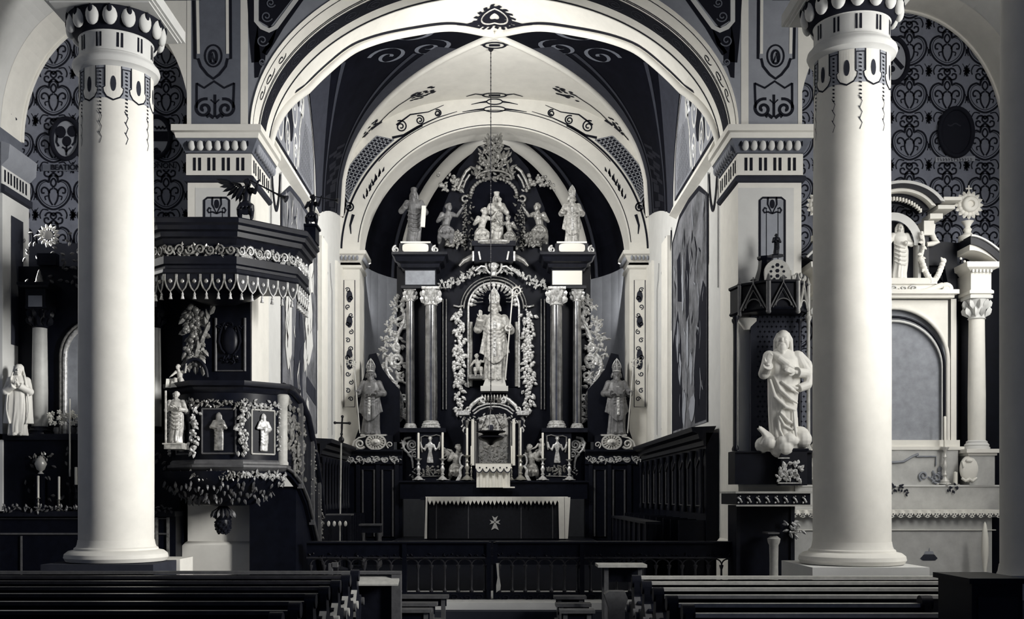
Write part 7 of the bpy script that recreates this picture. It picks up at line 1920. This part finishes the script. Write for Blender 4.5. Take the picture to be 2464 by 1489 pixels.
r = MB(); r.join(mb, Matrix.Translation(P(1300, 1098, 27.45)) @ Matrix.Diagonal((.62, .62, .62, 1))); fuse(r, 'body', POLYL, .012, t, 1)
MB().tube([P(1300, 1110, 27.5), P(1300, 1104, 27.72)], .03, 6).build('bracket', WOODL, t)
# upper side statues
saint('monk_statue', 'bearded statue holding a white book, upper left of the high altar', A_(996, 595, .32), 1.52, POLY, 9, 0, [((-.115, 0, .745), (-.21, -.04, .60), (-.12, -.15, .66), (.5, -.5, .4), (0, 0, 1), 1.2, .05, .6, -1), ((.115, 0, .745), (.20, -.03, .58), (.16, -.14, .60), (-.4, -.6, .2), (0, 0, 1), 1.2, .05, .7, 1)], 'long', True, None, lambda mb: mb.lathe(0, 0, [(.05, .94), (.058, .97), (.05, 1.0), (0, 1.02)], 12))
c = A_(1019, 518, .62); t = thing('statue_book', 'white book held by the bearded statue, upper left of the high altar', 'book', c)
mb = MB().box(-.055, .055, -.03, .03, -.30, .16); r = MB(); r.join(mb, Matrix.Translation(c) @ Matrix.Rotation(.06, 4, 'Y')); r.build('cover', WAX, t); MB().box(c.x-.045, c.x+.06, c.y-.02, c.y+.02, c.z+.16, c.z+.24).build('page_block', PAPER, t)
bishop('bishop_statue', 'mitred bishop statue without staff, upper right of the high altar', 'statue', A_(1376, 595, .32), 1.42, 0, POLYL, -1, False, None, False)

# ------------------------------------------------------------------ side woodwork of the chancel end with the outer bishops
for s, nm, lab in ((1, 'left', 'dark carved door screen left of the high altar carrying a bishop statue'), (-1, 'right', 'dark carved door screen right of the high altar carrying a bishop statue')):
    m = lambda u: mc(u, s) if True else u
    DW = 27.3; wq = lambda u: X(m(u), DW); wz = lambda v: Z(v, DW)
    t = thing('door_screen', lab, 'screen', ((wq(832)+wq(960))/2, DW, CH))
    MB().box(*sorted((wq(826), wq(968))), DW, DW+.34, CH, wz(1108)).build('screen_body', WOOD, t)
    xa, xb = sorted((wq(826), wq(968)))
    MB().sweep([(xa, DW), (xb, DW)], [(0, wz(1118)), (.05, wz(1116)), (.05, wz(1096)), (.10, wz(1092)), (.14, wz(1086)), (.14, wz(1082)), (-.3, wz(1081))]).build('screen_cornice', WOODL, t, 25)
    f = MB(); rinceau(f, lambda a, b: (a, DW-.06, b), xa+.1, xb-.1, wz(1114), wz(1097), 6, .02); leaves_on(f, (xa+.05, DW-.06, wz(1106)), (xb-.05, DW-.06, wz(1106)), (0, -1, 0), .14, 60, 3, .08); f.build('screen_frieze', GILT, t, 60)
    for u in (832, 862, 910, 955): MB().box(wq(u)-.05, wq(u)+.05, DW-.05, DW, CH, wz(1118)).build('screen_stile', WOODL, t)
    for u0, u1 in ((868, 905), (915, 950)):
        pn = MB()
        a, b = sorted((wq(u0), wq(u1))); pn.tube([(x, DW-.02, z) for x, z in frame2(a+.05, b-.05, .9, wz(1130))[:-1]], .025, 6, closed=True); pn.build('door_panel', WOODM, t)
    # console with rosette and scrolls, shaped board behind
    bd = [(885, 850), (873, 905), (855, 944), (856, 990), (861, 1028), (849, 1062), (960, 1062), (960, 935), (938, 912), (918, 885), (903, 846)]
    MB().prism([(wq(u), wz(v)) for u, v in bd], DW+.24, DW+.32).build('back_board', WOOD, t)
    MB().box(*sorted((wq(868), wq(945))), DW-.02, DW+.3, wz(1084), wz(1047)).build('console', WOODL, t)
    MB().box(*sorted((wq(868), wq(930))), DW-.08, DW+.3, wz(1049), wz(1045)).build('console_slab', SILV, t)
    f = MB(); ce = P(m(904), 1064, DW-.06); f.tube([ce+Vector((.24*math.cos(q), 0, .185*math.sin(q))) for q in [2*PI*k/24 for k in range(24)]], .03, 6, closed=True)
    f.ell(ce, (.13, .05, .10), 12, 7); f.ell(ce-Vector((0, .05, 0)), (.05, .04, .04), 8, 6)
    for k in range(16): q = 2*PI*k/16; d = Vector((math.cos(q), 0, math.sin(q)*.8)); f.leaf(ce+d*.11, d, (0, -1, 0), .12, .06, .3)
    f.build('console_rosette', SILV, t, 60)
    f = MB(); scroll3(f, lambda a, b: P(m(a), b, DW-.06), volute(866, 1068, 13, 3, .5, 1.5, 24), .035, .02); scroll3(f, lambda a, b: P(m(a), b, DW-.06), [(848, 1076), (852, 1062), (864, 1053), (880, 1050)], .03, .02)
    f.build('console_scroll', SILV, t, 60)
    f = MB(); scroll3(f, lambda a, b: P(m(a), b, DW-.04), volute(938, 1070, 9, 2, 2, 1.3, 16), .02, .012); f.build('console_scroll', SILV, t, 60)
    bishop('bishop_statue', 'bishop statue leaning a crozier outward, on the %s door screen' % nm, 'statue', P(m(893), 1045, DW+.08), 1.72, -.12*s, POLY, -s, False, None, True, True)

# ------------------------------------------------------------------ choir stalls along both chancel walls
for s, nm, lab in ((-1, 'left', 'dark panelled choir stalls along the left chancel wall behind the pulpit stair'), (1, 'right', 'dark panelled choir stalls along the right chancel wall')):
    t = thing('choir_stall', lab, 'stalls', (s*3.7, 23, CH)); y0, y1 = 19.0, 27.1; zt = 3.14
    if s < 0: y0 = 23.0
    bx = lambda xa, xb, ya, yb, za, zb: MB().box(*sorted((s*xa, s*xb)), ya, yb, za, zb)
    bx(3.72, 3.93, y0, y1, CH, zt-.1).build('back_panel', WOOD, t)
    path = [(s*3.72, y0), (s*3.72, y1)]
    if s > 0: path = path[::-1]
    path2 = [(s*3.72, y1), (s*3.72, y0)] if s > 0 else [(s*3.72, y0), (s*3.72, y1)]
    prof = [(0, zt-.34), (.04, zt-.32), (.05, zt-.24), (.12, zt-.20), (.14, zt-.12), (.24, zt-.08), (.26, zt), (-.18, zt+.02)]
    c = MB().sweep(path2, [(-o, z) for o, z in prof] if False else prof)
    # make sure the moulding projects into the chancel
    if abs(c.v[6][0]) > 3.72: c = MB().sweep(path2[::-1], prof)
    c.build('cornice', WOODL, t, 25)
    n = 9
    for k in range(n+1):
        y = lerp(y0+.1, y1-.1, k/n)
        p = MB(); p.lathe(s*3.66, y, [(.05, 1.62), (.055, 1.7), (.035, 1.76), (.033, 2.6), (.05, 2.66), (.06, 2.76)], 10); p.build('stall_column', WOODL, t, 40)
        bx(3.25, 3.72, y-.03, y+.03, CH, 1.5).build('stall_divider', WOODL, t)
        if k < n:
            yy = y+(y1-y0-.2)/n/2; hw = (y1-y0-.2)/n*.36
            q = MB(); q.tube([(s*3.705, yy-hw, 1.75), (s*3.705, yy+hw, 1.75), (s*3.705, yy+hw, 2.45), (s*3.705, yy, 2.62), (s*3.705, yy-hw, 2.45)], .016, 5, closed=True); q.build('panel_moulding', WOODM, t)
    bx(3.3, 3.72, y0+.05, y1-.05, .85, .92).build('seat', WOODL, t)
    if s < 0: continue
    bx(2.75, 2.83, y0+.3, y1-2.2, CH, 1.42).build('desk_front', WOOD, t); bx(2.7, 2.98, y0+.3, y1-2.2, 1.42, 1.47).build('desk_top', WOODL, t)
    for k in range(8):
        y = lerp(y0+.4, y1-2.35, k/7); bx(2.71, 2.75, y-.05, y+.05, CH+.05, 1.42).build('desk_stile', WOODL, t)

# ------------------------------------------------------------------ communion rail
DRL = 17.3; t = thing('communion_rail', 'long dark carved communion rail with arcade across the chancel entrance', 'railing', (0, DRL, .28))
ra = [(-3.0, X(1176, DRL)), (X(1192, DRL), 3.9)]
zr_ = lambda v: Z(v, DRL)
for (xa, xb) in ra:
    MB().box(xa, xb, DRL-.12, DRL+.12, zr_(1306), zr_(1302)).build('top_rail', WOODL, t)
    MB().box(xa, xb, DRL-.05, DRL+.05, zr_(1342), zr_(1306)).build('upper_panel', WOOD, t)
    MB().tube([(xa, DRL-.06, zr_(1341)), (xb, DRL-.06, zr_(1341))], .014, 6).build('panel_moulding', WOODD, t)
    MB().box(xa, xb, DRL-.06, DRL+.06, .29, zr_(1424)).build('lower_panel', WOOD, t)
    f = MB(); rinceau(f, lambda a, b: (a, DRL-.07, b), xa+.05, xb-.05, zr_(1443), zr_(1427), int((xb-xa)/.2), .010); f.build('panel_scroll', WOODL, t, 60)
    f = MB(); leaves_on(f, (xa+.05, DRL-.06, zr_(1336)), (xb-.05, DRL-.06, zr_(1336)), (0, -1, 0), .05, int((xb-xa)*16), 3, .05); f.build('panel_foliage', WOODL, t)
    n = int((xb-xa)/.197); ar = MB()
    for k in range(n):
        x = lerp(xa+.06, xb-.06, k/(n-1))
        b = MB().lathe(x, DRL, [(.03, zr_(1424)), (.035, zr_(1421)), (.02, zr_(1417)), (.016, zr_(1412)), (.019, zr_(1390)), (.016, zr_(1370)), (.024, zr_(1367)), (.034, zr_(1362)), (.034, zr_(1359))], 10)
        b.build('baluster', WOODD, t, 40)
        if k < n-1:
            x2 = lerp(xa+.06, xb-.06, (k+1)/(n-1)); ar.tube([((x+x2)/2-(x2-x)/2*math.cos(PI*j/10), DRL-.02, zr_(1359)+(x2-x)*.46*math.sin(PI*j/10)) for j in range(11)], .012, 5)
    ar.build('arcade', WOODD, t, 60)
for u in (1176, 1192, 974, 1400): MB().box(X(u, DRL)-.035, X(u, DRL)+.035, DRL-.09, DRL+.09, .29, zr_(1304)).build('gate_post', WOOD, t)
t = thing('hanging_cloth', 'slender white cloth hanging on the gate of the communion rail', 'cloth', (X(1197, 17.1), 17.14, .3))  # pale strip shaped like the highlight on the gate, light put into its colour
MB().prism([(X(u, 17.15), Z(v, 17.15)) for u, v in ((1194, 1355), (1200, 1355), (1201, 1385), (1205, 1408), (1204, 1418), (1194, 1425), (1194, 1408), (1197, 1390))], 17.13, 17.16).build('cloth', WOODH, t)
MB().tube([(X(1193, 17.15), 17.15, Z(1356, 17.15)), (X(1201, 17.15), 17.2, Z(1356, 17.15))], .012, 6).build('peg', WOODM, t)

# ------------------------------------------------------------------ chancel furniture, cross, lamp
t = thing('processional_cross', 'thin processional crucifix on a long pole left of the high altar', 'crucifix', (X(818, 22.5), 22.5, CH))
a, b = Vector((X(817, 22.5), 22.5, CH+.05)), P(821, 1062, 22.5)
MB().tube([a, b], .016, 8).build('pole', WOODH, t)
MB().lathe(a.x, 22.5, [(.22, CH), (.22, CH+.04), (.06, CH+.10), (.03, CH+.3)], 14).build('stand', WOODL, t, 40)
top = P(824, 1002, 22.5); c = MB(); c.bar(b, top, .035, .03); c.bar(P(806, 1017, 22.5), P(841, 1018, 22.5), .03, .035)
for p in (top, P(806, 1017, 22.5), P(841, 1018, 22.5)): c.ell(p, .032, 8, 6)
c.ell(P(821.5, 1058, 22.5), (.06, .05, .07), 10, 8); c.ell(P(822, 1044, 22.5), .03, 8, 6)
co = c.build('cross', IRON, t, 30)
cb_ = MB(); q = lambda u, v: P(u, v, 22.46); cb_.tube([q(823, 1020), q(822.6, 1030), q(822.5, 1042)], [.022, .024, .010], 8); cb_.ell(q(823, 1015), .022, 8, 6); cb_.tube([q(823, 1019), q(813, 1016)], [.012, .007], 6); cb_.tube([q(823, 1019), q(834, 1017)], [.012, .007], 6)
cb_.build('corpus', IRON, co, 60)
Dt = 22.3
t = thing('credence_table', 'small table with fringed cover left of the high altar steps', 'table', (X(820, Dt), Dt, CH))
MB().box(X(786, Dt), X(848, Dt), Dt-.25, Dt+.25, Z(1240, Dt), Z(1236, Dt)).build('tabletop', WOODM, t)
f = MB(); n = 7
for k in range(n):
    xa, xb = lerp(X(786, Dt), X(848, Dt), k/n), lerp(X(786, Dt), X(848, Dt), (k+1)/n); f.add([(xa, Dt-.26, Z(1239, Dt)), (xb, Dt-.26, Z(1239, Dt)), (xb, Dt-.27, Z(1250, Dt)), ((xa+xb)/2, Dt-.28, Z(1262, Dt)), (xa, Dt-.27, Z(1250, Dt))], [(0, 1, 2, 3, 4)])
f.build('fringed_cover', WOODL, t)
f = MB()
for k in range(4): f.ell((lerp(X(796, Dt), X(836, Dt), k/3), Dt-.29, Z(1259, Dt)), (.035, .02, .06), 7, 5)
f.build('tassel', SILV, t, 0)
for u in (790, 844):
    for dy in (-.2, .2): MB().box(X(u, Dt)-.03, X(u, Dt)+.03, Dt+dy-.03, Dt+dy+.03, CH, Z(1240, Dt)).build('leg', WOODL, t)
Dt = 23.6
t = thing('stool', 'low dark stool with a pale top edge beside the high altar steps', 'stool', (X(890, Dt), Dt, CH))
MB().box(X(866, Dt), X(919, Dt), Dt-.2, Dt+.2, Z(1264, Dt), Z(1260, Dt)).build('seat', WOODM, t)
MB().box(X(872, Dt), X(917, Dt), Dt-.18, Dt+.18, Z(1281, Dt), Z(1264, Dt)).build('apron', WOODL, t)
for u in (876, 913):
    for dy in (-.15, .15): MB().lathe(X(u, Dt), Dt+dy, [(.03, CH), (.05, CH+.08), (.03, CH+.2), (.045, .85), (.03, 1.0), (.05, Z(1281, Dt))], 10).build('leg', WOODM, t, 40)
# sanctuary lamp on a long chain
DLm = 24.6; xl = X(1181, DLm)
zc_ = interp(BK, (abs(xl)/WX)); t = thing('sanctuary_lamp', 'dark hanging sanctuary lamp on a long thin chain in front of the tabernacle', 'lamp', (xl, DLm, Z(1062, DLm)))
lk = MB(); ztop, zbot = zc_-.02, Z(985, DLm); n = 90
lk.tube([(xl, DLm, ztop), (xl, DLm, zbot)], .009, 6)
for k in range(n): lk.ell((xl, DLm, lerp(zbot, ztop, k/n)), (.014, .014, .03), 6, 4)
lk.build('chain', IRON, t, 0)
MB().lathe(xl, DLm, [(.06, ztop+.02), (.06, ztop-.01), (.02, ztop-.05)], 10).build('ceiling_hook', IRON, t, 40)
lm = MB().lathe(xl, DLm, [(.0, Z(1072, DLm)), (.05, Z(1070, DLm)), (.10, Z(1064, DLm)), (.26, Z(1058, DLm)), (.31, Z(1052, DLm)), (.27, Z(1049, DLm)), (.17, Z(1046, DLm)), (.2, Z(1043, DLm)), (.33, Z(1040, DLm)), (.34, Z(1037, DLm)), (.2, Z(1036, DLm)), (.1, Z(1035, DLm))], 22)
lb = lm.build('lamp_bowl', IRON, t, 40)
MB().lathe(xl, DLm, [(.05, Z(1036, DLm)), (.06, Z(1025, DLm)), (.05, Z(1022, DLm))], 12).build('lamp_glass', SLATE, t, 40)
ch3 = MB()
for k in range(3):
    a = 2*PI*k/3+.4; ch3.tube([(xl+.3*math.cos(a), DLm+.3*math.sin(a), Z(1037, DLm)), (xl+.04*math.cos(a), DLm+.04*math.sin(a), zbot)], .008, 5)
ch3.build('lamp_chain', IRON, t)
MB().lathe(xl, DLm, [(.02, zbot-.03), (.06, zbot), (.03, zbot+.05)], 12).build('lamp_crown', IRON, t, 40)
